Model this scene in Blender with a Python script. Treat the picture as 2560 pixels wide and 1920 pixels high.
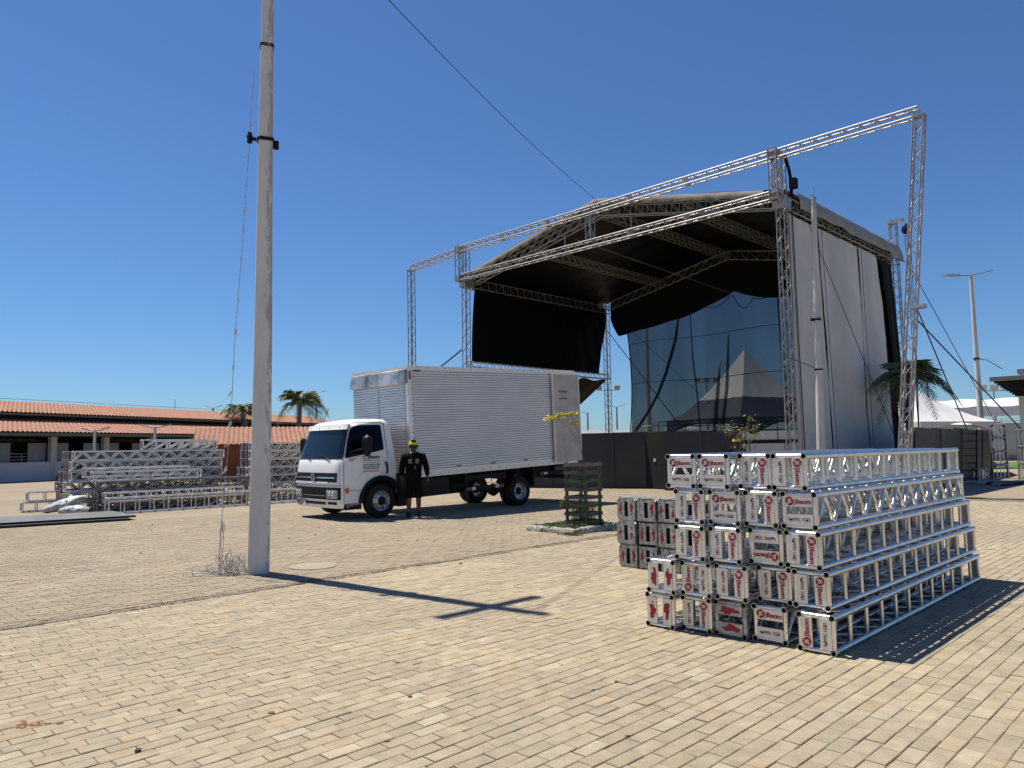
import bpy, bmesh, math, random
import numpy as np
from mathutils import Vector, Matrix, Euler, noise

for _o in list(bpy.data.objects):
    bpy.data.objects.remove(_o)
scene = bpy.context.scene
col = scene.collection
random.seed(7)
RND = random.Random(11)

# ------------------------------------------------------------------ camera
CAM_H = 1.52
PITCH = math.atan(160.0 / 1850.0)
ROLL = 0.0145
_f = Vector((0, math.cos(PITCH), math.sin(PITCH)))
_u0 = Vector((0, -math.sin(PITCH), math.cos(PITCH)))
_r0 = Vector((1, 0, 0))
_r = _r0 * math.cos(ROLL) - _u0 * math.sin(ROLL)
_u = _u0 * math.cos(ROLL) + _r0 * math.sin(ROLL)
cam_data = bpy.data.cameras.new('camera')
cam = bpy.data.objects.new('camera', cam_data)
col.objects.link(cam)
M = Matrix.Identity(4)
for i in range(3):
    M[i][0], M[i][1], M[i][2] = _r[i], _u[i], -_f[i]
M[2][3] = CAM_H
cam.matrix_world = M
cam_data.sensor_width = 36.0
cam_data.lens = 36.0 * 1850.0 / 2560.0
cam_data.clip_start = 0.05
cam_data.clip_end = 3000.0
scene.camera = cam

# ------------------------------------------------------------------ sky, sun, exposure
SUN_EL = math.radians(66.0)
SUN_AZ_VEC = Vector((-0.805, 0.594))          # horizontal direction towards the sun
world = bpy.data.worlds.new('World')
scene.world = world
world.use_nodes = True
nt = world.node_tree
nt.nodes.clear()
sky = nt.nodes.new('ShaderNodeTexSky')
sky.sky_type = 'NISHITA'
sky.sun_disc = False
sky.sun_elevation = SUN_EL
# sun_rotation: 0 = +Y, turning clockwise seen from above
sky.sun_rotation = math.atan2(SUN_AZ_VEC.x, SUN_AZ_VEC.y)
sky.altitude = 100.0
sky.air_density = 1.0
sky.dust_density = 0.25
sky.ozone_density = 2.2
bg = nt.nodes.new('ShaderNodeBackground')
bg.inputs['Strength'].default_value = 0.054
wo = nt.nodes.new('ShaderNodeOutputWorld')
# the phone's white balance: a deeper, cooler blue over the whole dome alike
tint = nt.nodes.new('ShaderNodeVectorMath')
tint.operation = 'MULTIPLY'
tint.inputs[1].default_value = (0.68, 1.0, 1.40)
nt.links.new(sky.outputs[0], tint.inputs[0])
nt.links.new(tint.outputs[0], bg.inputs[0])
nt.links.new(bg.outputs[0], wo.inputs[0])

sun_data = bpy.data.lights.new('sun', 'SUN')
sun_data.energy = 5.0
sun_data.angle = math.radians(0.53)
sun_data.color = (1.0, 0.93, 0.81)
sun = bpy.data.objects.new('sun', sun_data)
col.objects.link(sun)
to_sun = Vector((SUN_AZ_VEC.x * math.cos(SUN_EL), SUN_AZ_VEC.y * math.cos(SUN_EL), math.sin(SUN_EL)))
sun.rotation_euler = to_sun.to_track_quat('Z', 'Y').to_euler()
sun.location = to_sun * 60

scene.view_settings.view_transform = 'Standard'
scene.view_settings.look = 'None'
scene.view_settings.exposure = 0.5
scene.view_settings.gamma = 1.0
scene.view_settings.use_curve_mapping = False
scene.cycles.max_bounces = 7
scene.cycles.diffuse_bounces = 3
scene.cycles.glossy_bounces = 3
scene.cycles.transparent_max_bounces = 10
scene.cycles.sample_clamp_indirect = 6.0
scene.cycles.use_denoising = True

# ------------------------------------------------------------------ frames of the plaza grid
R2 = math.sqrt(0.5)
VX = Vector((R2, R2, 0))        # along the paver rows
WX = Vector((R2, -R2, 0))       # across them
ZX = Vector((0, 0, 1))
YAW = -math.pi / 4              # local X -> W, local Y -> V


def vw(v, w, z=0.0):
    return VX * v + WX * w + ZX * z


# ------------------------------------------------------------------ mesh helpers
class MB:
    def __init__(self):
        self.v = []
        self.f = []
        self.m = []

    def add(self, vs, fs, mi=0):
        b = len(self.v)
        self.v.extend([tuple(x) for x in vs])
        for f in fs:
            self.f.append(tuple(i + b for i in f))
            self.m.append(mi)
        return self

    def box(self, c, s, rot=None, mi=0):
        x, y, z = s[0] / 2, s[1] / 2, s[2] / 2
        vs = [Vector(p) for p in ((-x, -y, -z), (x, -y, -z), (x, y, -z), (-x, y, -z), (-x, -y, z), (x, -y, z), (x, y, z), (-x, y, z))]
        if rot is not None:
            vs = [rot @ p for p in vs]
        c = Vector(c)
        return self.add([p + c for p in vs], [(0, 3, 2, 1), (4, 5, 6, 7), (0, 1, 5, 4), (1, 2, 6, 5), (2, 3, 7, 6), (3, 0, 4, 7)], mi)

    def bar(self, p, q, w, h, up=(0, 0, 1), mi=0):
        """rectangular bar from p to q, w across, h along up"""
        p, q = Vector(p), Vector(q)
        d = (q - p)
        L = d.length
        if L < 1e-6:
            return self
        d.normalize()
        up = Vector(up)
        s = d.cross(up)
        if s.length < 1e-4:
            s = d.cross(Vector((1, 0, 0)))
        s.normalize()
        t = s.cross(d)
        s = s * (w / 2)
        t = t * (h / 2)
        vs = [p - s - t, p + s - t, p + s + t, p - s + t, q - s - t, q + s - t, q + s + t, q - s + t]
        return self.add(vs, [(0, 1, 2, 3), (7, 6, 5, 4), (0, 4, 5, 1), (1, 5, 6, 2), (2, 6, 7, 3), (3, 7, 4, 0)], mi)

    def tube(self, p, q, r, n=8, r2=None, caps=True, mi=0, phase=0.0):
        p, q = Vector(p), Vector(q)
        d = q - p
        if d.length < 1e-6:
            return self
        d.normalize()
        a = Vector((0, 0, 1)) if abs(d.z) < 0.9 else Vector((1, 0, 0))
        s = d.cross(a).normalized()
        t = s.cross(d)
        r2 = r if r2 is None else r2
        vs = []
        for i in range(n):
            an = 2 * math.pi * i / n + phase
            e = s * math.cos(an) + t * math.sin(an)
            vs.append(p + e * r)
            vs.append(q + e * r2)
        fs = [(2 * i, 2 * ((i + 1) % n), 2 * ((i + 1) % n) + 1, 2 * i + 1) for i in range(n)]
        if caps:
            fs.append(tuple(2 * i for i in range(n))[::-1])
            fs.append(tuple(2 * i + 1 for i in range(n)))
        return self.add(vs, fs, mi)

    def path(self, pts, r, n=6, closed=False, mi=0):
        """tube along a polyline"""
        pts = [Vector(p) for p in pts]
        if len(pts) < 2:
            return self
        rings = []
        prev = None
        for i, p in enumerate(pts):
            a = pts[max(i - 1, 0)]
            b = pts[min(i + 1, len(pts) - 1)]
            d = (b - a)
            if d.length < 1e-9:
                d = Vector((0, 0, 1))
            d.normalize()
            if prev is None:
                ref = Vector((0, 0, 1)) if abs(d.z) < 0.9 else Vector((1, 0, 0))
                s = d.cross(ref).normalized()
            else:
                s = (prev - d * prev.dot(d))
                if s.length < 1e-6:
                    s = d.cross(Vector((0, 0, 1)))
                s.normalize()
            prev = s
            t = d.cross(s)
            rr = r[i] if isinstance(r, (list, tuple)) else r
            rings.append([p + (s * math.cos(2 * math.pi * k / n) + t * math.sin(2 * math.pi * k / n)) * rr for k in range(n)])
        vs = [p for rg in rings for p in rg]
        fs = []
        for i in range(len(rings) - 1):
            for k in range(n):
                fs.append((i * n + k, i * n + (k + 1) % n, (i + 1) * n + (k + 1) % n, (i + 1) * n + k))
        fs.append(tuple(range(n))[::-1])
        fs.append(tuple((len(rings) - 1) * n + k for k in range(n)))
        return self.add(vs, fs, mi)

    def lathe(self, prof, n=24, c=(0, 0, 0), axis='z', mi=0, caps=True):
        c = Vector(c)
        vs = []
        for (r, h) in prof:
            for i in range(n):
                an = 2 * math.pi * i / n
                x, y = r * math.cos(an), r * math.sin(an)
                if axis == 'z':
                    vs.append(c + Vector((x, y, h)))
                elif axis == 'y':
                    vs.append(c + Vector((x, h, y)))
                else:
                    vs.append(c + Vector((h, x, y)))
        fs = []
        for k in range(len(prof) - 1):
            for i in range(n):
                j = (i + 1) % n
                fs.append((k * n + i, k * n + j, (k + 1) * n + j, (k + 1) * n + i))
        if caps:
            fs.append(tuple(range(n))[::-1])
            fs.append(tuple((len(prof) - 1) * n + i for i in range(n)))
        return self.add(vs, fs, mi)

    def grid(self, fn, nu, nv, mi=0):
        """surface fn(i/nu, j/nv)"""
        vs = [Vector(fn(i / nu, j / nv)) for j in range(nv + 1) for i in range(nu + 1)]
        fs = [(j * (nu + 1) + i, j * (nu + 1) + i + 1, (j + 1) * (nu + 1) + i + 1, (j + 1) * (nu + 1) + i) for j in range(nv) for i in range(nu)]
        return self.add(vs, fs, mi)

    def prism(self, poly, p0, p1, fn, mi=0):
        """closed polygon of 2-D points extruded between two depths; fn(x, y, d) -> point"""
        n = len(poly)
        vs = [Vector(fn(x, y, p0)) for x, y in poly] + [Vector(fn(x, y, p1)) for x, y in poly]
        fs = [tuple(range(n))[::-1], tuple(range(n, 2 * n))] + [(i, (i + 1) % n, n + (i + 1) % n, n + i) for i in range(n)]
        return self.add(vs, fs, mi)

    def mesh(self, name, mats, smooth=False, fix=True):
        me = bpy.data.meshes.new(name)
        me.from_pydata(self.v, [], self.f)
        mats = mats if isinstance(mats, (list, tuple)) else [mats]
        for m_ in mats:
            me.materials.append(m_)
        if len(mats) > 1:
            me.polygons.foreach_set('material_index', self.m)
        if fix:
            bm = bmesh.new()
            bm.from_mesh(me)
            bmesh.ops.recalc_face_normals(bm, faces=bm.faces)
            bm.to_mesh(me)
            bm.free()
        if smooth:
            me.shade_smooth()
            me.set_sharp_from_angle(angle=math.radians(smooth if smooth is not True else 42))
        me.update()
        return me

    def build(self, name, mats, parent=None, smooth=False, fix=True):
        return link(name, self.mesh(name, mats, smooth, fix), parent)


def link(name, data, parent=None, mat=None):
    o = bpy.data.objects.new(name, data)
    col.objects.link(o)
    if parent is not None:
        o.parent = parent
    if mat is not None:
        o.matrix_basis = mat
    return o


def tag(o, label=None, cat=None, group=None, kind=None):
    if label:
        o['label'] = label
    if cat:
        o['category'] = cat
    if group:
        o['group'] = group
    if kind:
        o['kind'] = kind
    return o


def thing(name, label, cat, loc=(0, 0, 0), rz=0.0, group=None):
    o = bpy.data.objects.new(name, None)
    o.empty_display_size = 0.2
    col.objects.link(o)
    o.location = loc
    o.rotation_euler = (0, 0, rz)
    return tag(o, label, cat, group)


def local(o):
    """world -> local matrix of a root that was placed by location and z rotation"""
    return (Matrix.Translation(o.location) @ o.rotation_euler.to_matrix().to_4x4()).inverted()


# ------------------------------------------------------------------ materials
def mat(name, color, rough=0.6, metal=0.0, var=0.15, scale=6.0, col2=None, stretch=(1, 1, 1), bump=0.0, bscale=None, rvar=0.1, detail=5.0, lo=0.35, hi=0.65, spec=0.5, coords='Object'):
    m = bpy.data.materials.new(name)
    m.use_nodes = True
    n = m.node_tree
    b = n.nodes['Principled BSDF']
    b.inputs['Metallic'].default_value = metal
    b.inputs['Specular IOR Level'].default_value = spec
    tc = n.nodes.new('ShaderNodeTexCoord')
    mp = n.nodes.new('ShaderNodeMapping')
    mp.inputs['Scale'].default_value = stretch
    n.links.new(tc.outputs[coords], mp.inputs[0])
    no = n.nodes.new('ShaderNodeTexNoise')
    no.inputs['Scale'].default_value = scale
    no.inputs['Detail'].default_value = detail
    no.inputs['Roughness'].default_value = 0.6
    n.links.new(mp.outputs[0], no.inputs[0])
    rp = n.nodes.new('ShaderNodeValToRGB')
    c1 = tuple(color)
    c2 = tuple(col2) if col2 else tuple(min(1, c * (1 - var * 2)) for c in color)
    rp.color_ramp.elements[0].position = lo
    rp.color_ramp.elements[1].position = hi
    rp.color_ramp.elements[0].color = (*c2, 1)
    rp.color_ramp.elements[1].color = (*c1, 1)
    n.links.new(no.outputs[0], rp.inputs[0])
    n.links.new(rp.outputs[0], b.inputs['Base Color'])
    mr = n.nodes.new('ShaderNodeMapRange')
    mr.inputs['To Min'].default_value = max(0.02, rough - rvar)
    mr.inputs['To Max'].default_value = min(1, rough + rvar)
    n.links.new(no.outputs[0], mr.inputs[0])
    n.links.new(mr.outputs[0], b.inputs['Roughness'])
    if bump:
        n2 = n.nodes.new('ShaderNodeTexNoise')
        n2.inputs['Scale'].default_value = bscale or scale * 6
        n2.inputs['Detail'].default_value = 6
        n.links.new(mp.outputs[0], n2.inputs[0])
        bp = n.nodes.new('ShaderNodeBump')
        bp.inputs['Strength'].default_value = bump
        bp.inputs['Distance'].default_value = 0.01
        n.links.new(n2.outputs[0], bp.inputs['Height'])
        n.links.new(bp.outputs[0], b.inputs['Normal'])
    return m


M_ALU = mat('aluminium bright', (0.80, 0.79, 0.775), 0.28, 1.0, scale=9, col2=(0.58, 0.575, 0.56), rvar=0.1, bump=0.04, bscale=60)
M_ALU2 = mat('aluminium dull', (0.54, 0.54, 0.53), 0.46, 0.9, scale=7, col2=(0.38, 0.38, 0.37), rvar=0.12)
M_STG = mat('stage truss aluminium', (0.40, 0.39, 0.375), 0.55, 0.5, scale=7, col2=(0.29, 0.285, 0.275), rvar=0.12)
M_STG2 = mat('truss aluminium matt', (0.74, 0.73, 0.71), 0.42, 0.55, scale=7, col2=(0.58, 0.57, 0.55), rvar=0.12)
M_PLATE = mat('aluminium plate', (0.78, 0.735, 0.665), 0.45, 0.6, scale=14, col2=(0.64, 0.60, 0.54), rvar=0.1, lo=0.3, hi=0.7)
M_WEATH = mat('aluminium weathered', (0.55, 0.54, 0.50), 0.55, 0.75, scale=18, col2=(0.24, 0.23, 0.21), rvar=0.15, bump=0.15, bscale=90)
M_HOLE = mat('dark bore', (0.006, 0.006, 0.007), 0.9, 0.0, var=0.1)
M_RED = mat('red stencil paint', (0.36, 0.012, 0.022), 0.55, 0.0, scale=40, col2=(0.24, 0.008, 0.014))
M_DRED = mat('dark stencil paint', (0.10, 0.02, 0.022), 0.6, 0.0, scale=60, col2=(0.35, 0.25, 0.24), lo=0.3, hi=0.55)
M_BLACK = mat('black fabric', (0.006, 0.006, 0.007), 0.75, 0.0, scale=2.0, col2=(0.004, 0.004, 0.0045), spec=0.15, bump=0.1, bscale=3)
M_BLACKIN = mat('black vinyl lining', (0.003, 0.003, 0.0034), 0.45, 0.0, scale=0.6, col2=(0.002, 0.002, 0.0024), spec=0.14, rvar=0.1)
M_TARP = mat('grey tarpaulin', (0.66, 0.625, 0.565), 0.62, 0.0, scale=0.55, col2=(0.45, 0.425, 0.385), stretch=(1, 1, 0.5), detail=10, bump=0.2, bscale=3.5, lo=0.3, hi=0.68)
M_TARPTOP = mat('grey roof tarpaulin', (0.33, 0.305, 0.265), 0.65, 0.0, scale=1.2, col2=(0.22, 0.20, 0.17), detail=8, bump=0.3, bscale=3)
M_CONC = mat('pole concrete', (0.40, 0.39, 0.375), 0.85, 0.0, scale=5, col2=(0.30, 0.29, 0.28), stretch=(1, 1, 0.25), bump=0.3, bscale=40)
M_WHITEPOLE = mat('white painted pole', (0.58, 0.57, 0.545), 0.7, 0.0, scale=4, col2=(0.42, 0.41, 0.385), stretch=(1, 1, 0.2), bump=0.15)
M_RUBBER = mat('black rubber', (0.010, 0.010, 0.010), 0.85, 0.0, scale=12)
M_DARK = mat('dark steel', (0.014, 0.014, 0.015), 0.6, 0.2, scale=8, spec=0.25)
M_BLKPL = mat('black plastic', (0.008, 0.008, 0.009), 0.5, 0.0, scale=10, spec=0.25)
M_WIRE = mat('cable black', (0.012, 0.012, 0.014), 0.5, 0.0)
M_WIREG = mat('cable grey', (0.16, 0.15, 0.13), 0.55, 0.0, scale=30, col2=(0.5, 0.49, 0.46))
M_WIREW = mat('cable white', (0.62, 0.61, 0.58), 0.5, 0.0, scale=20, col2=(0.35, 0.34, 0.32))
M_PLASTICW = mat('white plastic film', (0.8, 0.8, 0.8), 0.4, 0.0)


def text_mesh(body, size, material, offset=0.0, extrude=0.0006, align='CENTER'):
    cu = bpy.data.curves.new('txt', 'FONT')
    cu.body = body
    cu.size = size
    cu.align_x = align
    cu.align_y = 'CENTER'
    cu.extrude = extrude
    cu.offset = offset
    cu.resolution_u = 3
    ob = bpy.data.objects.new('txt', cu)
    col.objects.link(ob)
    dg = bpy.context.evaluated_depsgraph_get()
    me = bpy.data.meshes.new_from_object(ob.evaluated_get(dg))
    bpy.data.objects.remove(ob)
    bpy.data.curves.remove(cu)
    me.materials.clear()
    me.materials.append(material)
    return me


def fbm(x, y, z=0.0):
    return noise.fractal(Vector((x, y, z)), 1.0, 2.0, 4)
# ================================================================== GROUND
def attr_mat(name, mode):
    """paver colour from the piece itself (object colour or vertex colour) plus grain, dirt and spots"""
    m = bpy.data.materials.new(name)
    m.use_nodes = True
    n = m.node_tree
    b = n.nodes['Principled BSDF']
    if mode == 'OBJECT':
        ci = n.nodes.new('ShaderNodeObjectInfo')
        cs = ci.outputs['Color']
    else:
        ci = n.nodes.new('ShaderNodeAttribute')
        ci.attribute_name = 'pcol'
        cs = ci.outputs['Color']
    ge = n.nodes.new('ShaderNodeNewGeometry')
    n1 = n.nodes.new('ShaderNodeTexNoise')
    n1.inputs['Scale'].default_value = 90
    n1.inputs['Detail'].default_value = 8
    n1.inputs['Roughness'].default_value = 0.7
    n.links.new(ge.outputs['Position'], n1.inputs[0])
    n2 = n.nodes.new('ShaderNodeTexNoise')
    n2.inputs['Scale'].default_value = 9
    n2.inputs['Detail'].default_value = 7
    n.links.new(ge.outputs['Position'], n2.inputs[0])
    r1 = n.nodes.new('ShaderNodeMapRange')
    r1.inputs['From Min'].default_value = 0.3
    r1.inputs['From Max'].default_value = 0.7
    r1.inputs['To Min'].default_value = 0.80
    r1.inputs['To Max'].default_value = 1.16
    n.links.new(n1.outputs[0], r1.inputs[0])
    r2 = n.nodes.new('ShaderNodeMapRange')
    r2.inputs['From Min'].default_value = 0.3
    r2.inputs['From Max'].default_value = 0.7
    r2.inputs['To Min'].default_value = 0.84
    r2.inputs['To Max'].default_value = 1.10
    n.links.new(n2.outputs[0], r2.inputs[0])
    # dark spots (old gum, oil drops)
    vo = n.nodes.new('ShaderNodeTexVoronoi')
    vo.inputs['Scale'].default_value = 2.3
    n.links.new(ge.outputs['Position'], vo.inputs[0])
    n3 = n.nodes.new('ShaderNodeTexNoise')
    n3.inputs['Scale'].default_value = 30
    n.links.new(ge.outputs['Position'], n3.inputs[0])
    ad = n.nodes.new('ShaderNodeMath')
    ad.operation = 'MULTIPLY_ADD'
    ad.inputs[1].default_value = 0.05
    n.links.new(n3.outputs[0], ad.inputs[0])
    n.links.new(vo.outputs['Distance'], ad.inputs[2])
    r3 = n.nodes.new('ShaderNodeMapRange')
    r3.inputs['From Min'].default_value = 0.055
    r3.inputs['From Max'].default_value = 0.075
    r3.inputs['To Min'].default_value = 0.30
    r3.inputs['To Max'].default_value = 1.0
    n.links.new(ad.outputs[0], r3.inputs[0])
    mu = n.nodes.new('ShaderNodeMath')
    mu.operation = 'MULTIPLY'
    n.links.new(r1.outputs[0], mu.inputs[0])
    n.links.new(r2.outputs[0], mu.inputs[1])
    mu2 = n.nodes.new('ShaderNodeMath')
    mu2.operation = 'MULTIPLY'
    n.links.new(mu.outputs[0], mu2.inputs[0])
    n.links.new(r3.outputs[0], mu2.inputs[1])
    vm = n.nodes.new('ShaderNodeVectorMath')
    vm.operation = 'SCALE'
    n.links.new(cs, vm.inputs[0])
    n.links.new(mu2.outputs[0], vm.inputs['Scale'])
    n.links.new(vm.outputs[0], b.inputs['Base Color'])
    b.inputs['Roughness'].default_value = 0.9
    b.inputs['Specular IOR Level'].default_value = 0.2
    bp = n.nodes.new('ShaderNodeBump')
    bp.inputs['Strength'].default_value = 0.35
    bp.inputs['Distance'].default_value = 0.004
    n.links.new(n1.outputs[0], bp.inputs['Height'])
    n.links.new(bp.outputs[0], b.inputs['Normal'])
    return m


M_PAV_O = attr_mat('paver stone single', 'OBJECT')
M_PAV_S = attr_mat('paver stone', 'ATTR')
M_BED = mat('joint sand and dirt', (0.27, 0.215, 0.155), 0.95, 0, scale=25, col2=(0.165, 0.128, 0.088), detail=8, bump=0.6, bscale=220, coords='Object')


def far_paving():
    m = bpy.data.materials.new('far paving')
    m.use_nodes = True
    n = m.node_tree
    b = n.nodes['Principled BSDF']
    ge = n.nodes.new('ShaderNodeNewGeometry')
    mp = n.nodes.new('ShaderNodeMapping')
    mp.inputs['Rotation'].default_value = (0, 0, -math.pi / 4)
    n.links.new(ge.outputs['Position'], mp.inputs[0])
    br = n.nodes.new('ShaderNodeTexBrick')
    br.inputs['Scale'].default_value = 1.0
    br.inputs['Brick Width'].default_value = 0.2
    br.inputs['Row Height'].default_value = 0.1
    br.inputs['Mortar Size'].default_value = 0.006
    br.inputs['Color1'].default_value = (0.298, 0.247, 0.178, 1)
    br.inputs['Color2'].default_value = (0.262, 0.217, 0.158, 1)
    br.inputs['Mortar'].default_value = (0.185, 0.148, 0.105, 1)
    n.links.new(mp.outputs[0], br.inputs[0])
    n1 = n.nodes.new('ShaderNodeTexNoise')
    n1.inputs['Scale'].default_value = 0.35
    n1.inputs['Detail'].default_value = 9
    n1.inputs['Roughness'].default_value = 0.65
    n.links.new(ge.outputs['Position'], n1.inputs[0])
    r1 = n.nodes.new('ShaderNodeMapRange')
    r1.inputs['From Min'].default_value = 0.3
    r1.inputs['From Max'].default_value = 0.7
    r1.inputs['To Min'].default_value = 0.84
    r1.inputs['To Max'].default_value = 1.12
    n.links.new(n1.outputs[0], r1.inputs[0])
    vm = n.nodes.new('ShaderNodeVectorMath')
    vm.operation = 'SCALE'
    n.links.new(br.outputs[0], vm.inputs[0])
    n.links.new(r1.outputs[0], vm.inputs['Scale'])
    n.links.new(vm.outputs[0], b.inputs['Base Color'])
    b.inputs['Roughness'].default_value = 0.9
    b.inputs['Specular IOR Level'].default_value = 0.2
    return m


M_FAR = far_paving()
V0, V1, W0, W1 = -1.0, 22.0, -18.0, 1.5        # built part of the paving
KERB_W = -7.9


def make_ground():
    g = MB()
    big = 900
    def rect(v0, v1, w0, w1, z, mi):
        g.add([vw(v0, w0, z), vw(v1, w0, z), vw(v1, w1, z), vw(v0, w1, z)], [(0, 1, 2, 3)], mi)
    rect(-big, V0, -big, big, -0.001, 0)
    rect(V1, big, -big, big, -0.001, 0)
    rect(V0, V1, -big, W0, -0.001, 0)
    rect(V0, V1, W1, big, -0.001, 0)
    rect(V0, V1, W0, W1, -0.007, 1)
    o = g.build('ground', [M_FAR, M_BED], fix=False)
    for p in o.data.polygons:
        if p.normal.z < 0:
            p.flip()
    return tag(o, kind='structure')


GROUND = make_ground()


def visible(x, y, margin=0.9):
    if y < 0.4:
        return False
    lim = 0.70 * y + margin
    return abs(x) < lim and y > 2.6


def template(poly, inset=0.0026, cham=0.004, drop=0.016, wide=1.0):
    """verts (3 rings) and faces of one paver from its outline, centred"""
    n = len(poly)
    def shrink(p, d):
        # move towards the centre along both axes
        return (p[0] - math.copysign(min(abs(p[0]), d), p[0]), p[1] - math.copysign(min(abs(p[1]), d * wide), p[1]))
    a = [shrink(p, inset) for p in poly]
    b = [shrink(p, inset + cham) for p in poly]
    vs = [(x, y, -drop) for x, y in a] + [(x, y, -0.0028) for x, y in a] + [(x, y, 0.0) for x, y in b]
    fs = []
    for k in (0, n):
        for i in range(n):
            fs.append((k + i, k + (i + 1) % n, k + n + (i + 1) % n, k + n + i))
    fs.append(tuple(range(2 * n, 3 * n)))
    return np.array(vs), fs


RECT = [(-0.1, -0.05), (0.1, -0.05), (0.1, 0.05), (-0.1, 0.05)]
_z = 0.011
ZIG = [(-0.1125 + _z, -0.056), (-0.05625, -0.056 + _z), (0.0 + _z * 0, -0.056 - _z * 0.2), (0.05625, -0.056 + _z), (0.1125 - _z * 0.2, -0.056 - _z * 0.2),
       (0.1125 - _z * 0.2, 0.0), (0.1125, 0.056 - _z * 0.2), (0.05625, 0.056 + _z * 0.6), (0.0, 0.056 - _z * 0.4), (-0.05625, 0.056 + _z * 0.6), (-0.1125, 0.056 - _z * 0.4), (-0.1125 - _z * 0.2, 0.0)]


def paver_colour(v, w, kind):
    big = fbm(v * 0.45 + 3, w * 0.45) + 0.6 * fbm(v * 1.7, w * 1.7 + 9)
    r = RND.random()
    if kind == 0:
        base = np.array((0.43, 0.362, 0.262))
        if big > 0.28:
            base = np.array((0.50, 0.42, 0.275)) if r < 0.7 else base
        elif big < -0.25:
            base = np.array((0.395, 0.335, 0.25)) if r < 0.75 else base
        r2 = RND.random()
        if r2 < 0.10:
            base = np.array((0.36, 0.318, 0.242))
        elif r2 < 0.17:
            base = np.array((0.46, 0.355, 0.235))
        elif r2 < 0.23:
            base = np.array((0.52, 0.46, 0.35))
        sc = 0.93 + 0.14 * RND.random() + 0.07 * big
    else:
        base = np.array((0.385, 0.318, 0.232))
        if r < 0.12:
            base = np.array((0.42, 0.355, 0.26))
        elif r < 0.2:
            base = np.array((0.345, 0.295, 0.23))
        sc = 0.9 + 0.16 * RND.random() + 0.10 * big
    mean = np.array((0.455, 0.378, 0.262)) if kind == 0 else np.array((0.385, 0.318, 0.228))
    base = mean + (base - mean) * 0.5
    c = np.clip(base * sc * 0.735, 0.05, 0.7)
    return (float(c[0]), float(c[1]), float(c[2]), 1.0)


def lay_pavers(kind):
    poly = RECT if kind == 0 else ZIG
    L, H = (0.2, 0.1) if kind == 0 else (0.225, 0.112)
    w_lo, w_hi = (KERB_W + 0.06, W1) if kind == 0 else (W0, KERB_W - 0.09)
    spots = []
    row = 0
    w = w_hi - H / 2 if kind == 1 else w_lo + H / 2
    rr = random.Random(5 + kind)
    while (w > w_lo) if kind == 1 else (w < w_hi):
        off = (row % 2) * L / 2 + (rr.uniform(-0.03, 0.03) if kind == 0 else 0.0)
        if kind == 0 and rr.random() < 0.3:
            off += rr.uniform(-0.04, 0.04)
        v = V0 + off
        wob = rr.uniform(-0.0012, 0.0012)
        while v < V1:
            p = vw(v + L / 2, w)
            if visible(p.x, p.y):
                spots.append((v + L / 2, w + wob + rr.uniform(-0.0012, 0.0012), math.hypot(p.x, p.y)))
            v += L * (1 if kind else 1)
        w += -H if kind == 1 else H
        row += 1
    def key(s):
        p = vw(s[0], s[1])
        inside = abs(p.x) < 0.688 * p.y and p.y > 3.15
        return (0 if inside else 1, s[2])
    spots.sort(key=key)
    tv, tf = template(poly, wide=1.1 if kind == 0 else 1.0)
    nv = len(tv)
    name = 'paver' if kind == 0 else 'interlocking_paver'
    # nearest ones are objects
    meshes = []
    for k in range(6):
        me = bpy.data.meshes.new(name)
        vv = tv.copy()
        jit = np.random.RandomState(k + 10 * kind).uniform(-0.003, 0.003, (len(poly), 2))
        n = len(poly)
        for ring in range(3):
            vv[ring * n:(ring + 1) * n, :2] += jit
        me.from_pydata([tuple(x) for x in vv], [], tf)
        me.materials.append(M_PAV_O)
        me.update()
        meshes.append(me)
    def rand_pose():
        return rr.uniform(-0.0026, 0.0012), rr.gauss(0, 0.006), rr.gauss(0, 0.008), rr.gauss(0, 0.010)
    for i, (v, w, d) in enumerate(spots[:300]):
        o = bpy.data.objects.new(name, meshes[i % 6])
        dz, ax, ay, az = rand_pose()
        o.location = vw(v, w, dz)
        o.rotation_euler = (ax, ay, math.pi / 4 + az)
        o.color = paver_colour(v, w, kind)
        o.parent = GROUND
        col.objects.link(o)
    rest = spots[300:]
    allv = np.empty((len(rest) * nv, 3))
    cols = np.empty((len(rest) * nv, 4))
    faces = []
    for i, (v, w, d) in enumerate(rest):
        dz, ax, ay, az = rand_pose()
        R = np.array(Euler((ax, ay, math.pi / 4 + az)).to_matrix())
        p = vw(v, w, dz)
        allv[i * nv:(i + 1) * nv] = tv @ R.T + np.array(p)
        cols[i * nv:(i + 1) * nv] = paver_colour(v, w, kind)
        b = i * nv
        faces.extend([tuple(x + b for x in f) for f in tf])
    me = bpy.data.meshes.new(name + '_field')
    me.from_pydata(allv.tolist(), [], faces)
    me.materials.append(M_PAV_S)
    ca = me.color_attributes.new('pcol', 'FLOAT_COLOR', 'POINT')
    ca.data.foreach_set('color', cols.ravel())
    me.update()
    o = link(name + '_field', me, GROUND)
    o['kind'] = 'stuff'


lay_pavers(0)
lay_pavers(1)

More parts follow.
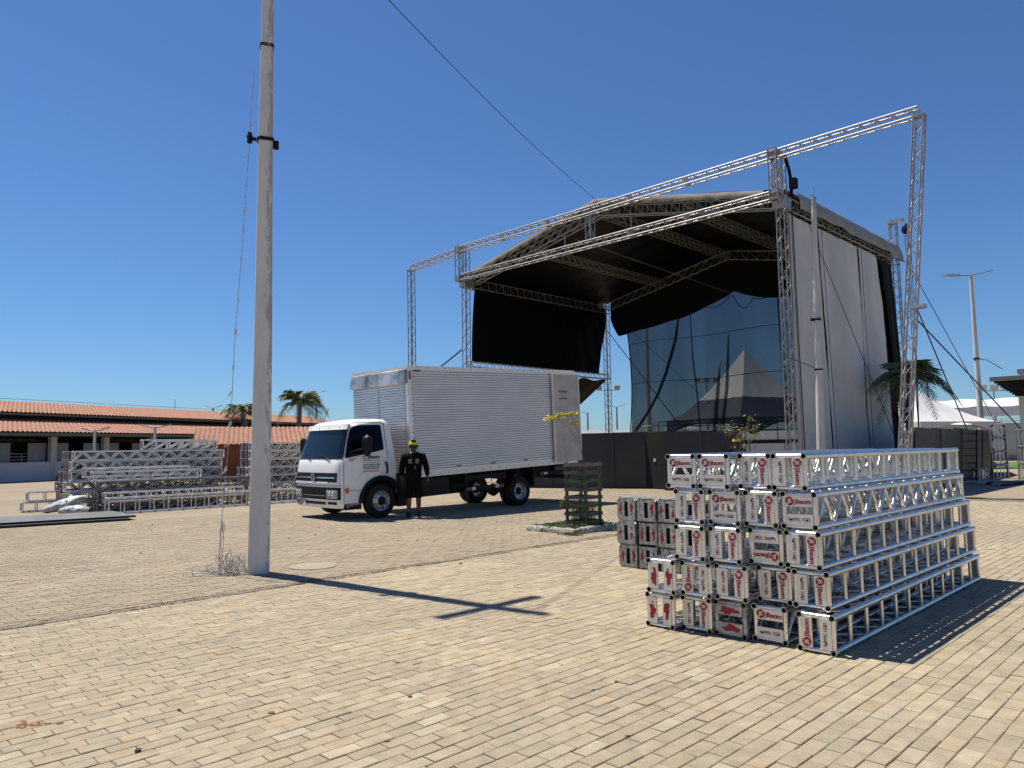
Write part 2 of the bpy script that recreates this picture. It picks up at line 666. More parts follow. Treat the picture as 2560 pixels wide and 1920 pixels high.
# edging stones between the two pavings
M_KERB = mat('edging concrete', (0.23, 0.195, 0.15), 0.9, scale=10, col2=(0.13, 0.105, 0.078), bump=0.5, bscale=60)
kerb = MB()
kr = random.Random(3)
kerb_root = bpy.data.objects.new('kerb', None)
col.objects.link(kerb_root)
kerb_root.location = vw(0, KERB_W)
kerb_root['kind'] = 'structure'
_kb = MB().box((0, 0, -0.026), (0.99, 0.118, 0.046)).mesh('kerb_stone', M_KERB)
v = 0.4
while v < 22:
    o = link('kerb_stone', _kb, kerb_root)
    o.location = VX * (v + 0.5) + WX * (kr.uniform(-0.006, 0.006) - 0.018) + ZX * kr.uniform(-0.004, 0.004)
    o.rotation_euler = (kr.gauss(0, 0.01), kr.gauss(0, 0.004), math.pi / 4 + kr.gauss(0, 0.004))
    v += 1.0

# dry weeds: thick along the kerb, sparse in the paver joints
M_WEED = mat('dry weed', (0.125, 0.10, 0.046), 0.8, scale=3, col2=(0.06, 0.066, 0.022), coords='Object')


def weeds():
    b = MB()
    wr = random.Random(21)
    def tuft(v, w, n, h, spread):
        for _ in range(n):
            a = wr.uniform(0, 2 * math.pi)
            p = vw(v + wr.gauss(0, spread), w + wr.gauss(0, spread), -0.006)
            hh = h * wr.uniform(0.35, 1.1)
            lean = Vector((math.cos(a), math.sin(a), 0)) * hh * wr.uniform(0.3, 1.4)
            s = Vector((-math.sin(a), math.cos(a), 0)) * wr.uniform(0.0012, 0.003)
            b.add([p - s, p + s, p + lean + ZX * hh], [(0, 1, 2)])
    for _ in range(2300):
        v = wr.uniform(0.8, 20)
        d = fbm(v * 1.3, 4.2)
        if d > -0.4:
            tuft(v, KERB_W + wr.choice((-0.085, 0.048, 0.048)) + wr.gauss(0, 0.012), wr.randint(4, 11), 0.020 + 0.02 * max(d, 0), 0.018)
    for _ in range(2600):
        # lines between rows of the near paving
        v = wr.uniform(1.0, 14)
        k = wr.randint(0, 90)
        w = KERB_W + 0.06 + 0.1 * k
        p = vw(v, w)
        if visible(p.x, p.y) and fbm(v * 0.8, w * 0.8, 7) > -0.05:
            tuft(v, w, wr.randint(2, 6), 0.014, 0.008)
    o = b.build('dry_weeds', M_WEED, fix=False)
    return tag(o, 'short dry brown weeds in the joints of the paving and along its edging line', 'weeds', kind='stuff')


weeds()

# loose pebbles and litter on the paving
M_STONE = mat('dark pebble', (0.05, 0.05, 0.055), 0.8, scale=20, bump=0.4)
M_REDCHIP = mat('red clay chip', (0.27, 0.10, 0.035), 0.9, scale=30, bump=0.3)


def pebble(v_or_xy, r, m, label, name='pebble', cat='stone', squash=0.6):
    bm = bmesh.new()
    bmesh.ops.create_icosphere(bm, subdivisions=2, radius=r)
    q = random.Random(int(v_or_xy[0] * 1000) + 7)
    for vv in bm.verts:
        vv.co *= 1 + q.uniform(-0.22, 0.22)
        vv.co.z *= squash
    me = bpy.data.meshes.new(name)
    bm.to_mesh(me)
    bm.free()
    me.materials.append(m)
    o = link(name, me)
    o.location = (v_or_xy[0], v_or_xy[1], r * squash * 0.75)
    return tag(o, label, cat)


_cs = MB()
_cq = random.Random(12)
for _ in range(34):
    _a, _r = _cq.uniform(0, 6.28), abs(_cq.gauss(0, 0.045))
    _p = Vector((-2.74 + math.cos(_a) * _r * 1.6, 4.33 + math.sin(_a) * _r, 0.0012))
    _cs.lathe([(0.016 * _cq.uniform(0.4, 1), 0.0), (0.004, 0.002 * _cq.uniform(0.5, 2))], 6, _p)
_co = _cs.build('clay_crumbs', M_REDCHIP)
tag(_co, 'crushed orange clay crumbs on the pavers at the lower left', 'crumbs', kind='stuff')
pebble((-1.94, 3.93), 0.017, M_STONE, 'dark grey pebble lying on the pale pavers at lower left')
pebble((1.10, 3.54), 0.016, M_STONE, 'black pebble on the pavers near the bottom edge, right of centre')
pebble((-2.0, 4.53), 0.010, M_STONE, 'tiny black stone on the pavers at left, behind the bigger pebble')
pebble((-1.43, 4.46), 0.018, M_REDCHIP, 'small red clay chip on the pavers in the left foreground', 'clay_chip', 'chip', 0.35)
pebble((-0.66, 4.72), 0.016, M_REDCHIP, 'flat reddish clay chip on the pavers, centre foreground', 'clay_chip', 'chip', 0.35)
pebble((0.65, 4.95), 0.013, M_REDCHIP, 'reddish clay chip on pavers below the crossed shadow', 'clay_chip', 'chip', 0.35)
_pr = random.Random(77)
for i in range(26):
    yy = _pr.uniform(9.5, 16)
    xx = _pr.uniform(-0.55, 0.02) * yy
    o = pebble((xx, yy), _pr.uniform(0.008, 0.017), M_STONE, 'tiny dark stone scattered on the tan paving behind the pole')
    o['group'] = 'tiny stones on the far paving'
# ================================================================== BOX TRUSSES OF THE NEAR STACK
TS, TR, TL = 0.240, 0.0245, 4.0        # chord spacing, chord radius, length
HALF = TS / 2


def chord_mesh(m, L=TL, r=TR, name='chord'):
    b = MB()
    n = 16
    for (ra, rb, y0, y1) in ((r, r, 0, L),):
        b.tube((0, y0, 0), (0, y1, 0), r, n, caps=False)
    # wall thickness at both ends; a recessed black plug paints the shade in the bore
    for y, s in ((0, 1), (L, -1)):
        vs = []
        for i in range(n):
            a = 2 * math.pi * i / n
            c, q = math.cos(a), math.sin(a)
            vs += [(c * r, y, q * r), (c * r * 0.84, y, q * r * 0.84), (c * r * 0.84, y + s * 0.035, q * r * 0.84)]
        fs = []
        for i in range(n):
            j = (i + 1) % n
            fs.append((3 * i, 3 * j, 3 * j + 1, 3 * i + 1))
        b.add(vs, fs, 0)
        b.add(vs, [(3 * i + 1, 3 * ((i + 1) % n) + 1, 3 * ((i + 1) % n) + 2, 3 * i + 2) for i in range(n)] + [tuple(3 * i + 2 for i in range(n))], 1)
    return b.mesh(name, [m, M_HOLE], smooth=40)


def plate_mesh(m, name='end_plate'):
    """horizontal end plate with clipped corners and two bolt holes, faces -Y, centred"""
    b = MB()
    w, h, c = 0.213, 0.083, 0.004
    poly = [(-w / 2 + c, -h / 2), (w / 2 - c, -h / 2), (w / 2, -h / 2 + c), (w / 2, h / 2 - c), (w / 2 - c, h / 2), (-w / 2 + c, h / 2), (-w / 2, h / 2 - c), (-w / 2, -h / 2 + c)]
    b.prism(poly, 0.0, 0.008, lambda x, y, d: (x, d, y))
    for x in (-0.062, 0.062):
        b.tube((x, -0.0006, -0.002), (x, 0.004, -0.002), 0.0085, 12, mi=1)
    return b.mesh(name, [m, M_HOLE])


def blot_mesh(seed, w=0.15, h=0.05):
    """sprayed red blot, a flat irregular patch"""
    q = random.Random(seed)
    n = 36
    pts = []
    for i in range(n):
        a = 2 * math.pi * i / n
        k = 1 + q.uniform(-0.2, 0.15) + 0.22 * math.sin(3 * a + seed) + 0.15 * math.sin(5 * a + seed * 2)
        pts.append((math.cos(a) * w / 2 * k, math.sin(a) * h / 2 * k))
    b = MB()
    b.prism(pts, -0.0016, -0.0006, lambda x, y, d: (x, d, y))
    return b.mesh('red_paint_blot', M_RED)


def logo_mesh():
    """round red stencil disc with a swirl notch top right and bottom left; the letters lie open on it"""
    b = MB()
    R = 0.034
    for (a0, a1) in ((62, 205), (242, 385)):
        k = 16
        pts = [(0.0, 0.0)] + [(math.cos(math.radians(a0 + (a1 - a0) * i / k)) * R, math.sin(math.radians(a0 + (a1 - a0) * i / k)) * R) for i in range(k + 1)]
        b.add([(x, -0.0008, z) for x, z in pts], [(0, i, i + 1) for i in range(1, k + 1)])
    b.add([(x, -0.00085, z) for x, z in ((-0.024, -0.024), (0.024, -0.024), (0.024, 0.024), (-0.024, 0.024))], [(0, 1, 2, 3)])
    return b.mesh('logo', M_RED, fix=False)


def rungs(p, q, r, m, name):
    return MB().tube(p, q, r, 10).mesh(name, m, smooth=40)


_txt_js = text_mesh('JS', 0.040, M_PLATE, offset=0.0012)
_txt_name = text_mesh('Jibsom', 0.049, M_RED, offset=0.0018)
_txt_num = text_mesh('9 9995 1073', 0.034, M_DRED, offset=0.0005)
_logo = logo_mesh()
MESH = {}
for key, m in (('new', M_ALU), ('old', M_WEATH)):
    MESH[key] = dict(
        chord=chord_mesh(m),
        rung=rungs((-HALF + TR * 0.6, 0, 0), (HALF - TR * 0.6, 0, 0), 0.016, m, 'rung'),
        brace=rungs((0, 0, -HALF + TR * 0.6), (0, 0.165, HALF - TR * 0.6), 0.0155, m, 'brace'),
        endtube=rungs((-HALF + TR * 0.6, 0, 0), (HALF - TR * 0.6, 0, 0), 0.0195, m, 'end_tube'),
        plate=plate_mesh(M_PLATE if key == 'new' else M_WEATH),
        gusset=MB().add([(0, 0, 0), (0.055, 0, 0), (0, 0, 0.055), (0, 0.006, 0), (0.055, 0.006, 0), (0, 0.006, 0.055)], [(0, 1, 2), (5, 4, 3), (0, 3, 4, 1), (1, 4, 5, 2), (2, 5, 3, 0)]).mesh('gusset', m))


def child(name, me, parent, base, Mroll):
    o = bpy.data.objects.new(name, me)
    col.objects.link(o)
    o.parent = parent
    o.matrix_basis = Mroll @ base
    return o


def near_truss(v, w, z, roll, label, style='text', key='new', tilt=0.0):
    """roll in quarter turns clockwise seen from the front; 0 = end plates lie flat"""
    root = thing('box_truss', label, 'truss', vw(v, w, z), YAW + tilt, 'aluminium trusses of the near stack')
    C = Matrix.Translation((0, 0, HALF + TR))
    Mr = C @ Matrix.Rotation(roll * math.pi / 2, 4, 'Y')
    D = MESH[key]
    T = Matrix.Translation
    for sx in (-1, 1):
        for sz in (-1, 1):
            child('chord', D['chord'], root, T((sx * HALF, 0, sz * HALF)), Mr)
    n = 12
    for k in range(1, n):
        y = TL * k / n
        for sz in (-1, 1):
            child('rung', D['rung'], root, T((0, y, sz * HALF)), Mr)
    nz = 24
    for k in range(nz):
        y = 0.02 + (TL - 0.04) * k / nz
        flip = Matrix.Identity(4) if k % 2 == 0 else T((0, 0.165, 0)) @ Matrix.Rotation(math.pi, 4, 'Z')
        for sx in (-1, 1):
            child('brace', D['brace'], root, T((sx * HALF, y, 0)) @ flip, Mr)
    for y, face in ((0.026, 0), (TL - 0.026, 1)):
        for sz in (-1, 1):
            child('end_tube', D['endtube'], root, T((0, y, sz * HALF)), Mr)
        for sx in (-1, 1):
            child('end_tube', D['endtube'], root, T((sx * HALF, y, 0)) @ Matrix.Rotation(math.pi / 2, 4, 'Y'), Mr)
        F = T((0, 0.004, 0)) if face == 0 else T((0, TL - 0.004, 0)) @ Matrix.Rotation(math.pi, 4, 'Z')
        for sz in (-1, 1):
            pl = child('end_plate', D['plate'], root, F @ T((0, 0, sz * 0.070)), Mr)
            RX = Matrix.Rotation(math.pi / 2, 4, 'X')
            def mark(nm, me, x, zz, rot=0.0, s=1.0):
                o = bpy.data.objects.new(nm, me)
                col.objects.link(o)
                o.parent = pl
                o.matrix_basis = T((x, -0.0012, zz)) @ Matrix.Rotation(rot, 4, 'Y') @ RX @ Matrix.Scale(s, 4)
                return o
            jr = random.Random(hash((round(v, 3), round(w, 3), round(z, 2), sz, face)))
            if face == 0 and style == 'text':
                if sz == 1:
                    o = bpy.data.objects.new('logo', _logo)
                    col.objects.link(o)
                    o.parent = pl
                    o.matrix_basis = T((-0.069, 0, 0.0))
                    mark('logo_letters', _txt_js, -0.069, 0.0, 0.0).location.y = -0.0016
                    mark('lettering', _txt_name, 0.034, -0.003, jr.gauss(0, 0.015))
                else:
                    mark('phone_number', _txt_num, 0.0, 0.002, jr.gauss(0, 0.02))
            else:
                q = blot_mesh(jr.randint(0, 999), 0.15 if style == 'rust' else 0.12, 0.055)
                o = bpy.data.objects.new('red_paint_blot', q)
                col.objects.link(o)
                o.parent = pl
                o.matrix_basis = T((jr.uniform(-0.02, 0.02), 0, jr.uniform(-0.006, 0.006)))
        if key == 'old':
            for sx in (-1, 1):
                for sz in (-1, 1):
                    g = F @ T((sx * (HALF - 0.012), 0.004, sz * (HALF - 0.012)))
                    g = g @ (Matrix.Rotation(math.pi, 4, 'Z') if sx > 0 else Matrix.Identity(4)) @ (Matrix.Rotation(math.pi, 4, 'X') if sz > 0 else Matrix.Identity(4))
                    child('gusset', D['gusset'], root, g, Mr)
    return root


H0, VC, HF, VF = 0, 1, 2, 3
ROWN = {1: 'bottom row', 2: 'second lowest row', 3: 'middle row', 4: 'second highest row', 5: 'top row'}
STACK = {
    1: [(5.341, -3.63, VC, 'blot', 'new'), (5.427, -3.337, VC, 'text', 'new'), (5.441, -3.043, H0, 'rust', 'old'), (5.487, -2.735, H0, 'text', 'new'), (5.446, -2.36, VF, 'text', 'new')],
    2: [(5.311, -3.59, VC, 'blot', 'new'), (5.374, -3.298, VF, 'text', 'new'), (5.415, -3.007, VC, 'text', 'new'), (5.553, -2.715, VC, 'text', 'new'), (5.535, -2.42, VC, 'text', 'new')],
    3: [(5.356, -3.335, VC, 'text', 'new'), (5.409, -3.044, VC, 'text', 'new'), (5.511, -2.753, HF, 'text', 'new'), (5.519, -2.461, VC, 'text', 'new')],
    4: [(5.41, -3.36, VC, 'text', 'new'), (5.463, -3.07, H0, 'text', 'new'), (5.508, -2.779, VC, 'text', 'new'), (5.531, -2.483, H0, 'text', 'new')],
    5: [(5.395, -3.42, H0, 'text', 'new'), (5.418, -3.128, H0, 'text', 'new'), (5.546, -2.837, VC, 'text', 'new'), (5.525, -2.545, VC, 'text', 'new')]}
POS5 = ['leftmost', 'second from left', 'third from left', 'second from right', 'rightmost']
POS4 = ['leftmost', 'second from left', 'second from right', 'rightmost']
for row, items in STACK.items():
    for i, (v, w, roll, style, key) in enumerate(items):
        pos = (POS5 if len(items) == 5 else POS4)[i]
        what = {'text': 'stencilled shiny truss', 'blot': 'red-blotted truss', 'rust': 'worn red-ended truss'}[style]
        near_truss(v, w, (row - 1) * 0.2905, roll, '%s, %s in %s, near stack' % (what, pos, ROWN[row]), style, key, tilt=random.Random(row * 10 + i).gauss(0, 0.0025))

# ------------------------------------------------------------------ weathered corner blocks behind the near stack
def corner_block_meshes(s=0.285):
    b = MB()
    h = s / 2
    t = 0.012
    # frame of one cube: six faces, each a plate with slot, built as clipped rings
    def face(fn):
        o = [(-h + 0.03, -h), (h - 0.03, -h), (h, -h + 0.03), (h, h - 0.03), (h - 0.03, h), (-h + 0.03, h), (-h, h - 0.03), (-h, -h + 0.03)]
        a, c = 0.028, 0.095
        inn = [(-a, -c), (a, -c), (a, c), (-a, c)]
        # left and right cheeks and bridges
        def poly(p):
            b.prism(p, h - t, h, fn)
        poly([o[7], o[0], (-a, -h), (-a, h), o[5], o[6]])
        poly([(a, -h), o[1], o[2], o[3], o[4], (a, h)])
        poly([(-a, -h), (a, -h), (a, -c), (-a, -c)])
        poly([(-a, c), (a, c), (a, h), (-a, h)])
        # bolt holes, dark
        for x in (-0.085, 0.085):
            for y in (-0.06, 0.06):
                n = 10
                pts = [(x + math.cos(2 * math.pi * i / n) * 0.009, y + math.sin(2 * math.pi * i / n) * 0.009) for i in range(n)]
                b.prism(pts, h - 0.001, h + 0.0008, fn, 1)
    face(lambda x, y, d: (x, -d, y))
    face(lambda x, y, d: (x, d, y))
    face(lambda x, y, d: (d, x, y))
    face(lambda x, y, d: (-d, x, y))
    face(lambda x, y, d: (x, y, d))
    face(lambda x, y, d: (x, y, -d))
    body = b.mesh('shell', [M_WEATH, M_HOLE])
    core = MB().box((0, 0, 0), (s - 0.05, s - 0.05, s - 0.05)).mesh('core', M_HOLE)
    return body, core


_blk, _core = corner_block_meshes()
_ry = ['lowest layer', 'middle layer', 'top layer']
for j in range(3):
    for i in range(4):
        br = random.Random(j * 7 + i)
        w = -5.70 + i * 0.305 + br.uniform(-0.008, 0.008)
        root = thing('corner_block', 'worn corner block, %s, %s, in the pile behind the near stack' % (_ry[j], ['leftmost column', 'second column', 'third column', 'fourth column'][i]), 'truss block',
                     vw(7.86 + br.uniform(-0.02, 0.02), w, j * 0.292), YAW + br.gauss(0, 0.02), 'corner blocks behind the near stack')
        o = link('shell', _blk, root)
        o.location = (0, 0, 0.1435)
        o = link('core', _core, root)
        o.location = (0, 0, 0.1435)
        for sx in (-1, 1):
            if br.random() < 0.65:
                q = link('red_paint_blot', blot_mesh(j * 31 + i * 5 + sx, br.uniform(0.03, 0.06), br.uniform(0.06, 0.15)), root)
                q.location = (sx * 0.085, -0.1425, 0.1435 + br.uniform(-0.03, 0.03))
        q = link('red_paint_blot', blot_mesh(j * 31 + i * 5 + 9, 0.05, 0.15), root)
        q.matrix_basis = Matrix.Translation((-0.1425, 0.07, 0.1435)) @ Matrix.Rotation(-math.pi / 2, 4, 'Z')

# ------------------------------------------------------------------ generic lattice (stage frame, far stacks)
def lattice(p, q, a, b_, size, size2=None, bay=0.36, r=0.0105, pattern='zigzag', sides=(1, 1, 1, 1), n=5, ends=True):
    """lacing of a four-chord truss whose chord corners are p + {0,1}*a*size + {0,1}*b*size2"""
    size2 = size2 or size
    p, q = Vector(p), Vector(q)
    a, b_ = Vector(a).normalized() * size, Vector(b_).normalized() * size2
    L = (q - p).length
    d = (q - p).normalized()
    k = max(2, round(L / bay))
    m = MB()
    faces = ((Vector((0, 0, 0)), a), (b_, a), (Vector((0, 0, 0)), b_), (a, b_))
    for fi, (o, e) in enumerate(faces):
        if not sides[fi]:
            continue
        pat = pattern if isinstance(pattern, str) else pattern[fi]
        for i in range(k):
            s0, s1 = p + d * (L * i / k) + o, p + d * (L * (i + 1) / k) + o
            if pat == 'zigzag':
                if (i + fi) % 2:
                    m.tube(s0, s1 + e, r, n, caps=False)
                else:
                    m.tube(s0 + e, s1, r, n, caps=False)
            elif pat == 'ladder':
                m.tube(s0, s0 + e, r, n, caps=False)
            elif pat == 'warren':
                mid = (s0 + s1) / 2
                m.tube(s0, mid + e, r, n, caps=False)
                m.tube(mid + e, s1, r, n, caps=False)
            elif pat == 'pratt':
                m.tube(s0, s0 + e, r, n, caps=False)
                m.tube(s0, s1 + e, r, n, caps=False)
        if ends:
            for s in (p, q):
                m.tube(s + o, s + o + e, r * 1.3, n, caps=False)
    return m


def far_chords(p, q, a, b_, size, size2=None, r=0.022, n=6):
    size2 = size2 or size
    a, b_ = Vector(a).normalized() * size, Vector(b_).normalized() * size2
    return [MB().tube(Vector(p) + x, Vector(q) + x, r, n) for x in (Vector((0, 0, 0)), a, b_, a + b_)]


# ------------------------------------------------------------------ far left stack
SL = Vector((-12.45, 20.3, 0))
M_LPLATE = mat('far plate', (0.62, 0.60, 0.57), 0.5, 0.6, scale=20, col2=(0.42, 0.40, 0.38))


M_ALUSHADE = mat('shade-toned aluminium', (0.22, 0.215, 0.205), 0.6, 0.4, scale=9, col2=(0.13, 0.128, 0.12))  # darker copy of the truss metal: shade within the piles put into the colour


def left_truss(v0, v1, w, z, label, h=0.225, wd=0.225, side='warren', top='ladder', m=M_ALU2, red=True, seed=0, rz=0.0, br=0.016):
    L = v1 - v0
    root = thing('box_truss', label, 'truss', SL + VX * v0 + WX * w + ZX * z, YAW + rz, 'aluminium trusses piled on the far left')
    r = 0.024
    p, q = Vector((r, 0, r)), Vector((r, L, r))
    a, b_ = Vector((1, 0, 0)), Vector((0, 0, 1))
    lattice(p, q, a, b_, wd, h, bay=0.46 if side == 'warren' else 0.36, r=br, pattern=(top, top, side, side), n=6).build('lacing', M_STG2 if m is M_ALU2 else m, root, smooth=50)['kind'] = 'stuff'
    for c in far_chords(p, q, a, b_, wd, h, r):
        c.build('chord', M_STG2 if m is M_ALU2 else m, root, smooth=50)
    q_ = random.Random(seed)
    for y in (0.0, L):
        vert = q_.random() < 0.6
        for s in (-1, 1):
            if vert:
                cx, cz, sx, sz = wd / 2 + r + s * wd * 0.28, h / 2 + r, wd * 0.34, h * 0.95
            else:
                cx, cz, sx, sz = wd / 2 + r, h / 2 + r + s * h * 0.28, wd * 0.95, h * 0.34
            pl = MB().box((cx, y, cz), (sx, 0.008, sz)).build('end_plate', M_LPLATE, root)
            if red and q_.random() < 0.9:
                bl = link('red_paint_blot', blot_mesh(seed + s, sx * 0.75, sz * 0.75), pl)
                bl.matrix_basis = Matrix.Translation((cx, y - 0.005 if y == 0 else y + 0.005, cz)) @ (Matrix.Identity(4) if y == 0 else Matrix.Rotation(math.pi, 4, 'Z'))
    return root


P27 = 0.268
_rows6 = ['lowest row', 'second lowest row', 'third lowest row', 'third highest row', 'second highest row', 'top row']
_cols = ['rearmost', 'second from the rear', 'second from the front', 'front']
for j in range(6):
    for i in range(4):
        jr = random.Random(j * 13 + i)
        inner = i in (1, 2)
        v0 = {0: 0.0, 1: 0.02, 2: -0.06, 3: 0.06, 4: 0.1, 5: 0.1}[j] + jr.uniform(-0.04, 0.05)
        left_truss(v0, v0 + 4.0, 0.02 + i * 0.29 + jr.uniform(-0.01, 0.01), j * P27, 'grey truss, %s, %s column, tall far left stack' % (_rows6[j], _cols[i]),
                   side='warren' if inner else ('warren' if (j >= 3 or jr.random() < 0.4) else 'ladder'), seed=j * 10 + i, m=M_ALU2 if i == 3 else M_ALUSHADE, br=0.017 if i == 3 else 0.012)
left_truss(2.3, 4.06, 0.55, 1.612, 'short truss lying on top of the tall far left stack, towards the camera', side='pratt', seed=101)
left_truss(2.1, 3.95, 0.10, 1.612, 'short truss lying on top of the tall far left stack, at its back', h=0.27, side='pratt', seed=102, rz=-0.05)
left_truss(0.36, 3.12, 1.72, 0.80, 'bright zigzag truss on the low pile in front of the tall left stack', seed=103)
left_truss(0.25, 2.91, 1.40, 0.90, 'ladder truss wedged behind the bright zigzag truss on the left pile', side='ladder', seed=104)
left_truss(0.52, 4.52, 1.72, 0.535, 'shade-toned truss under the bright zigzag truss on the left pile', side='pratt', seed=105, m=M_ALUSHADE)
left_truss(0.60, 4.55, 1.42, 0.535, 'shade-toned truss under the ladder truss on the left pile', side='ladder', seed=106, m=M_ALUSHADE)
left_truss(0.5, 4.5, 1.72, 0.268, 'shade-toned second-layer truss of the left pile, in front of the tall stack', side='ladder', seed=107, m=M_ALUSHADE)
left_truss(0.5, 4.5, 1.72, 0.0, 'shade-toned ground truss of the left pile just in front of the tall stack', side='warren', seed=108, m=M_ALUSHADE)
left_truss(0.5, 4.5, 1.42, 0.268, 'shade-toned second-layer truss of the left pile, touching the tall stack', side='warren', seed=112, m=M_ALUSHADE)
left_truss(0.5, 4.5, 1.42, 0.0, 'shade-toned ground truss of the left pile, against the tall stack', side='ladder', seed=113, m=M_ALUSHADE)
left_truss(0.55, 4.2, 2.1, 0.27, 'ladder truss lying over the ground trusses behind the long front truss', side='ladder', seed=109)
left_truss(0.55, 4.3, 2.1, 0.0, 'ground truss directly behind the long front truss of the left pile', side='pratt', seed=110, m=M_ALUSHADE)
left_truss(0.52, 5.9, 2.42, 0.0, 'long deep ladder truss on the ground, nearest of the left pile', h=0.375, wd=0.30, side='ladder', seed=111)
for j in range(2):
    left_truss(-0.62 + 0.12 * (1 - j) * -1, 0.6, -0.34, j * 0.268, ['short truss stub on the ground, poking out left of the tall stack', 'short truss stub lying on another, poking out left of the tall stack'][j], side='ladder', seed=120 + j)
_rows7 = ['bottom layer', 'second layer', 'third layer', 'fourth layer', 'fifth layer', 'sixth layer', 'topmost layer']
for j in range(7):
    for i in range(3):
        left_truss(5.0 + (0.1 if j > 3 else 0), 6.95 - (0.2 if j > 4 else 0), 0.12 + i * 0.30, j * 0.257, 'short truss, %s, %s column, square pile behind the pole' % (_rows7[j], ['rear', 'middle', 'front'][i]),
                   side='pratt' if (i + j) % 2 else 'warren', seed=200 + j * 3 + i, m=M_ALU2 if i == 2 else M_ALUSHADE)
# ================================================================== STAGE
SO = Vector((8.68, 23.05, 0))
SU = -WX                      # to the left along the front
SV = VX                       # to the back


def S(u, v, z):
    return SO + SU * u + SV * v + ZX * z


stage = thing('stage', 'large open-air stage frame of aluminium truss with grey and black tarpaulin roof and walls', 'stage', SO, 0)
SINV = Matrix.Translation(-SO)


def spart(name, b, m, parent=None, smooth=False, fix=True):
    """stage part: mesh given in world coordinates, parented under the stage (or under a part)"""
    me = b.mesh(name, m, smooth, fix)
    me.transform(SINV)
    return link(name, me, parent or stage)


def struss(name, p, q, a, b_, size=0.25, size2=None, bay=0.46, pattern='warren', m=M_STG, r=0.0115, cr=0.0235, centre=True):
    """truss as a stage part; p, q are centre-line ends"""
    size2 = size2 or size
    a, b_ = Vector(a).normalized(), Vector(b_).normalized()
    off = (a * size + b_ * size2) * -0.5 if centre else Vector((0, 0, 0))
    p, q = Vector(p) + off, Vector(q) + off
    part = spart(name, lattice(p, q, a, b_, size, size2, bay, r, pattern), m, smooth=50)
    part['kind'] = 'stuff'
    for c in far_chords(p, q, a, b_, size, size2, cr):
        spart('chord', c, m, part, smooth=50)
    return part


FV = -0.40        # plane of the front goal-post trusses
UPZ, LOZ = 10.66, 9.34
stage_u = 15.2
ZB = 9.16         # eave trusses centre
RIDGE_U = 7.55
# towers
for u in (0.0, stage_u):
    struss('tower', S(u, 0.0, 0.0), S(u, 0.0, 10.8), SU, SV, 0.255, pattern='zigzag', bay=0.33)
    struss('front_post', S(u, FV, 9.2), S(u, FV, 10.83), SU, SV, 0.27, pattern='zigzag', bay=0.4)
    # sleeve block where eave and tower meet
    b = MB()
    for s in (-1, 1):
        b.bar(S(u + s * 0.2, -0.22, 9.16), S(u + s * 0.2, 0.3, 9.16), 0.02, 0.42)
        b.bar(S(u - 0.2, 0.02 + s * 0.24, 9.16), S(u + 0.2, 0.02 + s * 0.24, 9.16), 0.02, 0.42)
    spart('sleeve_block', b, M_WEATH)
    for z in (9.34, 10.66):
        c = MB()
        for s in (-1, 1):
            c.bar(S(u - 0.15, FV + s * 0.14, z), S(u + 0.15, FV + s * 0.14, z), 0.012, 0.25)
            c.bar(S(u + s * 0.14, FV - 0.15, z), S(u + s * 0.14, FV + 0.15, z), 0.012, 0.25)
        cb = spart('corner_block', c, M_WEATH)
        if u > 1:
            continue
        rb = MB()
        for s in (-1, 1):
            rb.bar(S(u - 0.11, FV + s * 0.148, z), S(u + 0.11, FV + s * 0.148, z), 0.004, 0.12)
        rb.bar(S(u - 0.148, FV - 0.11, z), S(u - 0.148, FV + 0.11, z), 0.004, 0.12)
        spart('red_mark', rb, M_DRED, cb)
for u in (0.06, stage_u + 0.2):
    struss('tower', S(u, 10.75, 0.0), S(u, 10.75, 10.75), SU, SV, 0.255, pattern='zigzag', bay=0.33)
# hoist block and chain on the rear right tower
b = MB()
b.bar(S(-0.35, 10.75, 10.83), S(0.3, 10.75, 10.83), 0.3, 0.14)
spart('tower_head', b, M_ALU2)
b = MB()
b.lathe([(0.0, -0.2), (0.14, -0.16), (0.19, -0.02), (0.15, 0.13), (0.05, 0.19), (0.03, 0.26)], 14, S(-0.45, 10.75, 10.4))
hoist = spart('chain_hoist', b, M_DARK, smooth=True)
b = MB()
for k, (dx, dz) in enumerate(((0, 0), (0.05, 0.2), (-0.05, 0.4), (0.1, 1.2))):
    b.path([S(-0.45 - dx, 10.75 + dx, 10.25), S(-0.47 - dx, 10.77, 5.0 + dz), S(-0.45, 10.75, 1.0)], 0.013, 4)
spart('chain', b, M_DARK, hoist)
# goal-post trusses across the front
struss('upper_beam', S(-0.15, FV, UPZ), S(15.05, FV, UPZ), SV, ZX, 0.25, 0.25)
struss('lower_beam', S(0.15, FV, LOZ), S(15.05, FV, LOZ), SV, ZX, 0.25, 0.25)
struss('wing_beam', S(-4.2, FV + 0.02, UPZ - 0.02), S(-0.2, FV, UPZ - 0.02), SV, ZX, 0.25, 0.25)
struss('wing_beam', S(15.35, FV, UPZ - 0.05), S(18.75, FV, UPZ - 0.2), SV, ZX, 0.25, 0.25)
struss('middle_post', S(7.47, FV, LOZ + 0.13), S(7.47, FV, UPZ - 0.13), SU, SV, 0.25, pattern='zigzag')
struss('wing_tower', S(-3.25, FV - 0.1, 0.0), S(-4.25, FV - 0.1, 10.45), SU, SV, 0.25, pattern='zigzag', bay=0.33)
struss('wing_tower', S(18.70, FV, 0.0), S(18.84, FV, 10.32), SU, SV, 0.25, pattern='zigzag', bay=0.33)
for u, z in ((-4.25, 10.47), (18.84, 10.34)):
    spart('tower_cap', MB().bar(S(u - 0.16, FV - 0.08, z), S(u + 0.16, FV - 0.08, z), 0.32, 0.03), M_ALU2)
spart('splice_plate', MB().bar(S(-3.75, FV - 0.1, 5.2), S(-4.1, FV - 0.1, 5.2), 0.3, 0.10), M_ALU2)
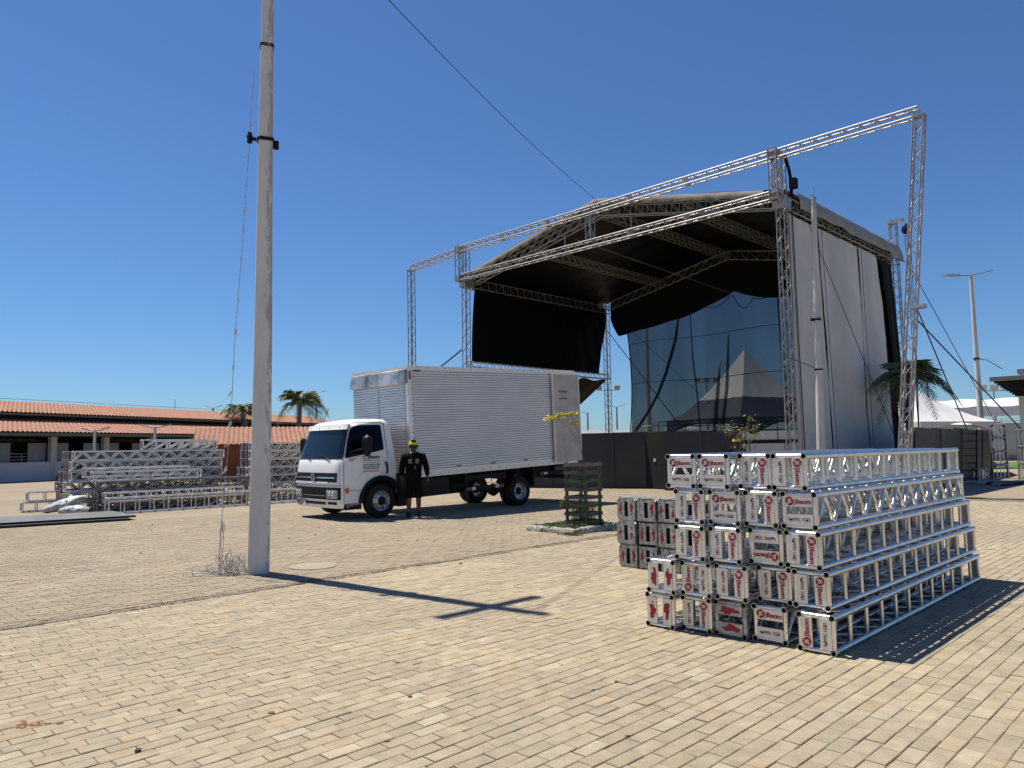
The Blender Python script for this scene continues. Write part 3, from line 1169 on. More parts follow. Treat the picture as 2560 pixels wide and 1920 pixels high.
# splices: pairs of plates every four metres on the front beams
for z in (UPZ, LOZ):
    for u in (3.2, 5.6, 9.7, 12.4):
        b = MB()
        for du in (-0.05, 0.05):
            b.bar(S(u + du, FV - 0.125, z), S(u + du, FV + 0.125, z), 0.01, 0.27)
        spart('splice_plate', b, M_PLATE)
# eave trusses
for u in (0.0, stage_u):
    struss('eave_beam', S(u, 0.3, ZB), S(u, 10.6, ZB), SU, ZX, 0.34, 0.40, bay=0.5, pattern=('zigzag', 'ladder', 'pratt', 'pratt'))
struss('lower_side_beam', S(stage_u, 0.2, 5.40), S(stage_u, 10.6, 5.40), SU, ZX, 0.25, 0.25)
# gable trusses and purlins
for v in (0.35, 10.55):
    for s in (-1, 1):
        e = 0.15 if s < 0 else stage_u - 0.15
        pe, pr = S(e, v, 9.32), S(RIDGE_U - s * -0.0, v, 10.82)
        slope = (pr - pe).normalized()
        nrm = slope.cross(SV)
        if nrm.z < 0:
            nrm = -nrm
        struss('gable_truss', pe, pr, SV, nrm, 0.30, 0.42, bay=0.55, pattern=('zigzag', 'zigzag', 'pratt', 'pratt'))
for u, z in ((RIDGE_U, 10.78), (11.35, 10.03), (3.75, 10.03)):
    struss('purlin_truss', S(u, 0.5, z), S(u, 10.4, z), SU, ZX, 0.28, 0.34, bay=0.45, pattern=('zigzag', 'zigzag', 'warren', 'warren'))
for u in (9.4, 6.07):
    spart('strut', MB().tube(S(u, 0.35, 9.45), S(u, 0.35, 10.4), 0.03, 6), M_ALU2)
# roof skins
def roof_z(u):
    return 9.62 + (1.0 - abs(u - RIDGE_U) / 7.6) * 1.62


def wob(u, v, a=0.03):
    return a * (math.sin(v * 2.1 + u * 0.7) + 0.7 * math.sin(v * 5.3 - u * 1.9) + 0.6 * math.sin(v * 0.9 + 1.3 * u))


def roof_top(i, j):
    u = -0.10 + (stage_u + 0.2) * i
    v = 0.05 + 10.75 * j
    return S(u, v, roof_z(u) + wob(u, v, 0.010) + 0.02)


spart('roof_cover', MB().grid(roof_top, 60, 30), M_TARPTOP, smooth=180, fix=False)


def roof_low(i, j):
    u = 0.06 + (stage_u - 0.12) * i
    v = 0.15 + 10.5 * j
    sag = -0.05 * abs(math.sin(j * math.pi * 7))
    return S(u, v, roof_z(u) - 0.07 + sag + wob(u, v, 0.012))


spart('roof_lining', MB().grid(roof_low, 50, 70), M_BLACKIN, smooth=180, fix=False)
# front edge fold of the cover
def fold(i, j):
    u = 0.6 + (stage_u - 1.0) * i
    k = 0.10 + 0.05 * math.sin(u * 9) + 0.03 * math.sin(u * 23)
    return S(u, 0.05 - 0.03 * math.sin(j * 2.4), roof_z(u) + 0.02 - (0.17 + k * 0.6) * j)


spart('front_fold', MB().grid(fold, 120, 4), M_TARPTOP, smooth=180, fix=False)
# flap over the right eave
def flap(i, j):
    v = 0.75 + 9.95 * i
    drop = 0.58 + 0.025 * math.sin(v * 1.3) + 0.02 * math.sin(v * 3.9 + 1)
    if i > 0.93:
        drop += 0.12 * (i - 0.93) / 0.07
    bulge = 0.06 * math.sin(j * math.pi * 0.9) + 0.02 * math.sin(v * 2.7 + j * 3) * j
    return S(-0.16 - bulge - 0.12 * j, v, 9.70 - drop * j + 0.008 * math.sin(v * 5) * j)


spart('eave_flap', MB().grid(flap, 80, 10), M_TARPTOP, smooth=180, fix=False)
# tube that holds the flap
spart('flap_pipe', MB().path([S(-0.30 - 0.03 * math.sin(k), 0.9 + k, 8.98 + 0.10 * math.sin(k * 1.3 + 1)) for k in range(11)], 0.02, 5), M_WIRE)
# left wall flap seen edge on
def lflap(i, j):
    v = 0.4 + 10.2 * i
    return S(stage_u + 0.18 + 0.05 * math.sin(v * 3), v, 9.68 - 0.5 * j)


spart('eave_flap', MB().grid(lflap, 30, 2), M_TARPTOP, smooth=180, fix=False)
spart('eave_lining', MB().grid(lambda i, j: S(stage_u + 0.10 - 0.1 * j + 0.02 * math.sin(i * 40), 0.35 + 9.6 * i, 9.66 - 0.72 * j), 30, 2), M_BLACK, smooth=180, fix=False)
spart('eave_lining', MB().grid(lambda i, j: S(0.19, 0.5 + 10.0 * i, 9.66 - 0.85 * j), 30, 2), M_BLACK, smooth=180, fix=False)
# right wall: three grey panels with dark gaps, and a black one folded at the rear
wall_panels = [(0.22, 2.46, 2.90), (2.55, 6.05, 6.24), (6.14, 8.45, 9.9)]
for k, (va, vb, vb_low) in enumerate(wall_panels):
    va_low = va if k == 0 else wall_panels[k - 1][2] + 0.08

    def panel(i, j, va=va, vb=vb, va_low=va_low, vb_low=vb_low, k=k):
        zt = 8.86
        z = zt * (1 - j) + 0.05 * j
        e0, e1 = va + (va_low - va) * j, vb + (vb_low - vb) * (j ** (1.0 if k < 2 else 0.75))
        v = e0 + (e1 - e0) * i
        bil = 0.05 * math.sin(j * math.pi) * math.sin(i * math.pi) + 0.012 * math.sin(v * 4.2 + j * 5) + 0.008 * math.sin(v * 7.1 - j * 2) + 0.03 * fbm(v * 0.8, j * 4, k)
        if k == 2:
            bil -= 0.35 * max(0, i - 0.7) / 0.3 * (0.3 + j * 0.6)
        return S(-0.10 - bil, v, z)
    spart('wall_panel', MB().grid(panel, 36, 40), M_TARP, smooth=180, fix=False)
    spart('tie_rope', MB().path([S(-0.20, va, 8.86), S(-0.22, va_low, 0.1)], 0.010, 4), M_WIRE)
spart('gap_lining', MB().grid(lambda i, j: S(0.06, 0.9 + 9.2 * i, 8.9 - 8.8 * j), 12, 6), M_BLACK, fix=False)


def bpanel(i, j):
    v0, v1 = 8.45 + 1.35 * j ** 0.75, 9.75 + 0.9 * j ** 0.8
    v = v0 + (v1 - v0) * i
    return S(-0.08 - 0.05 * math.sin(i * 6), v, 8.80 - 6.5 * j)


spart('black_wall_panel', MB().grid(bpanel, 10, 20), M_BLACK, smooth=180, fix=False)
# left wall, black, from the eave to the lower beam
def lpanel(i, j):
    v = 0.30 + 10.15 * i
    z = 9.25 - 3.70 * j
    pull = 0.25 * (1 - i) * math.sin(j * math.pi) if i < 0.06 else 0
    fold_ = (0.10 * math.sin(v * 3 + j * 4) + 0.08 * math.sin(v * 6.3 - j * 7)) * max(0, i - 0.55) * 2
    if i > 0.93:
        v -= (i - 0.93) / 0.07 * 0.9 * j ** 1.5
    return S(stage_u - 0.02 - fold_ * 0.5, v + 0.25 * (1 - i) ** 8 * (1 - j) ** 2, z)


spart('black_wall_panel', MB().grid(lpanel, 70, 26), M_BLACK, smooth=180, fix=False)
# dark awning outside under the lower side beam
def awn(i, j):
    v = 8.2 + 2.3 * i
    return S(stage_u + 0.1 + 1.9 * j, v, 5.2 - 1.25 * j + 0.05 * math.sin(i * 9))


spart('side_awning', MB().grid(awn, 10, 4), M_BLACK, smooth=180, fix=False)
# back wall: black valance with a torn lower edge, then a see-through dark mesh
VAL = [(15.0, 8.75), (14.8, 8.2), (14.5, 7.62), (12.5, 7.84), (10.5, 8.08), (9.4, 8.33), (8.65, 8.55), (7.95, 8.80), (7.4, 9.03), (6.8, 8.75), (6.2, 8.55), (5.1, 8.34), (3.0, 8.2), (0.2, 8.1)]


def val_z(u):
    for (a, za), (c, zc) in zip(VAL, VAL[1:]):
        if c <= u <= a:
            return za + (zc - za) * (a - u) / (a - c)
    return 8.1


def gable_z(u):
    return 9.25 + (1 - abs(u - RIDGE_U) / 7.6) * 1.55


def valance(i, j):
    u = 14.95 - 14.75 * i
    zt, zb = roof_z(u) + 0.0, val_z(u)
    return S(u, 10.62 - 0.06 * math.sin(u * 3) * j, zt + (zb - zt) * j)


spart('valance', MB().grid(valance, 120, 8), M_BLACK, smooth=180, fix=False)


def mesh_mat():
    m = bpy.data.materials.new('black shade mesh')
    m.use_nodes = True
    n = m.node_tree
    n.nodes.clear()
    out = n.nodes.new('ShaderNodeOutputMaterial')
    mix = n.nodes.new('ShaderNodeMixShader')
    tr = n.nodes.new('ShaderNodeBsdfTransparent')
    tr.inputs[0].default_value = (0.95, 1.0, 1.0, 1)
    df = n.nodes.new('ShaderNodeBsdfDiffuse')
    df.inputs[0].default_value = (0.02, 0.022, 0.026, 1)
    tc = n.nodes.new('ShaderNodeTexCoord')
    no = n.nodes.new('ShaderNodeTexNoise')
    no.inputs['Scale'].default_value = 0.5
    mp = n.nodes.new('ShaderNodeMapping')
    mp.inputs['Scale'].default_value = (1.5, 1.5, 0.25)
    n.links.new(tc.outputs['Object'], mp.inputs[0])
    n.links.new(mp.outputs[0], no.inputs[0])
    mr = n.nodes.new('ShaderNodeMapRange')
    mr.inputs['From Min'].default_value = 0.35
    mr.inputs['From Max'].default_value = 0.65
    mr.inputs['To Min'].default_value = 0.83
    mr.inputs['To Max'].default_value = 0.88
    n.links.new(no.outputs[0], mr.inputs[0])
    n.links.new(mr.outputs[0], mix.inputs[0])
    n.links.new(tr.outputs[0], mix.inputs[1])
    n.links.new(df.outputs[0], mix.inputs[2])
    tl = n.nodes.new('ShaderNodeBsdfTranslucent')
    tl.inputs[0].default_value = (0.022, 0.027, 0.034, 1)
    ad = n.nodes.new('ShaderNodeAddShader')
    n.links.new(df.outputs[0], ad.inputs[0])
    n.links.new(tl.outputs[0], ad.inputs[1])
    n.links.new(ad.outputs[0], mix.inputs[2])
    n.links.new(mix.outputs[0], out.inputs[0])
    return m


M_MESH = mesh_mat()


def shade(i, j):
    edge = 0.18 * math.sin(j * math.pi) if i < 0.1 else 0
    u = 13.9 - 13.6 * i - edge * (1 - i * 10)
    zt = val_z(u) + 0.1
    z = zt + (2.15 - zt) * j
    return S(u, 10.72 + (0.12 * math.sin(u * 1.9 + j * 2) + 0.09 * math.sin(u * 5.3 + j * 3) + 0.05 * math.sin(u * 11.0 - j * 2)) * (0.3 + 0.7 * j), z)


back = spart('shade_mesh', MB().grid(shade, 150, 24), M_MESH, smooth=180, fix=False)
spart('hem', MB().path([S(13.9 - 0.18 * math.sin(j / 12 * math.pi), 10.70, 7.75 - 5.55 * j / 12) for j in range(13)], 0.03, 4), M_BLACK, back)
for z in (7.1, 4.9, 2.55):
    spart('tie_rope', MB().path([S(13.75 - 13.5 * k / 14, 10.76, z + 0.05 * math.sin(k)) for k in range(15)], 0.016, 4), M_WIRE, back)
# gathered folds: narrow doubled strips of the same mesh, seen as dark bands
def strip(name, pts, wd, k0=False):
    b = MB()
    for k in range(len(pts) - 1):
        (u0, z0, w0), (u1, z1, w1) = pts[k], pts[k + 1]
        for d in ((0.0, 0.06) if k0 else (0.0,)):
            b.add([S(u0 - w0 * wd, 10.56 - d, z0), S(u0 + w0 * wd, 10.56 - d, z0), S(u1 + w1 * wd, 10.56 - d, z1), S(u1 - w1 * wd, 10.56 - d, z1)], [(0, 1, 2, 3)])
    spart(name, b, M_MESH, back, fix=False)


strip('mesh_fold', [(10.55, 8.05, 0.5), (10.75, 7.0, 0.9), (11.05, 6.2, 1.0), (11.4, 5.3, 1.0), (11.95, 4.2, 1.0), (12.6, 3.3, 1.0), (13.45, 2.3, 1.2)], 0.085, True)
strip('mesh_fold', [(9.85, 8.2, 0.6), (9.8, 6.0, 1.0), (9.6, 4.0, 1.0), (9.5, 2.2, 1.0)], 0.05)
strip('mesh_fold', [(7.75, 7.0, 0.3), (7.85, 5.6, 0.9), (7.95, 4.3, 1.0), (8.3, 2.3, 1.2)], 0.09)
strip('mesh_fold', [(8.25, 5.6, 0.2), (8.4, 4.6, 0.9), (8.55, 3.4, 1.1), (8.7, 2.2, 1.2)], 0.10)
strip('mesh_fold', [(5.15, 8.3, 0.8), (5.05, 5.6, 0.9), (4.95, 2.2, 0.9)], 0.09)
# loose straps hanging under the valance peak
def hang(a, za, c, zc, sag):
    pts = []
    for k in range(13):
        t = k / 12
        pts.append(S(a + (c - a) * t, 10.5, za + (zc - za) * t - sag * math.sin(math.pi * t)))
    return pts


spart('loose_strap', MB().path(hang(8.9, 8.45, 7.5, 8.85, 0.25), 0.02, 4), M_BLACK)
spart('loose_strap', MB().path(hang(7.4, 8.8, 6.4, 8.5, 0.55), 0.02, 4), M_BLACK)
spart('loose_strap', MB().path(hang(6.4, 8.5, 5.4, 8.5, 0.08), 0.02, 4), M_BLACK)
# inside guy cables
spart('guy_cable', MB().path([S(9.4, 1.0, 10.2), S(7.45, 10.4, 8.9)], 0.014, 4), M_WIREG)
spart('guy_cable', MB().path([S(stage_u, 10.6, 8.0), S(9.9, 10.3, 1.8)], 0.025, 4), M_WIRE)
spart('guy_cable', MB().path([S(13.4, 10.5, 7.7), S(8.9, 10.5, 3.6)], 0.012, 4), M_WIRE)
# platform behind the fence: deck, legs, railing
dk = MB()
dk.box((0, 0, 0), (0.001, 0.001, 0.001))
pdeck = MB()
pc = S(7.6, 5.6, 1.62)
rotD = Matrix.Rotation(math.pi / 4, 3, 'Z')
pdeck.box(pc, (9.6, 14.2, 0.12), rotD)
spart('deck', pdeck, M_DARK)
for u in range(0, 15, 2):
    for v in (1.0, 5.6, 10.2):
        spart('deck_leg', MB().tube(S(0.7 + u, v, 0), S(0.7 + u, v, 1.56), 0.03, 5), M_ALU2)
for z in (1.25, 0.75):
    spart('deck_rail', MB().tube(S(0.7, 0.95, z), S(14.7, 0.95, z), 0.028, 5), M_ALU2)
rl = MB()
for z in (2.2, 2.75):
    rl.tube(S(0.5, 10.3, z), S(11.8, 10.3, z), 0.022, 5)
for k in range(8):
    rl.tube(S(0.5 + k * 1.614, 10.3, 1.68), S(0.5 + k * 1.614, 10.3, 2.75), 0.022, 5)
spart('back_railing', rl, M_DARK)
# black cable bundle at the right tower
spart('cable_bundle', MB().path([S(-0.22, -0.1, 10.7), S(-0.28, 0.05, 10.2), S(-0.3, 0.1, 9.9), S(-0.26, 0.2, 9.5), S(-0.3, 0.15, 9.3)], 0.05, 6), M_BLACK, smooth=True)
spart('junction_box', MB().box(S(-0.38, 0.1, 9.75), (0.22, 0.2, 0.32), rotD), M_BLACK)
spart('hanging_cable', MB().path([S(-0.27, 0.15, 9.2), S(-0.26, 0.2, 5.0), S(-0.3, 0.2, 0.2)], 0.02, 5), M_WIRE)

# guy straps and cables that hold the stage, each fixed to the ground
def strap(name, label, pts, r, m=M_WIRE):
    o = MB().path(pts, r, 6).build(name, m)
    return tag(o, label, 'strap' if r > 0.02 else 'cable')


strap('guy_strap', 'thick black guy strap running from the rear stage tower down to the right edge', [S(-0.6, 10.8, 6.6), Vector((26.1, 35.45, 0.0))], 0.030)
strap('guy_strap', 'black guy strap from the rear tower down to the ground by the leaning fence', [S(-0.6, 10.7, 7.3), Vector((20.9, 33.0, 0.05))], 0.028)
strap('guy_cable', 'thin cable from the rear stage tower beside the black strap', [S(-0.6, 10.7, 8.6), Vector((22.6, 34.0, 1.4))], 0.016)
strap('guy_strap', 'black strap from the left front tower disappearing behind the truck box', [S(15.5, 0.0, 6.1), S(24.5, -3.2, 0.05)], 0.035)
strap('guy_cable', 'thin black cable crossing the grey stage wall diagonally to the ground', [S(-0.32, 1.2, 8.75), S(-1.3, 6.9, 0.05)], 0.013)
# ================================================================== TRUCK
TO = Vector((-2.968, 16.752, 0))
TYAW = math.radians(43.5)
truck = thing('box_truck', 'white cab-over box truck with ribbed aluminium cargo box and open rear door', 'truck', TO, TYAW)
# local frame: +x to the rear, -y is outwards on the camera side  -> side offset n = -y
M_WHITE = mat('white truck paint', (0.84, 0.825, 0.79), 0.22, 0.0, scale=3, col2=(0.79, 0.775, 0.74), rvar=0.05, spec=0.5)
M_GLASS = mat('dark tinted glass', (0.006, 0.013, 0.016), 0.05, 0.0, var=0.1, spec=0.42, rvar=0.02)
M_GLASSD = mat('black tinted side glass', (0.003, 0.004, 0.007), 0.12, 0.0, var=0.1, spec=0.12, rvar=0.02)
M_BOX = mat('ribbed box aluminium', (0.86, 0.80, 0.715), 0.45, 0.3, scale=1.1, col2=(0.76, 0.705, 0.63), stretch=(1, 1, 3), detail=8, rvar=0.1)
M_BOXF = mat('box front aluminium', (0.80, 0.77, 0.73), 0.38, 0.55, scale=2.0, col2=(0.66, 0.635, 0.60), stretch=(1, 1, 3), rvar=0.1)
M_GROOVE = mat('shade tone of the rib grooves', (0.36, 0.34, 0.31), 0.7, 0.2, scale=2, col2=(0.24, 0.225, 0.205))  # groove shade put into the colour so the ribs stand out
M_DOOR = mat('plain grey door', (0.50, 0.475, 0.435), 0.55, 0.2, scale=3, col2=(0.38, 0.36, 0.33), detail=8, bump=0.1)
M_CHROME = mat('chrome', (0.75, 0.75, 0.76), 0.18, 1.0, var=0.1)
M_SOOT = mat('stained deflector', (0.60, 0.59, 0.57), 0.4, 0.6, scale=2.2, col2=(0.16, 0.16, 0.16), lo=0.36, hi=0.62, detail=9)
M_LAMP = mat('lamp lens', (0.55, 0.55, 0.53), 0.12, 0.2, var=0.2, scale=20)
M_ORANGE = mat('orange lens', (0.70, 0.12, 0.02), 0.25, 0.0)
M_REDLENS = mat('red reflector', (0.35, 0.01, 0.012), 0.3, 0.0)
M_WHITEREF = mat('white reflector', (0.75, 0.75, 0.74), 0.4, 0.0)
M_BLUE = mat('plate blue', (0.02, 0.06, 0.28), 0.4)
M_RIM = mat('steel wheel rim', (0.60, 0.60, 0.60), 0.42, 0.6, scale=12, col2=(0.36, 0.36, 0.36))


def tp(a, n, z):
    return Vector((a, -n, z))


CW = 2.10                        # cab from n = -0.03 to -2.13
NC = -0.03 - CW / 2


def corner(n):
    """how far the front surface falls back towards the cab corners"""
    t = abs(n - NC) / (CW / 2)
    return 0.05 * t * t + 0.115 * max(0.0, (t - 0.80) / 0.20) ** 2


FRONT = [(0.24, -1.00), (0.30, -1.05), (0.45, -1.075), (0.62, -1.08), (0.78, -1.075), (1.00, -1.06), (1.16, -1.045), (1.28, -1.02), (1.36, -0.975), (1.50, -0.935), (1.75, -0.865), (2.0, -0.79), (2.08, -0.75)]


def front_a(z):
    for (z0, a0), (z1, a1) in zip(FRONT, FRONT[1:]):
        if z <= z1:
            t = (z - z0) / (z1 - z0)
            return a0 + (a1 - a0) * max(0, t)
    return FRONT[-1][1]


def tumble(z):
    return 0.0 if z < 1.34 else 0.13 * ((z - 1.34) / 0.85) ** 1.2


def fs(n, z, off=0.0):
    """point on the cab front"""
    s = 1 - tumble(z) / (CW / 2)
    return tp(front_a(z) + corner(n) - off, NC + (n - NC) * s, z)


def patch(n0, n1, z0, z1, off, thick=0.012, nn=14, nz=4, bend=None):
    b = MB()
    def f(i, j):
        n = n0 + (n1 - n0) * i
        zz0, zz1 = (z0(n) if callable(z0) else z0), (z1(n) if callable(z1) else z1)
        return fs(n, zz0 + (zz1 - zz0) * j, off)
    b.grid(f, nn, nz)
    def g(i, j):
        n = n0 + (n1 - n0) * i
        zz0, zz1 = (z0(n) if callable(z0) else z0), (z1(n) if callable(z1) else z1)
        return fs(n, zz0 + (zz1 - zz0) * j, off - thick)
    # rim
    ring = [(i / nn, 0) for i in range(nn + 1)] + [(1, j / nz) for j in range(1, nz + 1)] + [(1 - i / nn, 1) for i in range(1, nn + 1)] + [(0, 1 - j / nz) for j in range(1, nz)]
    vs = [f(*p) for p in ring] + [g(*p) for p in ring]
    m = len(ring)
    b.add(vs, [(i, (i + 1) % m, m + (i + 1) % m, m + i) for i in range(m)])
    return b


# --- cab shell
def cab():
    b = MB()
    ns = [NC + CW / 2 * t for t in (1.0, 0.985, 0.94, 0.86, 0.72, 0.5, 0.25, 0, -0.25, -0.5, -0.72, -0.86, -0.94, -0.985, -1.0)]
    prof_z = [0.26, 0.36, 0.5, 0.7, 0.9, 1.05, 1.18, 1.29, 1.36, 1.5, 1.65, 1.8, 1.93, 2.05]
    rows = []
    for n in ns:
        t = abs(n - NC) / (CW / 2)
        edge = max(0, (t - 0.86) / 0.14) ** 2
        r = [fs(n, z) for z in prof_z]
        # roof
        for (a, z) in ((-0.70, 2.12), (-0.55, 2.195), (-0.25, 2.24), (0.05, 2.255), (0.24, 2.245), (0.31, 2.19)):
            zz = z - 0.035 * t * t - 0.07 * edge
            s = 1 - tumble(min(zz, 2.15)) / (CW / 2)
            r.append(tp(a + 0.04 * edge * (1 if a < 0 else -1), NC + (n - NC) * s, zz))
        for (a, z) in ((0.33, 2.05), (0.36, 1.8), (0.40, 1.5), (0.44, 1.2), (0.47, 0.96), (0.47, 0.55)):
            s = 1 - tumble(z) / (CW / 2)
            r.append(tp(a - 0.03 * edge, NC + (n - NC) * s, z))
        rows.append(r)
    m = len(rows[0])
    vs = [p for r in rows for p in r]
    fsx = []
    for i in range(len(rows) - 1):
        for k in range(m - 1):
            fsx.append((i * m + k, i * m + k + 1, (i + 1) * m + k + 1, (i + 1) * m + k))
    b.add(vs, fsx)
    # sides: outline of the shell with the wheel arch cut out
    for side in (0, len(rows) - 1):
        r = rows[side]
        n = -r[0].y
        out = list(r)
        arch = []
        for k in range(0, 13):
            an = math.radians(12 + 160 * k / 12)
            arch.append((0.02 + math.cos(an) * 0.52, 0.34 + math.sin(an) * 0.535))
        arch = [p for p in arch if p[1] > 0.40 and p[0] < 0.47]
        poly = out[:-1] + [tp(0.47, n, 0.72)] + [tp(a, n, z) for a, z in arch] + [tp(-0.50, n, 0.34), tp(-0.80, n, 0.30)]
        bm_c = sum((p for p in poly), Vector()) / len(poly)
        c = tp(-0.25, n, 1.25)
        vv = [c] + poly
        b.add(vv, [(0, i, i % (len(poly)) + 1) for i in range(1, len(poly) + 1)])
    return b


spartT = lambda name, b, m, parent=None, smooth=False, fix=True: b.build(name, m, parent or truck, smooth, fix)
body = spartT('cab_body', cab(), M_WHITE, smooth=58)
# windscreen
ws = patch(NC - 0.945, NC + 0.945, 1.335, 2.0, 0.012, nn=20, nz=6)
wsc = spartT('windscreen', ws, M_GLASS, smooth=40)
b = MB()
for n0, n1 in ((-1.75, -1.35), (-1.05, -0.52)):
    b.path([fs(n0, 1.43, 0.03), fs((n0 + n1) / 2, 1.40, 0.035), fs(n1, 1.33, 0.03)], 0.013, 5)
spartT('wiper', b, M_BLKPL, wsc)
# roof visor lip over the windscreen with small fixing studs
b = patch(NC - 0.97, NC + 0.97, 1.985, 2.10, 0.055, thick=0.05, nn=20, nz=3)
vis = spartT('sun_visor', b, M_WHITE, smooth=40)
b = MB()
for k in range(4):
    n = NC - 0.72 + k * 0.48
    p = fs(n, 2.03, 0.058)
    b.box(p, (0.012, 0.02, 0.02))
spartT('stud', b, M_BLKPL, vis)
# grilles, bars, bumper openings
spartT('upper_grille', patch(NC - 0.93, NC + 0.90, 0.83, 1.03, 0.010, nn=20), M_BLKPL, smooth=40)
for z in (0.925,):
    for n0, n1 in ((NC - 0.88, NC - 0.13), (NC + 0.13, NC + 0.85)):
        spartT('grille_bar', patch(n0, n1, z - 0.012, z + 0.012, 0.022, nn=10, nz=1), M_CHROME)
spartT('grille_bar', patch(NC - 0.9, NC + 0.6, 0.80, 0.835, 0.020, nn=14, nz=1), M_WHITE)
spartT('lower_grille', patch(NC - 0.98, NC + 0.99, 0.45, 0.715, 0.010, nn=24), M_BLKPL, smooth=40)
for z in (0.53, 0.60, 0.655):
    spartT('grille_bar', patch(NC - 0.72, NC + 0.50, z - 0.006, z + 0.006, 0.020, nn=12, nz=1), M_CHROME if z == 0.53 else M_DARK)
for s in (-1, 1):
    hl = spartT('headlight', patch(NC + s * 0.56, NC + s * 0.93, 0.475, 0.66, 0.020, nn=8), M_LAMP, smooth=40)
    for k in (0.68, 0.80):
        p = fs(NC + s * k, 0.58, 0.022)
        spartT('lamp_bowl', MB().lathe([(0.05, 0.0), (0.045, -0.008), (0.02, -0.014)], 14, p, axis='x'), M_CHROME, hl, smooth=True)
    spartT('fog_lamp', patch(NC + s * 0.58, NC + s * 0.90, 0.345, 0.40, 0.008, nn=6, nz=1), M_DARK)
spartT('bumper_slot', patch(NC - 0.92, NC + 0.48, 0.335, 0.395, 0.008, nn=14, nz=1), M_BLKPL)
# corner indicators
b = MB()
b.box(tp(-0.86, -0.015, 0.645), (0.07, 0.02, 0.11))
spartT('indicator', b, M_ORANGE)
# badge
bz = fs(NC, 0.93, 0.03)
bd = MB()
bd.lathe([(0.088, 0.0), (0.095, -0.012), (0.085, -0.018), (0.075, -0.012), (0.078, 0.0)], 26, bz, axis='x', caps=False)
bd.lathe([(0.078, 0.002), (0.0, 0.002)], 26, bz, axis='x', caps=False, mi=1)
def stroke(pts):
    for p, q in zip(pts, pts[1:]):
        bd.bar(bz + Vector((-0.010, -p[0], p[1])), bz + Vector((-0.010, -q[0], q[1])), 0.010, 0.017, up=(1, 0, 0))
stroke([(-0.032, 0.070), (0.0, 0.008), (0.032, 0.070)])
stroke([(-0.070, 0.036), (-0.036, -0.068), (0.0, 0.002), (0.036, -0.068), (0.070, 0.036)])
spartT('badge', bd, [M_CHROME, M_BLKPL], smooth=30)
# number plate
px = fs(-1.62, 0.36, 0.035)
plate = spartT('number_plate', MB().box(px + Vector((0, 0, 0.0)), (0.01, 0.40, 0.135), Matrix.Rotation(-0.05, 3, 'Z')), M_WHITEREF)
spartT('plate_band', MB().box(px + Vector((-0.0065, 0, 0.05)), (0.004, 0.395, 0.032), Matrix.Rotation(-0.05, 3, 'Z')), M_BLUE, plate)
me = text_mesh('RDX7B13', 0.095, M_BLKPL, offset=0.002, extrude=0.001)
o = link('plate_number', me, plate)
o.matrix_basis = Matrix.Translation(px + Vector((-0.0075, 0, -0.018))) @ Matrix.Rotation(-math.pi / 2, 4, 'Z') @ Matrix.Rotation(math.pi / 2, 4, 'X')
# side glass, seams, handle, mirror, stickers on the camera side
def sidept(a, z, off=0.0):
    return tp(a, -0.03 - tumble(z) + off + 0.002, z)


def side_poly(pts, off, thick=0.01, sub=True):
    b = MB()
    # triangulate as fan after dense resample so it follows the tumblehome
    c = (sum(p[0] for p in pts) / len(pts), sum(p[1] for p in pts) / len(pts))
    ring = []
    for p, q in zip(pts, pts[1:] + pts[:1]):
        for k in range(4):
            t = k / 4
            ring.append((p[0] + (q[0] - p[0]) * t, p[1] + (q[1] - p[1]) * t))
    for lev in (0.0, 0.5):
        vs = []
        for s in ((1.0, 0.5) if lev == 0 else (0.5, 0.001)):
            vs += [sidept(c[0] + (x - c[0]) * s, c[1] + (z - c[1]) * s, off) for x, z in ring]
        m = len(ring)
        b.add(vs, [(i, (i + 1) % m, m + (i + 1) % m, m + i) for i in range(m)])
    vs = [sidept(x, z, off) for x, z in ring] + [sidept(x, z, off - thick) for x, z in ring]
    m = len(ring)
    b.add(vs, [(i, (i + 1) % m, m + (i + 1) % m, m + i) for i in range(m)])
    return b


spartT('side_window', side_poly([(-0.91, 1.345), (-0.905, 1.42), (-0.84, 1.70), (-0.76, 1.95), (-0.66, 2.05), (-0.50, 2.075), (0.02, 2.09), (0.06, 2.07), (0.095, 1.55), (0.07, 1.52), (-0.42, 1.43)], 0.008), M_GLASSD, smooth=30)
seam = [(-0.93, 0.36), (-0.945, 1.2), (-0.93, 1.45), (-0.86, 1.85), (-0.77, 2.08), (-0.60, 2.14), (0.09, 2.155), (0.14, 2.12), (0.185, 1.5), (0.205, 1.05), (0.20, 0.97)]
spartT('door_seam', MB().path([sidept(a, z, 0.0) for a, z in seam], 0.006, 4), M_BLKPL)
spartT('door_seam', MB().path([sidept(a, z, 0.0) for a, z in ((-0.93, 0.66), (-0.6, 0.64), (-0.43, 0.66))], 0.004, 4), M_BLKPL)
spartT('front_seam', MB().path([fs(NC + 1.0 - 2.0 * k / 20, 0.755, 0.002) for k in range(21)], 0.005, 4), M_BLKPL)
for sgn in (-1, 1):
    spartT('front_seam', MB().path([fs(NC + sgn * (0.97 - 0.05 * k / 8), 0.76 + 0.50 * k / 8, 0.001) for k in range(9)], 0.004, 4), M_DOOR)
spartT('body_crease', MB().path([sidept(a, z, 0.0) for a, z in ((-0.66, 0.45), (-0.64, 0.80), (-0.55, 0.98), (-0.3, 1.05), (0.15, 1.08))], 0.006, 5), M_WHITE)
spartT('door_handle', MB().path([sidept(0.115, 1.24, 0.01), sidept(0.13, 1.22, 0.04), sidept(0.15, 1.12, 0.045), sidept(0.155, 1.03, 0.04), sidept(0.15, 1.0, 0.01)], 0.022, 6), M_BLKPL, smooth=True)
mir = MB()
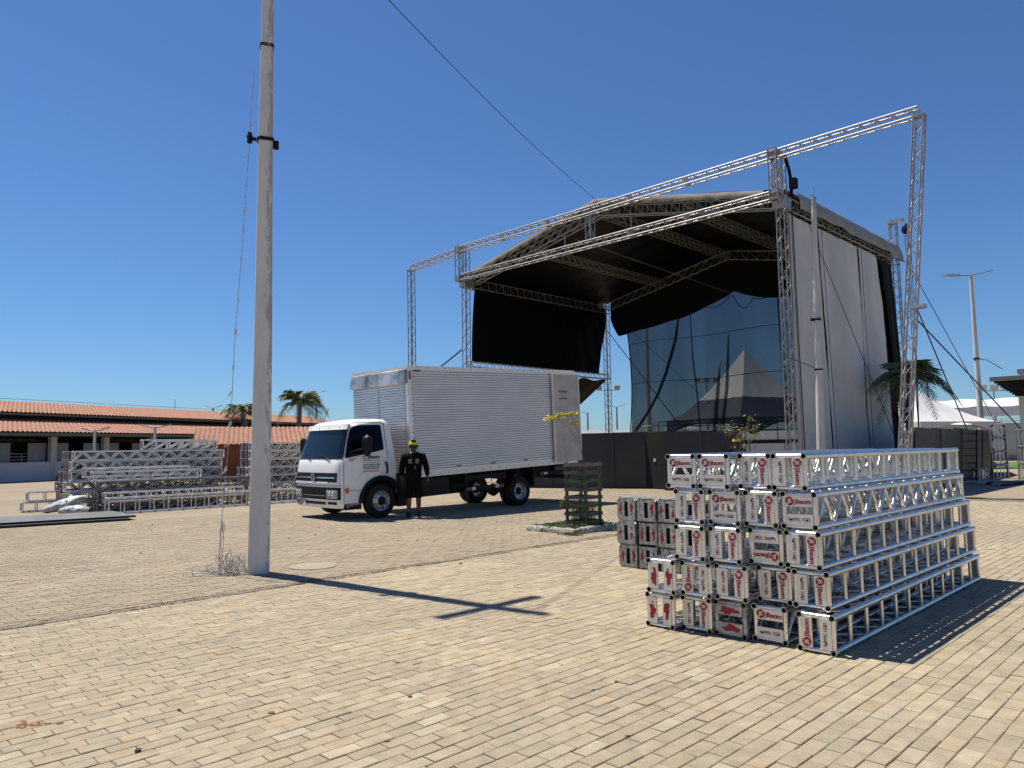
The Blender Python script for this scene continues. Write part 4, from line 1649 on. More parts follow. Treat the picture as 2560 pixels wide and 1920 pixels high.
def mirf(i, j):
    a = 2 * math.pi * i
    z = 1.38 + 0.48 * j
    k = min(1, 4 * j, 5 * (1 - j)) ** 0.5
    return tp(-0.50 + 0.11 * math.cos(a) * k + 0.02, 0.17 + 0.125 * math.sin(a) * k, z)
mir.grid(mirf, 16, 12)
mirror = spartT('mirror', mir, M_BLKPL, smooth=True)
spartT('mirror_arm', MB().path([sidept(-0.80, 1.48, 0.0), tp(-0.68, 0.06, 1.52), tp(-0.52, 0.14, 1.55)], 0.03, 6).path([sidept(-0.82, 1.42, 0.0), tp(-0.6, 0.1, 1.44)], 0.03, 6), M_BLKPL, mirror, smooth=True)
# far-side mirror peeps out beyond the windscreen
mir2 = MB()
mir2.grid(lambda i, j: tp(-0.72 + 0.07 * math.cos(6.283 * i) * min(1, 4 * j, 5 * (1 - j)) ** .5, -2.28 + 0.09 * math.sin(6.283 * i) * min(1, 4 * j, 5 * (1 - j)) ** .5, 1.45 + 0.4 * j), 12, 8)
spartT('mirror', mir2, M_BLKPL, smooth=True)
# door sticker: blue round emblem, company name, rows of small print
M_STBLUE = mat('sticker blue', (0.03, 0.22, 0.36), 0.4, scale=30, col2=(0.25, 0.5, 0.6))
M_STORANGE = mat('sticker orange', (0.75, 0.22, 0.08), 0.5)
M_STDARK = mat('sticker dark', (0.02, 0.03, 0.06), 0.5)
RXs = Matrix.Rotation(math.pi / 2, 4, 'X')
st = MB().lathe([(0.055, 0.0), (0.055, -0.002)], 20, sidept(-0.41, 1.345, 0.006), axis='y')
stick = spartT('door_emblem', st, M_STBLUE)
ri = MB().lathe([(0.030, -0.0022), (0.0, -0.003)], 16, sidept(-0.41, 1.345, 0.006), axis='y', caps=False)
spartT('emblem_centre', ri, M_WHITEREF, stick)
me = text_mesh('Jibsom', 0.115, M_STDARK, offset=0.0025, extrude=0.001)
o = link('door_lettering', me, truck)
o.matrix_basis = Matrix.Translation(sidept(-0.175, 1.365, 0.006)) @ Matrix.Rotation(math.radians(0.0), 4, 'Y') @ RXs
pr = random.Random(9)
for k, (z, mm, h) in enumerate(((1.29, M_STORANGE, 0.014), (1.25, M_STORANGE, 0.012), (1.20, M_STDARK, 0.022), (1.155, M_STDARK, 0.022), (1.11, M_STDARK, 0.022), (1.055, M_STORANGE, 0.035))):
    b = MB()
    a = -0.46
    while a < -0.04:
        wd = pr.uniform(0.02, 0.075)
        if k == 5:
            wd = 0.02
        b.box(sidept(min(a + wd / 2, -0.04), z, 0.005), (wd, 0.002, h))
        a += wd + (0.014 if k != 5 else 0.01)
    spartT('small_print', b, mm)
b = MB()
for z, n in ((1.335, 5), (1.31, 4), (1.285, 3)):
    for i in range(n):
        b.box(sidept(-0.80 + i * 0.035, z, 0.004), (0.022, 0.002, 0.012))
spartT('small_print', b, M_STDARK)
# wheel arch lip, step and mudguard
arch_pts = [tp(0.02 + math.cos(math.radians(a)) * 0.545, -0.005, 0.34 + math.sin(math.radians(a)) * 0.56) for a in range(178, -6, -12)]
spartT('arch_lip', MB().path(arch_pts, 0.055, 6), M_BLKPL, smooth=True)
def inner_arch(i, j):
    a = math.radians(180 * i)
    return tp(0.02 + math.cos(a) * 0.53, -0.03 - 0.75 * j, 0.34 + math.sin(a) * 0.545)
spartT('wheel_housing', MB().grid(inner_arch, 16, 2), M_BLKPL, fix=False)
spartT('step_box', MB().box(tp(0.60, -0.20, 0.60), (0.28, 0.42, 0.74)), M_BLKPL)
spartT('rear_fender', MB().box(tp(0.52, -0.10, 0.86), (0.20, 0.24, 0.26)), M_BLKPL)
spartT('sill', MB().box(tp(-0.70, -0.08, 0.30), (0.42, 0.10, 0.14)), M_BLKPL)
spartT('cab_floor', MB().box(tp(-0.28, NC, 0.60), (1.3, CW - 0.25, 0.35)), M_BLKPL)

# --- wheels
def wheel(a, n, r=0.385, dual=False, face=1):
    t = 0.20
    wb = MB()
    wb.lathe([(0.225, 0.0), (0.25, -0.012), (r - 0.05, -0.008), (r - 0.015, 0.012), (r, 0.03), (r, t - 0.03), (r - 0.015, t - 0.012), (0.25, t), (0.225, t)], 36, axis='y', caps=False)
    w = thing_child('wheel', truck, tp(a, n, r), wb, M_RUBBER)
    rim = MB()
    if dual:
        rim.lathe([(0.232, 0.0), (0.235, 0.01), (0.215, 0.03), (0.20, 0.12), (0.13, 0.13), (0.12, 0.09), (0.10, 0.085), (0.0, 0.085)], 30, axis='y', caps=False)
    else:
        rim.lathe([(0.232, -0.004), (0.238, 0.004), (0.222, 0.012), (0.205, 0.05), (0.185, 0.035), (0.15, 0.01), (0.115, 0.0), (0.10, -0.015)], 30, axis='y', caps=False)
    rm = MBchild('rim', rim, M_RIM, w)
    hb = MB()
    hb.lathe([(0.10, -0.012 if not dual else 0.08), (0.095, -0.03 if not dual else 0.06), (0.0, -0.035 if not dual else 0.055)], 20, axis='y', caps=False)
    hb2 = MBchild('hub', hb, M_DARK, w)
    nb = MB()
    for k in range(6):
        an = 2 * math.pi * k / 6
        y = 0.002 if not dual else 0.10
        nb.tube((math.cos(an) * 0.135, y, math.sin(an) * 0.135), (math.cos(an) * 0.135, y - 0.03, math.sin(an) * 0.135), 0.014, 6)
    if not dual:
        for k in range(8):
            an = 2 * math.pi * (k + 0.5) / 8
            nb.tube((math.cos(an) * 0.168, 0.028, math.sin(an) * 0.168), (math.cos(an) * 0.168, 0.020, math.sin(an) * 0.168), 0.020, 8, mi=1)
    MBchild('wheel_nuts', nb, [M_CHROME, M_HOLE], w)


def thing_child(name, parent, loc, b, m):
    o = b.build(name, m, parent, smooth=40)
    o.location = loc
    return o


def MBchild(name, b, m, parent):
    return b.build(name, m, parent, smooth=40)


WBASE = 4.36
wheel(0.0, 0.0)
wheel(0.0, -1.78 - 0.2 + 0.0)
wheel(WBASE, -0.02, dual=True)
wheel(WBASE, -0.25, dual=True)
wheel(WBASE, -1.72, dual=True)
wheel(WBASE, -1.95, dual=True)
# --- chassis
RAKE = math.radians(2.3)
RM = Matrix.Rotation(-RAKE, 4, 'Y')


def rk(a, n, z):
    """cargo box and frame sit a little nose-down"""
    p = Vector((a - 0.8, -n, z))
    q = RM @ p
    return Vector((q.x + 0.8, q.y, q.z))


def rbox(b, a0, a1, n0, n1, z0, z1, mi=0):
    vs = [rk(a, n, z) for z in (z0, z1) for n in (n0, n1) for a in (a0, a1)]
    b.add(vs, [(0, 1, 3, 2), (4, 6, 7, 5), (0, 4, 5, 1), (2, 3, 7, 6), (0, 2, 6, 4), (1, 5, 7, 3)], mi)
    return b


BN0, BN1 = 0.12, -2.30
BA0, BA1 = 0.77, 6.55
BZ0, BZ1 = 0.90, 3.46
b = MB()
for n in (-0.75, -1.45):
    rbox(b, -0.6, 6.45, n - 0.05, n + 0.05, 0.60, 0.86)
for a in (0.9, 2.2, 3.4, 5.2, 6.2):
    rbox(b, a, a + 0.08, -0.2, -2.0, 0.78, 0.9)
spartT('chassis', b, M_DARK)
b = MB()
b.tube(tp(0, -0.3, 0.385), tp(0, -1.9, 0.385), 0.06, 8)
b.tube(tp(WBASE, -0.3, 0.385), tp(WBASE, -1.9, 0.385), 0.07, 8)
b.lathe([(0.0, -0.16), (0.12, -0.13), (0.18, 0), (0.12, 0.13), (0.0, 0.16)], 12, tp(WBASE, -1.1, 0.385), axis='x')
spartT('axles', b, M_DARK, smooth=True)
b = MB()
rbox(b, 0.95, 2.05, -0.1, -0.62, 0.38, 0.80)
fuel = spartT('fuel_tank', b, M_BLKPL)
b = MB()
b.tube(rk(2.2, -0.35, 0.52), rk(2.75, -0.35, 0.52), 0.17, 12)
spartT('air_tank', b, M_DARK, smooth=True)
b = MB()
rbox(b, 2.45, 3.75, -0.02, 0.02, 0.66, 0.78)
rbox(b, 2.45, 3.75, -0.02, 0.02, 0.40, 0.50)
for a in (2.5, 3.65):
    rbox(b, a, a + 0.05, -0.08, -0.03, 0.40, 0.88)
guard = spartT('side_guard', b, M_DARK)
for a, mm in ((2.50, M_REDLENS), (2.66, M_WHITEREF), (3.62, M_REDLENS), (3.46, M_WHITEREF)):
    spartT('reflector', rbox(MB(), a, a + 0.13, 0.021, 0.026, 0.41, 0.49), mm, guard)
b = MB()
rbox(b, 4.86, 4.90, 0.0, -0.5, 0.33, 0.88)
rbox(b, 3.80, 3.84, 0.0, -0.5, 0.60, 0.88)
def mud(i, j):
    a = math.radians(25 + 130 * i)
    return tp(WBASE + math.cos(a) * 0.50, 0.0 - 0.5 * j, 0.385 + math.sin(a) * 0.50)
b.grid(mud, 12, 1)
spartT('mudguard', b, M_BLKPL)
b = MB()
rbox(b, 6.30, 6.40, -0.05, -2.1, 0.42, 0.54)
rbox(b, 5.1, 6.4, -0.08, -0.02, 0.60, 0.68)
for n in (-0.6, -1.6):
    rbox(b, 6.30, 6.38, n, n - 0.08, 0.42, 0.9)
rear = spartT('rear_bumper', b, M_DARK)
spartT('reflector', rbox(MB(), 5.15, 5.28, -0.018, -0.012, 0.61, 0.67), M_REDLENS, rear)
spartT('reflector', rbox(MB(), 5.30, 5.43, -0.018, -0.012, 0.61, 0.67), M_WHITEREF, rear)
spartT('tail_lamp', rbox(MB(), 6.41, 6.43, -0.2, -0.5, 0.44, 0.54), M_LAMP, rear)

# --- cargo box
def ribbed(pa, pb, z0, z1, out, pitch=0.061, depth=0.022, nseg=1):
    """horizontally ribbed sheet from pa to pb (functions of z give points), ribs pushed along out"""
    b = MB()
    k = int(round((z1 - z0) / pitch))
    vs = []
    for i in range(k):
        za = z0 + (z1 - z0) * i / k
        zb = z0 + (z1 - z0) * (i + 1) / k
        h = zb - za
        for (z, d) in ((za, 0.0), (za + h * 0.20, 0.0), (za + h * 0.24, depth), (za + h * 0.96, depth * 0.75), (zb, 0.0)):
            vs.append((z, d))
    rows = []
    for z, d in vs:
        row = []
        for s in range(nseg + 1):
            t = s / nseg
            row.append(pa(z) * (1 - t) + pb(z) * t + out * d)
        rows.append(row)
    pts = [p for r in rows for p in r]
    m = nseg + 1
    b.add(pts, [(i * m + s, i * m + s + 1, (i + 1) * m + s + 1, (i + 1) * m + s) for i in range(len(rows) - 1) for s in range(nseg)])
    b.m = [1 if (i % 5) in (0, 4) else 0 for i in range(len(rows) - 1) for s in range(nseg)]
    return b


outn = Vector((0, -1, 0))
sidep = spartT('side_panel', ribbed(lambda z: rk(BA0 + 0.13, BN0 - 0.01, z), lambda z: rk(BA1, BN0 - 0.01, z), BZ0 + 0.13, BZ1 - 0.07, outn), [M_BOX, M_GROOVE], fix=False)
outf = RM @ Vector((-1, 0, 0))
for n0, n1 in ((BN0 - 0.13, -1.08), (-1.10, BN1 + 0.03)):
    spartT('front_panel', ribbed(lambda z: rk(BA0 + 0.01, n0, z), lambda z: rk(BA0 + 0.01, n1, z), BZ0, BZ1 - 0.07, outf), [M_BOXF, M_GROOVE], fix=False)
b = MB()
rbox(b, BA0 + 0.06, BA1 - 0.02, BN0 - 0.05, BN1 + 0.05, BZ0 + 0.02, BZ1 - 0.02)
spartT('box_shell', b, M_BOX)
b = MB()
rbox(b, BA0, BA0 + 0.13, BN0, BN0 - 0.13, BZ0 - 0.04, BZ1)
spartT('corner_post', b, M_BOXF)
b = MB()
rbox(b, BA0, BA1, BN0 + 0.006, BN0 - 0.06, BZ1 - 0.075, BZ1 + 0.012)
rbox(b, BA0 - 0.004, BA0 + 0.05, BN0, BN1, BZ1 - 0.075, BZ1 + 0.010)
rbox(b, BA0 + 0.05, BA1, BN1, BN1 + 0.06, BZ1 - 0.075, BZ1 + 0.012)
spartT('top_rail', b, M_BOX)
b = MB()
rbox(b, BA0 + 0.13, BA1, BN0 + 0.004, BN0 - 0.06, BZ0 - 0.04, BZ0 + 0.13)
lr = spartT('lower_rail', b, M_BOX)
riv = MB()
for k in range(22):
    p = rk(BA0 + 0.3 + k * 0.27, BN0 + 0.006, BZ0 + 0.02)
    riv.box(p, (0.018, 0.012, 0.018))
    p = rk(BA0 + 0.3 + k * 0.27, BN0 + 0.008, BZ1 - 0.03)
    riv.box(p, (0.018, 0.012, 0.018))
for k in range(19):
    riv.box(rk(BA0 + 0.10, BN0 + 0.004, BZ0 + 0.1 + k * 0.13), (0.016, 0.012, 0.016))
spartT('rivets', riv, M_DARK)
for a in (2.12, 3.25, 4.40, 5.5):
    spartT('reflector', rbox(MB(), a, a + 0.15, BN0 + 0.011, BN0 + 0.004, BZ0 + 0.125, BZ0 + 0.175), M_REDLENS)
spartT('reflector', rbox(MB(), BA0 + 0.16, BA0 + 0.36, BN0 + 0.013, BN0 + 0.006, BZ1 - 0.13, BZ1 - 0.085), M_REDLENS)
spartT('reflector', rbox(MB(), BA0 + 0.03, BA0 + 0.08, BN0 + 0.009, BN0 + 0.002, BZ1 - 0.32, BZ1 - 0.12), M_REDLENS)
# deflector above the cab
b = MB()
pts = [rk(BA0 - 0.006, 0.0, BZ1 - 0.06), rk(BA0 - 0.006, 0.0, BZ1 - 0.40), rk(BA0 - 0.10, 0.0, BZ1 - 0.40), rk(BA0 - 0.03, 0.0, BZ1 - 0.08)]
n0, n1 = BN0 - 0.04, BN1 + 0.02
vs = [p + Vector((0, -n0, 0)) for p in pts] + [p + Vector((0, -n1, 0)) for p in pts]
b.add(vs, [(0, 1, 2, 3), (7, 6, 5, 4), (0, 4, 5, 1), (1, 5, 6, 2), (2, 6, 7, 3), (3, 7, 4, 0)])
spartT('deflector', b, M_SOOT)
# rear door swung right round against the side
b = MB()
rbox(b, 5.56, 6.62, BN0 + 0.10, BN0 + 0.055, BZ0 + 0.02, BZ1 - 0.10)
door = spartT('rear_door', b, M_DOOR)
b = MB()
rbox(b, 5.54, 5.57, BN0 + 0.105, BN0 + 0.05, BZ0 + 0.02, BZ1 - 0.09)
rbox(b, 6.61, 6.64, BN0 + 0.105, BN0 + 0.05, BZ0 + 0.02, BZ1 - 0.09)
rbox(b, 5.57, 6.61, BN0 + 0.105, BN0 + 0.05, BZ1 - 0.12, BZ1 - 0.09)
spartT('door_edge', b, M_BOX, door)
b = MB()
for r_ in range(2):
    for k in range(4):
        p = rk(5.82 + k * 0.085, BN0 + 0.101, 2.86 - r_ * 0.19)
        b.lathe([(0.028, 0.0), (0.028, -0.002)], 10, p, axis='y')
spartT('vent_hole', b, M_HOLE, door)
b = MB()
for k in range(3):
    rbox(b, 6.60, 6.66, BN0 + 0.05, BN0 - 0.02, 1.2 + k * 0.9, 1.32 + k * 0.9)
spartT('hinge', b, M_DARK)
# antenna
spartT('antenna', MB().path([tp(-0.5, -1.75, 2.16), tp(-0.36, -1.72, 2.52)], 0.008, 4), M_BLKPL)

# ================================================================== PEOPLE
M_SKIN = mat('brown skin', (0.13, 0.065, 0.04), 0.55, scale=8, col2=(0.10, 0.05, 0.03))
M_SHIRT = mat('black shirt', (0.0045, 0.0045, 0.005), 0.85, scale=6, bump=0.5, bscale=14, spec=0.12)
M_SHORTS = mat('black shorts', (0.005, 0.005, 0.0055), 0.85, scale=6, bump=0.5, bscale=14, spec=0.12)
M_HELMET = mat('yellow helmet', (0.62, 0.60, 0.03), 0.35, scale=5, col2=(0.55, 0.52, 0.03))
M_SHOE = mat('black shoe', (0.010, 0.010, 0.010), 0.7)
M_PRINT = mat('pale shirt print', (0.45, 0.36, 0.40), 0.8)


def skin_obj(name, pts, edges, material, parent, root=0, sub=2):
    """pts: name -> (pos, rx, ry)"""
    names = list(pts)
    me = bpy.data.meshes.new(name)
    me.from_pydata([pts[k][0] for k in names], [(names.index(a), names.index(b)) for a, b in edges], [])
    o = bpy.data.objects.new(name, me)
    col.objects.link(o)
    md = o.modifiers.new('Skin', 'SKIN')
    md.use_smooth_shade = True
    sv = me.skin_vertices[0].data
    for i, k in enumerate(names):
        sv[i].radius = (pts[k][1], pts[k][2])
        sv[i].use_root = (i == root)
    ms = o.modifiers.new('Subd', 'SUBSURF')
    ms.levels = sub
    ms.render_levels = sub
    dg = bpy.context.evaluated_depsgraph_get()
    nm = bpy.data.meshes.new_from_object(o.evaluated_get(dg))
    bpy.data.objects.remove(o)
    nm.materials.clear()
    nm.materials.append(material)
    nm.shade_smooth()
    return link(name, nm, parent)


def person(loc, rz, label, name='person'):
    """stands with its back towards local -Y; feet at the origin; about 1.73 m with helmet"""
    root = thing(name, label, 'person', loc, rz, 'workers in black with yellow helmets')
    P = {}
    def a(k, p, rx, ry=None):
        P[k] = (p, rx, ry if ry else rx)
    a('pelvis', (0, 0, 0.86), 0.14, 0.105)
    a('waist', (0, 0.01, 1.02), 0.135, 0.10)
    a('chest', (0, 0.0, 1.22), 0.165, 0.115)
    a('upper', (0, 0.0, 1.36), 0.13, 0.09)
    a('neck', (0, 0.02, 1.46), 0.055)
    a('head1', (0, 0.05, 1.53), 0.070, 0.078)
    a('head2', (0, 0.055, 1.60), 0.074, 0.092)
    a('head3', (0, 0.045, 1.67), 0.055, 0.070)
    E = [('pelvis', 'waist'), ('waist', 'chest'), ('chest', 'upper'), ('upper', 'neck'), ('neck', 'head1'), ('head1', 'head2'), ('head2', 'head3')]
    for s, t in ((-1, 'l'), (1, 'r')):
        fx = 0.0 if s < 0 else 0.0
        a('sh' + t, (s * 0.20, 0.0, 1.375), 0.068)
        a('el' + t, (s * (0.262 if s < 0 else 0.28), -0.02 if s > 0 else 0.03, 1.12), 0.048)
        a('wr' + t, (s * (0.265 if s < 0 else 0.31), 0.07 if s > 0 else 0.15, 0.90), 0.030, 0.036)
        a('pa' + t, (s * (0.262 if s < 0 else 0.315), 0.09 if s > 0 else 0.18, 0.83), 0.018, 0.042)
        E.extend([('upper', 'sh' + t), ('sh' + t, 'el' + t), ('el' + t, 'wr' + t), ('wr' + t, 'pa' + t)])
        for f in range(4):
            y0 = (0.055 + f * 0.022 if s > 0 else 0.145 + f * 0.022)
            ln = (0.075, 0.085, 0.08, 0.062)[3 - f]
            a('f%d%s' % (f, t), (s * (0.262 if s < 0 else 0.318), y0 + 0.012, 0.79), 0.0088)
            a('g%d%s' % (f, t), (s * (0.25 if s < 0 else 0.305), y0 + 0.016, 0.79 - ln * 0.55), 0.008)
            a('h%d%s' % (f, t), (s * (0.235 if s < 0 else 0.285), y0 + 0.016, 0.79 - ln * 0.95), 0.007)
            E.extend([('pa' + t, 'f%d%s' % (f, t)), ('f%d%s' % (f, t), 'g%d%s' % (f, t)), ('g%d%s' % (f, t), 'h%d%s' % (f, t))])
        a('t1' + t, (s * (0.245 if s < 0 else 0.30), (0.125 if s > 0 else 0.215), 0.845), 0.011)
        a('t2' + t, (s * (0.23 if s < 0 else 0.285), (0.140 if s > 0 else 0.23), 0.80), 0.009)
        E.extend([('wr' + t, 't1' + t), ('t1' + t, 't2' + t)])
        a('hip' + t, (s * 0.092, 0.0, 0.80), 0.095, 0.10)
        a('kn' + t, (s * 0.105, 0.02, 0.46), 0.060, 0.065)
        a('cf' + t, (s * 0.108, -0.005, 0.32), 0.055, 0.060)
        a('an' + t, (s * 0.11, -0.01, 0.09), 0.036, 0.040)
        a('to' + t, (s * 0.13, 0.13, 0.045), 0.040, 0.030)
        E.extend([('pelvis', 'hip' + t), ('hip' + t, 'kn' + t), ('kn' + t, 'cf' + t), ('cf' + t, 'an' + t), ('an' + t, 'to' + t)])
    body = skin_obj('body', P, E, M_SKIN, root)
    # ears and nose belong to the head
    hb = MB()
    for s in (-1, 1):
        hb.lathe([(0.0, -0.012), (0.016, -0.006), (0.016, 0.006), (0.0, 0.012)], 8, (s * 0.078, 0.05, 1.575), axis='x')
    hb.path([(0, 0.145, 1.60), (0, 0.165, 1.575), (0, 0.15, 1.565)], 0.012, 6)
    hb.build('face_features', M_SKIN, root, smooth=True)
    # shirt: body of the garment with long sleeves
    G = {}
    G['b'] = ((0, 0, 0.74), 0.19, 0.145)
    G['p'] = ((0, 0, 0.86), 0.19, 0.145)
    G['w'] = ((0, 0.01, 1.02), 0.188, 0.145)
    G['c'] = ((0, 0.0, 1.22), 0.218, 0.155)
    G['u'] = ((0, 0.0, 1.36), 0.155, 0.115)
    G['n'] = ((0, 0.012, 1.435), 0.075, 0.075)
    GE = [('b', 'p'), ('p', 'w'), ('w', 'c'), ('c', 'u'), ('u', 'n')]
    for s, t in ((-1, 'l'), (1, 'r')):
        G['s' + t] = ((s * 0.208, 0.0, 1.36), 0.092, 0.09)
        G['e' + t] = ((s * (0.265 if s < 0 else 0.285), -0.02 if s > 0 else 0.03, 1.12), 0.070, 0.070)
        G['k' + t] = ((s * (0.265 if s < 0 else 0.312), 0.062 if s > 0 else 0.14, 0.925), 0.056, 0.056)
        GE += [('u', 's' + t), ('s' + t, 'e' + t), ('e' + t, 'k' + t)]
    shirt = skin_obj('shirt', G, GE, M_SHIRT, root)
    G = {'o': ((0, 0, 1.02), 0.14, 0.11), 'p': ((0, 0, 0.90), 0.16, 0.125), 'q': ((0, 0, 0.80), 0.165, 0.135)}
    GE = [('o', 'p'), ('p', 'q')]
    for s, t in ((-1, 'l'), (1, 'r')):
        G['h' + t] = ((s * 0.095, 0.0, 0.74), 0.118, 0.125)
        G['k' + t] = ((s * 0.112, 0.012, 0.52), 0.106, 0.108)
        G['j' + t] = ((s * 0.114, 0.012, 0.42), 0.108, 0.11)
        GE += [('q', 'h' + t), ('h' + t, 'k' + t), ('k' + t, 'j' + t)]
    skin_obj('shorts', G, GE, M_SHORTS, root)
    for s in (-1, 1):
        q = {'a': ((s * 0.11, -0.02, 0.15), 0.052, 0.055), 'b': ((s * 0.11, -0.03, 0.06), 0.055, 0.058), 'c': ((s * 0.122, 0.07, 0.05), 0.052, 0.048), 'd': ((s * 0.135, 0.16, 0.042), 0.045, 0.036)}
        skin_obj('shoe', q, [('a', 'b'), ('b', 'c'), ('c', 'd')], M_SHOE, root)
    # helmet
    hm = MB()
    hm.lathe([(0.112, 0.0), (0.115, 0.03), (0.104, 0.075), (0.078, 0.110), (0.04, 0.128), (0.0, 0.133)], 22, (0, 0, 0), caps=False)
    h = hm.build('helmet', M_HELMET, root, smooth=True)
    h.location = (0, 0.05, 1.605)
    h.rotation_euler = (math.radians(-10), 0, 0)
    bd = MB()
    bd.grid(lambda i, j: (0.118 * math.sin((i - 0.5) * 1.1), -0.112 - 0.012 * j, 0.055 + 0.05 * j), 6, 2)
    bd.box((0, -0.085, 0.108), (0.05, 0.03, 0.03))
    bd.build('helmet_clip', M_BLKPL, h)
    st = MB()
    st.path([(0.10, 0.02, 0.0), (0.075, 0.05, -0.09), (0.0, 0.09, -0.13), (-0.075, 0.05, -0.09), (-0.10, 0.02, 0.0)], 0.006, 4)
    st.path([(0.09, -0.07, 0.0), (0.06, -0.085, -0.06), (-0.06, -0.085, -0.06), (-0.09, -0.07, 0.0)], 0.014, 5)
    st.build('chin_strap', M_BLKPL, h)
    # printed lines on the back and harness straps
    pb = MB()
    for r_ in range(4):
        z = 1.30 - r_ * 0.026
        for sx in (-1, 1):
            x = sx * 0.075
            pb.grid(lambda i, j, x=x, z=z: (x + (i - 0.5) * 0.085, -0.152 + 0.35 * (x + (i - 0.5) * 0.085) ** 2 - 0.25 * max(0, z - 1.26), z + (j - 0.5) * 0.012), 4, 1)
    pb.build('back_print', M_PRINT, shirt)
    hs = MB()
    for sx in (-1, 1):
        hs.path([(sx * 0.10, -0.05, 1.46), (sx * 0.07, -0.125, 1.36), (0.0, -0.165, 1.18), (-sx * 0.10, -0.15, 1.02), (-sx * 0.15, -0.10, 0.93)], 0.016, 5)
    hs.build('harness', M_BLACK, shirt, smooth=True)
    tagm = MB().box((0.03, -0.172, 1.12), (0.03, 0.01, 0.075))
    tagm.build('harness_tag', M_REDLENS, shirt)
    return root


person((-2.24, 16.75, 0), math.radians(8), 'worker in black shirt and shorts with yellow helmet standing beside the truck cab')
person((6.95, 23.1, 0), math.radians(-18), 'worker in black and yellow helmet half hidden behind the olive-leaved sapling')

# ================================================================== CONCRETE POLE
PB = Vector((-3.225, 9.47, 0))
PRZ = math.radians(20.5)
pole = thing('utility_pole', 'tall tapered grey concrete pole with a crossarm, standing left of the truck', 'pole', PB, PRZ)
PLEAN = Matrix.Rotation(math.radians(0.0), 3, 'Y')


def pole_mat():
    m = mat('stained pole concrete', (0.68, 0.645, 0.59), 0.88, 0.0, scale=6, col2=(0.57, 0.54, 0.49), stretch=(1, 1, 0.2), bump=0.35, bscale=45)
    n = m.node_tree
    b = n.nodes['Principled BSDF']
    base = b.inputs['Base Color'].links[0].from_socket
    tc = n.nodes.new('ShaderNodeTexCoord')
    mp = n.nodes.new('ShaderNodeMapping')
    mp.inputs['Scale'].default_value = (9, 9, 2.2)
    n.links.new(tc.outputs['Object'], mp.inputs[0])
    no = n.nodes.new('ShaderNodeTexNoise')
    no.inputs['Scale'].default_value = 1.6
    no.inputs['Detail'].default_value = 9
    no.inputs['Roughness'].default_value = 0.72
    n.links.new(mp.outputs[0], no.inputs[0])
    sx = n.nodes.new('ShaderNodeSeparateXYZ')
    n.links.new(tc.outputs['Object'], sx.inputs[0])
    # dirt grows towards one arris of the pole and higher up
    ex = n.nodes.new('ShaderNodeMapRange')
    ex.inputs['From Min'].default_value = -0.02
    ex.inputs['From Max'].default_value = 0.10
    ex.inputs['To Min'].default_value = -0.12
    ex.inputs['To Max'].default_value = 0.16
    n.links.new(sx.outputs['X'], ex.inputs[0])
    ez = n.nodes.new('ShaderNodeMapRange')
    ez.inputs['From Min'].default_value = 0.5
    ez.inputs['From Max'].default_value = 5.0
    ez.inputs['To Min'].default_value = -0.12
    ez.inputs['To Max'].default_value = 0.05
    n.links.new(sx.outputs['Z'], ez.inputs[0])
    s1 = n.nodes.new('ShaderNodeMath')
    s1.operation = 'ADD'
    n.links.new(no.outputs[0], s1.inputs[0])
    n.links.new(ex.outputs[0], s1.inputs[1])
    s2 = n.nodes.new('ShaderNodeMath')
    s2.operation = 'ADD'
    n.links.new(s1.outputs[0], s2.inputs[0])
    n.links.new(ez.outputs[0], s2.inputs[1])
    rp = n.nodes.new('ShaderNodeMapRange')
    rp.inputs['From Min'].default_value = 0.56
    rp.inputs['From Max'].default_value = 0.64
    rp.inputs['To Min'].default_value = 0.0
    rp.inputs['To Max'].default_value = 0.55
    n.links.new(s2.outputs[0], rp.inputs[0])
    mx = n.nodes.new('ShaderNodeMix')
    mx.data_type = 'RGBA'
    n.links.new(rp.outputs[0], mx.inputs['Factor'])
    n.links.new(base, mx.inputs['A'])
    mx.inputs['B'].default_value = (0.19, 0.18, 0.17, 1)
    n.links.new(mx.outputs['Result'], b.inputs['Base Color'])
    return m


M_POLE = pole_mat()
PH = 9.65
b = MB()
def pole_ring(z):
    t = z / PH
    w, d = 0.262 + (0.118 - 0.262) * t, 0.20 + (0.11 - 0.20) * t
    c = 0.016
    cx, cy = 0.008 * math.sin(z * 0.7) + 0.030 * t, 0.0
    x, y = w / 2, d / 2
    return [Vector((cx + px, cy + py, z)) for px, py in ((-x + c, -y), (x - c, -y), (x, -y + c), (x, y - c), (x - c, y), (-x + c, y), (-x, y - c), (-x, -y + c))]
N = 24
vs = []
for k in range(N + 1):
    vs += pole_ring(PH * k / N)
fsx = [(k * 8 + i, k * 8 + (i + 1) % 8, (k + 1) * 8 + (i + 1) % 8, (k + 1) * 8 + i) for k in range(N) for i in range(8)]
fsx.append(tuple(range(8))[::-1])
fsx.append(tuple(N * 8 + i for i in range(8)))
b.add(vs, fsx)
shaft = b.build('shaft', M_POLE, pole, smooth=25)
